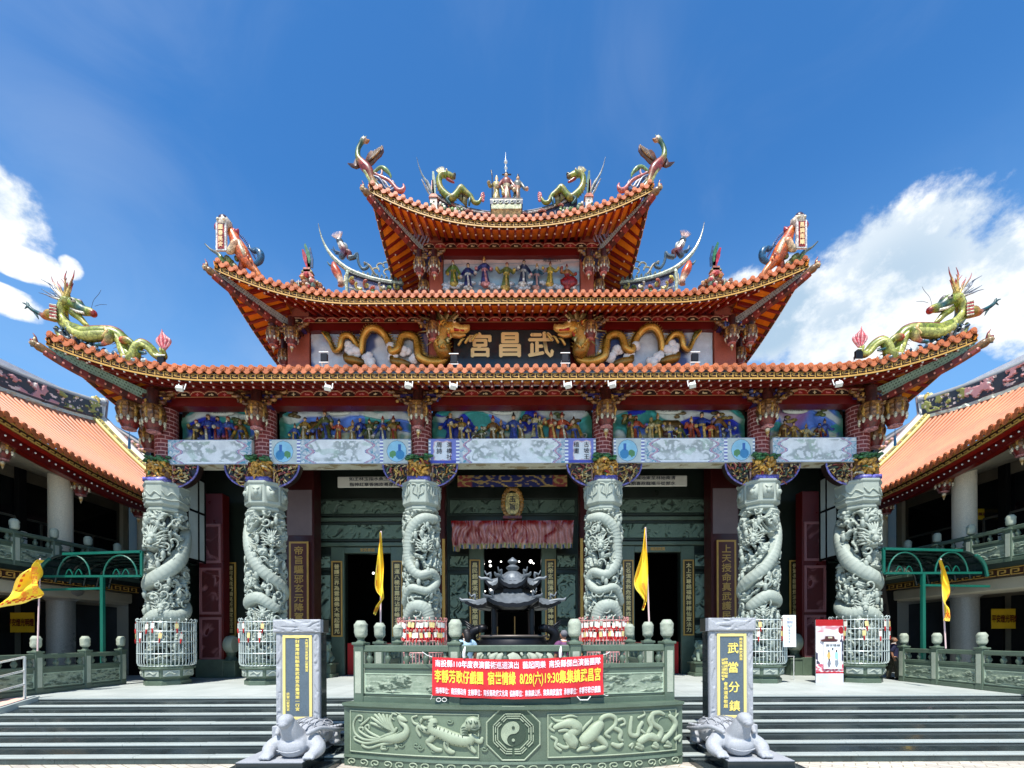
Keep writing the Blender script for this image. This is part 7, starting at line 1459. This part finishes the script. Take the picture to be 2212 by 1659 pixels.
    b.box(*sorted((f(415, 0)[0], f(475, 0)[0])), 25.2, 25.45, f(0, 720)[2], f(0, 610)[2], S(214, 196, 180)); b.prism([f(405, 612, -.15), f(485, 612, -.15), f(465, 585, -.15), f(425, 585, -.15)], (0, .35, 0), S(206, 120, 90)); rn = random.Random(3)
    for k in range(50): x = 330 + 230 * rn.random(); b.ball(f(x, 725 - 80 * rn.random() * (1 - abs(x - 450) / 150), rn.uniform(-.2, .2)), rn.uniform(9, 20) * f.k, 6, np.array(rn.choice([S(206, 190, 170), S(150, 60, 56), S(60, 90, 110), S(190, 130, 100), S(120, 140, 100), S(220, 214, 206)])), lump=.3, seed=k)
    for k in range(10): x = 580 + 110 * rn.random(); b.ball(f(x, 735 - 30 * rn.random(), -.1), rn.uniform(12, 22) * f.k, 7, np.array(rn.choice([S(130, 150, 90), S(226, 220, 206), S(110, 130, 80)])), lump=.3, seed=k)
    o = b.build('ridge_end', M_glaze, smooth=40); tag(o, 'tall thin horn with flags and small houses on the %s end of the top ridge' % side, 'ridge ornament')
    # floodlight by the dragon tail
f = orn(960, 320, 25.45, -1)
b = MB(); pr = [(455, 575), (600, 650), (750, 700), (900, 728), (1065, 738), (1230, 728), (1380, 700), (1530, 650), (1685, 570)]
T_(b, f, [(x, y, 12) for x, y in pr], S(96, 96, 104), 8); T_(b, f, [(x, y + 16, 8) for x, y in pr], S(200, 190, 180), 6, dy=-.05); b.prism([f(x, y + 10, .0) for x, y in pr] + [f(1685, 820), f(455, 820)], (0, .4, 0), S(60, 62, 84)); 
for x, y in pr[1:-1]: T_(b, f, [(x - 30, y + 32, 8), (x, y + 22, 10), (x + 30, y + 32, 8)], S(190, 110, 90), 6, dy=-.08)
o = b.build('top_ridge', M_glaze, T, smooth=40)
t = thing('deity_group', 'three robed deity statues standing on the centre pedestal of the top ridge', 'statue group', tuple(f(1070, 720)))
f = orn(960, 320, 25.0, -1); b = MB()
for z0, z1, hw, c in ((740, 700, 128, S(190, 196, 150)), (700, 668, 138, S(60, 66, 84)), (668, 660, 140, S(214, 206, 190)), (660, 648, 138, S(40, 40, 46))): b.box(f(1072 - hw, 0)[0], f(1072 + hw, 0)[0], 24.7, 25.4, f(0, z0)[2], f(0, z1)[2], c)
for k in range(5): T_(b, f, [(970 + 50 * k + 18 * math.cos(q) * (1 - q / 8), 684 + 12 * math.sin(q), 4, -.32) for q in np.linspace(0, 5.5, 8)], S(206, 214, 190), 5, 0)
b.build('pedestal', M_glaze, t, smooth=40)
for k, (x, yt, rb_, tr_) in enumerate(((985, 425, S(176, 160, 96), S(200, 176, 120)), (1075, 385, S(150, 84, 70), S(206, 190, 150)), (1157, 415, S(120, 120, 110), S(196, 150, 120)))):
    b = MB(); h = f(0, yt)[2] - f(0, 648)[2]; figure(b, f(x, 648), h, np.array(rb_), np.array(tr_), 300 + k, hat=S(40, 34, 36) if k else S(206, 190, 150))
    if k == 0: b.tube([f(950, 640, -.1), f(950, 430, -.1), f(943, 385, -.1)], [.035, .03, .05], 6, col=S(50, 40, 40))
    if k == 1: b.bar(f(1035, 402), f(1115, 402), .05, .05, col=S(40, 36, 40))
    b.build('deity', M_glaze, t, smooth=True)
b = MB(); b.tube([f(1068, 640, .35), f(1068, 330, .35), f(1066, 250, .35), f(1066, 150, .35)], [.05, .045, .03, .012], 7); b.ball(f(1067, 235, .35), 16 * f.k, 12); b.lathe([(.03, 0), (.1, .06), (.03, .14)], f(1068, 300, .35), 8); o = b.build('lightning_rod', M_steel, smooth=True); tag(o, 'slim silver lightning rod with ball behind the deity statues on the top ridge', 'lightning rod')

# ---------------------------------------------------------------- floodlights
def flood(px, py, Y, label, kind=0, rot=0.0):
    p = PX(px, py, Y); t = thing('floodlight', label, 'floodlight', tuple(p), 'floodlights on the temple roofs'); b = MB()
    if kind == 0: b.prism([p + [-.11, -.12, .06], p + [.11, -.12, .06], p + [.13, .08, .1], p + [.13, .08, -.1], p + [.11, -.12, -.05], p + [-.11, -.12, -.05]], (0, .05, 0)) if False else b.obox(p, [(math.cos(rot), math.sin(rot), 0), (-math.sin(rot), math.cos(rot), -.3), (0, .3, 1.)], (.11, .085, .065), tap=.8)
    else: b.obox(p, np.eye(3), (.12, .06, .15))
    b.build('housing', M_white if kind == 0 else M_iron, t, bevel=.015)
    b = MB(); b.bar(p + [-.12, .05, -.02], p + [-.12, .14, .22 if kind == 0 else -.3], .03, .02); b.bar(p + [.12, .05, -.02], p + [.12, .14, .22 if kind == 0 else -.3], .03, .02)
    if kind: b.box(p[0] - .17, p[0] + .17, p[1] - .07, p[1] - .055, p[2] + .17, p[2] + .2); b.box(p[0] - .17, p[0] + .17, p[1] - .07, p[1] - .055, p[2] - .2, p[2] - .17)
    b.build('bracket', M_white, t)
names = ('above the far left frieze', 'above the second frieze from the left', 'above the lotus post left of the centre frieze', 'above the left half of the centre frieze', 'above the right half of the centre frieze', 'above the lotus post right of the centre frieze', 'above the second frieze from the right', 'above the far right frieze')
for (px, py), n_ in zip(((390, 836), (710, 836), (884, 832), (981, 834), (1229, 833), (1325, 832), (1498, 833), (1814, 832)), names): flood(px, py, 15.72, 'white floodlight clipped under the lower eave ' + n_, 0, .4 if px < 1100 else -.4)
for px, py, n_ in ((703, 772, 'grey floodlight on the lower roof beside the far left panel'), (983, 777, 'grey floodlight on the lower roof left of the black name board'), (1223, 776, 'grey floodlight on the lower roof right of the black name board'), (1503, 775, 'grey floodlight on the lower roof beside the far right panel')): flood(px, py, 17.6 if False else 16.6, n_, 1)
flood(351, 778, 15.9, 'grey box floodlight beside the tail of the left green dragon', 1); flood(1857, 770, 15.9, 'grey box floodlight beside the tail of the right green dragon', 1)
# ================================================================ banner on the podium railing
t = thing('event_banner', 'red cloth banner with white and yellow lettering tied across the podium railing', 'banner', (0, 9.8, 1.5))
def BAN(u, v, d=0.0):                                  # u 0..1 left to right, v 0..1 top to bottom
    vx = 930 + 377 * u; top = 1419 + 7.5 * math.sin(math.pi * u) - 4 * u; bot = 1503 + 9 * math.sin(math.pi * u) - 1 * u
    w_ = .018 * math.sin(u * 23 + v * 3) + .012 * math.sin(u * 51 - v * 4) + .03 * float(pn(u * 6, v * 2.2, 3))
    return podv(vx, top + (bot - top) * v, -.08 + w_ + d)
b = MB(); b.grid([[BAN(u, v) for v in np.linspace(0, 1, 12)] for u in np.linspace(0, 1, 90)]); b.build('cloth', mat('banner_red', S(206, 34, 44), rough=.55, var=.1, vs_=2.5), t, smooth=True)
M_bw = mat('banner_white', S(240, 226, 236), rough=.5, var=.03); M_by = mat('banner_yellow', S(248, 222, 70), rough=.5, var=.03)
def ban_text(s, u0, u1, v0, v1, m, bo):
    def warp(P):
        x = P[:, 0]; z = P[:, 2]; X = (x - x.min()) / (x.max() - x.min()); Zv = (z.max() - z) / (z.max() - z.min())
        return np.array([BAN(u0 + (u1 - u0) * a, v0 + (v1 - v0) * c, .012) for a, c in zip(X, Zv)])
    letters(s, 1, (0, 0, 0), t, m, bold=bo, warp=warp)
ban_text('南投縣110年度表演藝術巡迴演出  藝起同樂  南投縣傑出演藝團隊', .02, .985, .055, .245, M_bw, .022)
ban_text('李靜芳歌仔戲團  宿世情緣  8/28(六)19:30集集鎮武昌宮', .015, .985, .31, .70, M_by, .022)
ban_text('指導單位：南投縣政府  主辦單位：南投縣政府文化局  協辦單位：集集鎮公所、集集鎮武昌宮  承辦單位：李靜芳歌仔戲團', .02, .98, .77, .94, M_bw, .022)
b = MB()
for u, v, p in ((0, 0, podv(908, 1408, -.1)), (0, 1, podv(925, 1512, -.1)), (1, 0, podv(1322, 1409, -.1)), (1, 1, podv(1318, 1504, -.1))): b.tube([BAN(u, v), (BAN(u, v) + p) / 2 + [0, 0, -.02], p], .008, 5)
for px in (1000, 1212): q = podv(px, 1420, -.08); b.tube([q, q + [.0, -.02, .1], q + [.02, .05, .22]], [.03, .035, .015], 6)
q = podv(1262, 1508, -.03); b.tube([q + [-.14, 0, .02], q + [-.08, -.02, -.05], q + [.08, -.02, -.05], q + [.14, 0, .02]], .012, 5)
for dx in (0, .12): q = podv(945, 1512, -.05) + [dx, 0, 0]; b.tube([q + [.05 * math.cos(a), -.01, .04 * math.sin(a)] for a in np.linspace(0, 6, 10)], .008, 5)
b.build('tie_rope', M_white, t)

# ---------------------------------------------------------------- yellow pennants
M_flag = mat('pennant_cloth', attr=True, rough=.7, var=.07, vs_=3)
def pennant(label, Lp, Rp, Y, pole, seed, marks=None, amp=.06):
    """Lp, Rp: traced left and right cloth edges (photo px) from the top down; pole: (top, foot)"""
    t = thing('pennant', label, 'flag', tuple(PX(*pole[1], Y)), 'yellow pennants')
    L_, R_ = cr(np.array(Lp, float), 7), cr(np.array(Rp, float), 7); n = 44
    rs = lambda A: np.stack([np.interp(np.linspace(0, 1, n), np.linspace(0, 1, len(A)), A[:, k]) for k in (0, 1)], -1)
    L_, R_ = rs(L_), rs(R_); m = 19; P_ = []; 
    for i in range(n):
        row = []
        for j in range(m):
            s = j / (m - 1); p = L_[i] * (1 - s) + R_[i] * s; q = PX(p[0], p[1], Y); q[1] += amp * math.sin(s * 5 + i * .22 + seed) + .5 * amp * math.sin(s * 11 - i * .1); row.append(q)
        P_.append(row)
    U, V = np.meshgrid((np.arange(n - 1) + .5) / (n - 1), (np.arange(m - 1) + .5) / (m - 1), indexing='ij')
    c = np.array(S(246, 204, 40)) * np.ones(U.shape + (3,)); e = np.minimum(V, 1 - V) if marks != 'L' else np.minimum(V * 1.0, 9)
    c = mix(c, S(224, 106, 20), sstep(pn(U * 7 + seed, V * 4, 2), .18, .4) * sstep(np.minimum(V, 1 - V), .12, .3) * .75)
    bd = (U > .93) | ((V < .12) & (U > .25))
    c[bd] = S(250, 222, 90); z_ = ((U > .86) & (U < .95)) | ((V > .10) & (V < .17) & (U > .2)); c[z_ & (np.sin(U * 70 + V * 50) > .1)] = S(206, 70, 14)
    b = MB(); b.grid(P_, col=c); cl = b.build('cloth', M_flag, t, smooth=True)
    b = MB(); b.tube([PX(*pole[0], Y + .14), PX(*pole[1], Y + .14)], .022, 8); b.build('pole', M_pole, t); return cl
cl = pennant('large yellow pennant with orange flame border blowing left at the far left railing', [(86, 1205), (58, 1235), (20, 1275), (-14, 1316)], [(87, 1206), (87, 1240), (86, 1268), (85, 1286)], 14.5, ((87.5, 1203), (81, 1402)), 1.0, 'L', .1)
letters('武昌宮', .85, PX(77, 1249, 14.33), cl, mat('pennant_ink', S(190, 84, 20), rough=.6), vertical=True, wx=.8, bold=-.0)
pennant('yellow pennant hanging limp before the dark doorway left of the burner', [(822, 1149), (818, 1200), (812, 1266), (822, 1290), (814, 1308), (807, 1325)], [(824, 1149), (829, 1220), (829, 1265), (829, 1288), (822, 1300), (812, 1328)], 12.0, ((824, 1147), (822, 1390)), 2.0)
pennant('bright yellow pennant half furled before the dark doorway right of the burner', [(1393, 1143), (1384, 1200), (1370, 1258), (1386, 1290), (1390, 1300), (1387, 1318)], [(1395, 1143), (1398, 1210), (1399, 1265), (1400, 1296), (1396, 1304), (1389, 1320)], 12.0, ((1395, 1141), (1404, 1392)), 3.3)
pennant('yellow pennant hanging at the right terrace railing beside the canopy post', [(2032, 1213), (2035, 1250), (2037, 1275), (2036, 1305), (2042, 1322), (2043, 1344)], [(2034, 1213), (2045, 1260), (2053, 1288), (2046, 1305), (2050, 1320), (2047, 1346)], 15.0, ((2033, 1211), (2043, 1404)), 4.1)

# ---------------------------------------------------------------- people
def person(label, c, h, yaw, shirt, trousers, hair, skin=S(176, 122, 92), bald=False, walk=.12, long_hair=False):
    c = np.asarray(c, float); ca, sa = math.cos(yaw), math.sin(yaw)
    q = lambda x, y, z: c + np.array([ca * x - sa * y, sa * x + ca * y, z]) * h      # local: +y is the way they face
    def rm(b, nm, m, par=None):
        o = b.build(nm, m, par, smooth=True); md = o.modifiers.new('remesh', 'REMESH'); md.mode = 'VOXEL'; md.voxel_size = .011 * h; md.use_smooth_shade = True; sm = o.modifiers.new('soft', 'SMOOTH'); sm.factor = .5; sm.iterations = 2; return o
    A_ = [(1, .04, walk), (-1, .03, -walk)]
    b = MB(); b.tube([q(0, 0, .5), q(0, 0, .62), q(0, .0, .76), q(0, .0, .83), q(0, .005, .86)], [.075 * h, .075 * h, .085 * h, .05 * h, .034 * h], 14, 4); b.ball(q(0, .012, .925), (.052 * h, .058 * h, .07 * h), 16); b.ball(q(0, .075, .918), (.011 * h, .018 * h, .016 * h), 8)
    for s, dx, w_ in A_:
        b.ball(q(s * .052, .005, .92), (.01 * h, .014 * h, .02 * h), 8); b.tube([q(s * .1, 0, .80), q(s * .135, -.01 - w_ * .2, .66), q(s * .14, .03 - w_ * .3, .53), q(s * .14, .05 - w_ * .3, .49)], [.034 * h, .03 * h, .022 * h, .018 * h], 10, 4)
        for k in range(4): b.tube([q(s * .14, .04 + .012 * k - w_ * .3, .49), q(s * .142, .045 + .012 * k - w_ * .3, .455), q(s * .135, .05 + .011 * k - w_ * .3, .43 + .006 * abs(k - 1.5))], [.009 * h, .008 * h, .006 * h], 6)
        b.tube([q(s * .13, .07 - w_ * .3, .49), q(s * .125, .085 - w_ * .3, .46)], .008 * h, 6)
        b.tube([q(s * .05, 0, .52), q(s * .055, w_ * .55, .29), q(s * .055, w_ * .7 - .02, .05)], [.065 * h, .045 * h, .03 * h], 12, 4); b.tube([q(s * .055, w_ * .7 - .04, .025), q(s * .058, w_ * .7 + .08, .02)], [.03 * h, .026 * h], 8)
    o = rm(b, 'person', mat('skin_tone_' + str(len(bpy.data.objects)), skin, rough=.6, var=.06)); tag(o, label, 'person')
    b = MB(); b.tube([q(0, 0, .50), q(0, 0, .60), q(0, 0, .70), q(0, 0, .785), q(0, 0, .83)], [.092 * h, .092 * h, .1 * h, .092 * h, .045 * h], 16, 4, flat=((sa, -ca, 0), 1)); 
    for s, dx, w_ in A_: b.tube([q(s * .07, 0, .80), q(s * .118, 0, .77), q(s * .138, -.01 - w_ * .2, .67)], [.05 * h, .05 * h, .045 * h], 12, 3)
    rm(b, 'shirt', shirt, o)
    b = MB(); b.tube([q(0, 0, .44), q(0, 0, .53)], [.085 * h, .09 * h], 14)
    for s, dx, w_ in A_: b.tube([q(s * .05, 0, .5), q(s * .056, w_ * .55, .29), q(s * .056, w_ * .7 - .02, .06)], [.078 * h, .06 * h, .05 * h], 12, 4)
    rm(b, 'trousers', trousers, o)
    b = MB(); b.ball(q(0, -.008, .945), (.056 * h, .06 * h, .058 * h) if not bald else (.0535 * h, .058 * h, .05 * h), 14)
    if long_hair: b.tube([q(0, -.03, .94), q(0, -.05, .87), q(0, -.05, .78)], [.05 * h, .05 * h, .03 * h], 10, 3)
    b.build('hair', hair, o, smooth=True)
    b = MB()
    for s, *_ in A_: b.tube([q(s * .057, w0, .02) for w0 in (s * walk * .7 - .045, s * walk * .7 + .085)], [.034 * h, .03 * h], 8)
    b.build('shoes', M_dark, o, smooth=True)
    b = MB(); b.tube([q(.03 * math.cos(a) * 1.25, .03 * math.sin(a) * 1.3, .848 + .006 * math.sin(a)) for a in np.linspace(0, 6.283, 14, endpoint=False)], .011 * h, 6, closed=True); b.build('collar', M_white, o); return o
M_navy = mat('navy_shirt', S(22, 24, 60), rough=.75, var=.15); M_camo = mat('camouflage_cloth', S(52, 50, 36), rough=.8, var=.75, vs_=9)
person('person in navy shirt and camouflage trousers walking away past the far right column', (15.42, 18.75, PZ + .004), 1.72, -2.3, M_navy, M_camo, mat('cropped_hair', S(120, 96, 80), rough=.8), S(150, 104, 76), bald=True)
person('person in purple top with grey hair standing behind the podium railing post', (1.24, 11.3, 1.385), 1.62, .5, mat('purple_top', S(104, 56, 96), rough=.75, var=.2, vs_=6), mat('grey_trousers', S(120, 112, 140), rough=.8), mat('grey_hair', S(110, 108, 112), rough=.8), walk=.03)
person('person in pale blue top with dark long hair behind the podium railing post', (-1.14, 11.3, 1.385), 1.66, .5, mat('pale_top', S(160, 190, 206), rough=.75, var=.2, vs_=6), mat('lilac_trousers', S(168, 166, 206), rough=.8), mat('dark_hair', S(26, 20, 18), rough=.6), walk=.03, long_hair=True)

# ---------------------------------------------------------------- guardian lions and drum stones by the doors
def lion(x, y, label, fl):
    z = PZ + .003; b = MB(); b.box(x - .42, x + .42, y - .42, y + .42, z, z + .16); b.box(x - .34, x + .34, y - .34, y + .34, z + .16, z + .56); b.box(x - .43, x + .43, y - .43, y + .43, z + .56, z + .64); ped = thing('guardian_lion', label, 'stone lion', (x, y, z)); b.build('pedestal', M_green, ped, bevel=.015)
    o = np.array([x, y, z + .64]); b = MB(); q = lambda a, d, h: o + np.array([a * fl, d, h])
    b.tube([q(0, .24, .14), q(0, .18, .3), q(0, .0, .5), q(.0, -.08, .62)], [.22, .24, .22, .17], 14, 4); b.ball(q(.03, -.16, .74), (.19, .19, .18), 14); b.ball(q(.06, -.32, .70), (.1, .1, .09), 10); b.ball(q(.06, -.33, .63), (.08, .07, .04), 8)
    for s in (-1, 1):
        b.tube([q(s * .15, -.08, .45), q(s * .17, -.2, .2), q(s * .17, -.25, .05)], [.1, .075, .075], 10, 3); b.ball(q(s * .17, -.29, .05), (.09, .11, .055), 9); b.tube([q(s * .2, .2, .2), q(s * .24, .0, .12), q(s * .24, -.06, .05)], [.13, .1, .07], 10, 3); b.ball(q(.03 + s * .08, -.3, .79), .032, 7); b.ball(q(.03 + s * .16, -.1, .87), (.045, .04, .07), 7)
    for k in range(16): a = k * .42; b.ball(q(.03 + .2 * math.cos(a), -.06 + .05 * math.sin(k * 3), .72 + .2 * math.sin(a)), .062, 7)
    b.tube([q(-.1, .38, .2), q(-.16, .42, .42), q(-.1, .36, .62)], [.05, .08, .03], 8, 3); ob = b.build('lion', M_carve if False else mat('lion_stone', S(120, 138, 122), rough=.5, var=.15, fine=.1) if 'lion_stone' not in bpy.data.materials else bpy.data.materials['lion_stone'], ped, smooth=True); md = ob.modifiers.new('remesh', 'REMESH'); md.mode = 'VOXEL'; md.voxel_size = .018; md.use_smooth_shade = True
lion(-8.45, 20.9, 'stone guardian lion on pedestal left of the dark left doorway', 1); lion(-5.2, 20.9, 'stone guardian lion on pedestal right of the dark left doorway', -1); lion(5.2, 20.9, 'stone guardian lion on pedestal left of the dark right doorway', 1); lion(8.45, 20.9, 'stone guardian lion on pedestal right of the dark right doorway', -1)
for x in (-12.9, -11.2, 11.2, 12.9):
    t = thing('drum_stone', 'stone drum on carved base beside the %s side doorway, %s of its pair' % ('left' if x < 0 else 'right', 'outer' if abs(x) > 12 else 'inner'), 'drum stone', (x, 21.2, PZ)); z = PZ + .004
    b = MB(); b.box(x - .4, x + .4, 20.8, 21.6, z, z + .7); b.box(x - .44, x + .44, 20.76, 21.64, z + .7, z + .78); b.tube([(x, 21.2, z + .78), (x, 21.2, z + .95), (x, 21.2, z + 1.1)], [.3, .18, .22], 10); b.build('base', M_green, t, bevel=.015)
    b = MB(); an = np.linspace(0, 2 * np.pi, 26); prof = [(.0, -.2), (.34, -.2), (.4, -.14), (.42, 0), (.4, .14), (.34, .2), (.0, .2)]; b.grid([[(x + w_, 21.2 + r * math.cos(a), z + 1.48 + r * math.sin(a)) for r, w_ in prof] for a in an]); b.build('drum', M_cap, t, smooth=40)

# ---------------------------------------------------------------- posters and stands
t = thing('poster_stand', 'red and white standing poster panel left of the far right dragon column', 'poster', (12.0, 17.6, PZ)); z = PZ + .004
x0, x1, yq = 11.35, 12.38, 17.35; zt = EYE + (1378 - 1341) * .01735
b = MB(); nu, nv = 40, 80
def pcol(u, v):
    c = np.array(S(226, 216, 218)) * np.ones(u.shape + (3,)); c[v > .90] = S(176, 14, 20); c[(v > .80) & (v <= .9)] = mix(np.array(S(206, 140, 150)) * np.ones(u.shape + (3,)), S(236, 226, 226), sstep(pn(u * 4, v * 20), -.2, .3))[(v > .80) & (v <= .9)]
    m = (v < .30) & (v > .18); c[m] = mix(np.array(S(196, 90, 110)) * np.ones(u.shape + (3,)), S(240, 220, 220), sstep(pn(u * 9, v * 30, 2), -.1, .3))[m]; c[(v <= .18)] = S(178, 20, 30); c[(v <= .15)] = S(206, 210, 226)
    f = (pn(u * 5, v * 6, 7) > .1) & ((u < .16) | (u > .84)) & (v > .3) & (v < .75); c[f] = S(60, 60, 80); r_ = ((u - .92) ** 2 * .35 + (v - .83) ** 2) < .0035; c[r_] = S(150, 20, 30); return c
relief(b, wall_xz(x0, x1, z, zt, yq), nu, nv, 0.0, pcol); b.box(x0, x1, yq + .006, yq + .04, z, zt, S(150, 150, 150)); b.build('poster_panel', M_paint, t)
b = MB(); xa, xb, za, zb = 11.62, 12.28, 1.62, 2.62
def pc2(u, v):
    c = np.array(S(232, 236, 240)) * np.ones(u.shape + (3,))
    for cx_, cy_, col in ((.28, .5, S(206, 170, 96)), (.72, .5, S(150, 206, 216)), (.5, .62, S(206, 206, 212)), (.3, .2, S(120, 120, 130)), (.72, .2, S(130, 140, 150))): e = (((u - cx_) / .11) ** 2 + ((v - cy_) / .17) ** 2 + .5 * pn(u * 12, v * 12)) < .8; c[e] = np.array(col)
    for cx_, cy_ in ((.28, .66), (.5, .74), (.72, .66), (.3, .34)): e = (((u - cx_) / .05) ** 2 + ((v - cy_) / .045) ** 2) < 1; c[e] = np.array(S(30, 26, 30))
    return c
relief(b, wall_xz(xa, xb, za, zb, yq - .05), 50, 76, 0.0, pc2); b.box(xa, xb, yq - .044, yq - .01, za, zb, S(230, 230, 232)); pp_ = b.build('white_board', M_paint, t); letters('宿世情緣', .1, ((xa + xb) / 2, yq - .05, 2.5), pp_, M_ink, wx=1.3)
b = MB(); b.prism([(x0 + .22, yq - .06, 2.64), (x1 - .3, yq - .06, 2.64), (x1 - .22, yq - .06, 2.7), (x1 - .36, yq - .06, 2.74), (x1 - .38, yq - .06, 2.84), (x0 + .34, yq - .06, 2.84), (x0 + .32, yq - .06, 2.74), (x0 + .14, yq - .06, 2.7)], (0, .03, 0), S(84, 40, 40)); b.box(x0 + .42, x1 - .46, yq - .07, yq - .055, 2.76, 2.82, S(206, 196, 170)); b.build('temple_cutout', M_paint, t)
t = thing('paper_sign', 'long white paper sign hung on the basket of the second column from right', 'sign', (10.2, 17.05, 3)); b = MB()
xa, xb, za, zb = 9.95, 10.42, 2.45, 3.62
b.grid([[(xa + (xb - xa) * u, 17.03 + .03 * math.sin(u * 3) + .02 * v, za + (zb - za) * v) for v in np.linspace(0, 1, 20)] for u in np.linspace(0, 1, 8)], col=np.array(S(236, 240, 244)) * np.ones((7, 19, 3)))
pm = b.build('paper', M_paint, t, smooth=True); letters('宿世\n情緣', .24, ((xa + xb) / 2, 17.02, 3.42), pm, mat('pale_ink', S(130, 136, 160), rough=.6), wx=1.0); letters('集集鎮武昌宮', .62, ((xa + xb) / 2 - .02, 17.02, 2.9), pm, M_ink, vertical=True, wx=.9, bold=-.0)
t = thing('poster_stand', 'narrow purple and red poster stand half hidden behind the right stele', 'poster', (7.4, 17.3, PZ)); b = MB()
def pc3(u, v):
    c = mix(mix(np.array(S(150, 60, 70)) * np.ones(u.shape + (3,)), S(120, 100, 140), sstep(pn(u * 3, v * 7, 1), -.1, .2)), S(206, 180, 196), sstep(pn(u * 6, v * 14, 4), .15, .35)); m = (v > .34) & (v < .62) & (u > .55); c[m] = S(52, 66, 140); c[v < .16] = S(206, 208, 230); c[(v > .16) & (v < .2)] = S(150, 206, 190); e = ((u - .7) / .25) ** 2 + ((v - .28) / .07) ** 2 < 1; c[e] = S(230, 226, 226); return c
relief(b, wall_xz(7.16, 7.95, z, 3.16, 17.3), 30, 60, 0.0, pc3); b.box(7.16, 7.95, 17.306, 17.34, z, 3.16, S(160, 160, 160)); b.build('poster_panel', M_paint, t)
# low stainless queue rail beside the right poster
t = thing('queue_barrier', 'thin steel barrier rail standing left of the red and white poster', 'barrier', (10.9, 18.4, PZ)); b = MB()
for x in (10.55, 10.72, 11.28): b.tube([(x, 18.6, z), (x, 18.6, z + .95)], .02, 6)
b.tube([(10.5, 18.6, z + .95), (11.3, 18.6, z + .95)], .022, 6); b.build('rail', M_steel, t)

# dark passage walls between the temple and the side halls
for sx in (-1, 1):
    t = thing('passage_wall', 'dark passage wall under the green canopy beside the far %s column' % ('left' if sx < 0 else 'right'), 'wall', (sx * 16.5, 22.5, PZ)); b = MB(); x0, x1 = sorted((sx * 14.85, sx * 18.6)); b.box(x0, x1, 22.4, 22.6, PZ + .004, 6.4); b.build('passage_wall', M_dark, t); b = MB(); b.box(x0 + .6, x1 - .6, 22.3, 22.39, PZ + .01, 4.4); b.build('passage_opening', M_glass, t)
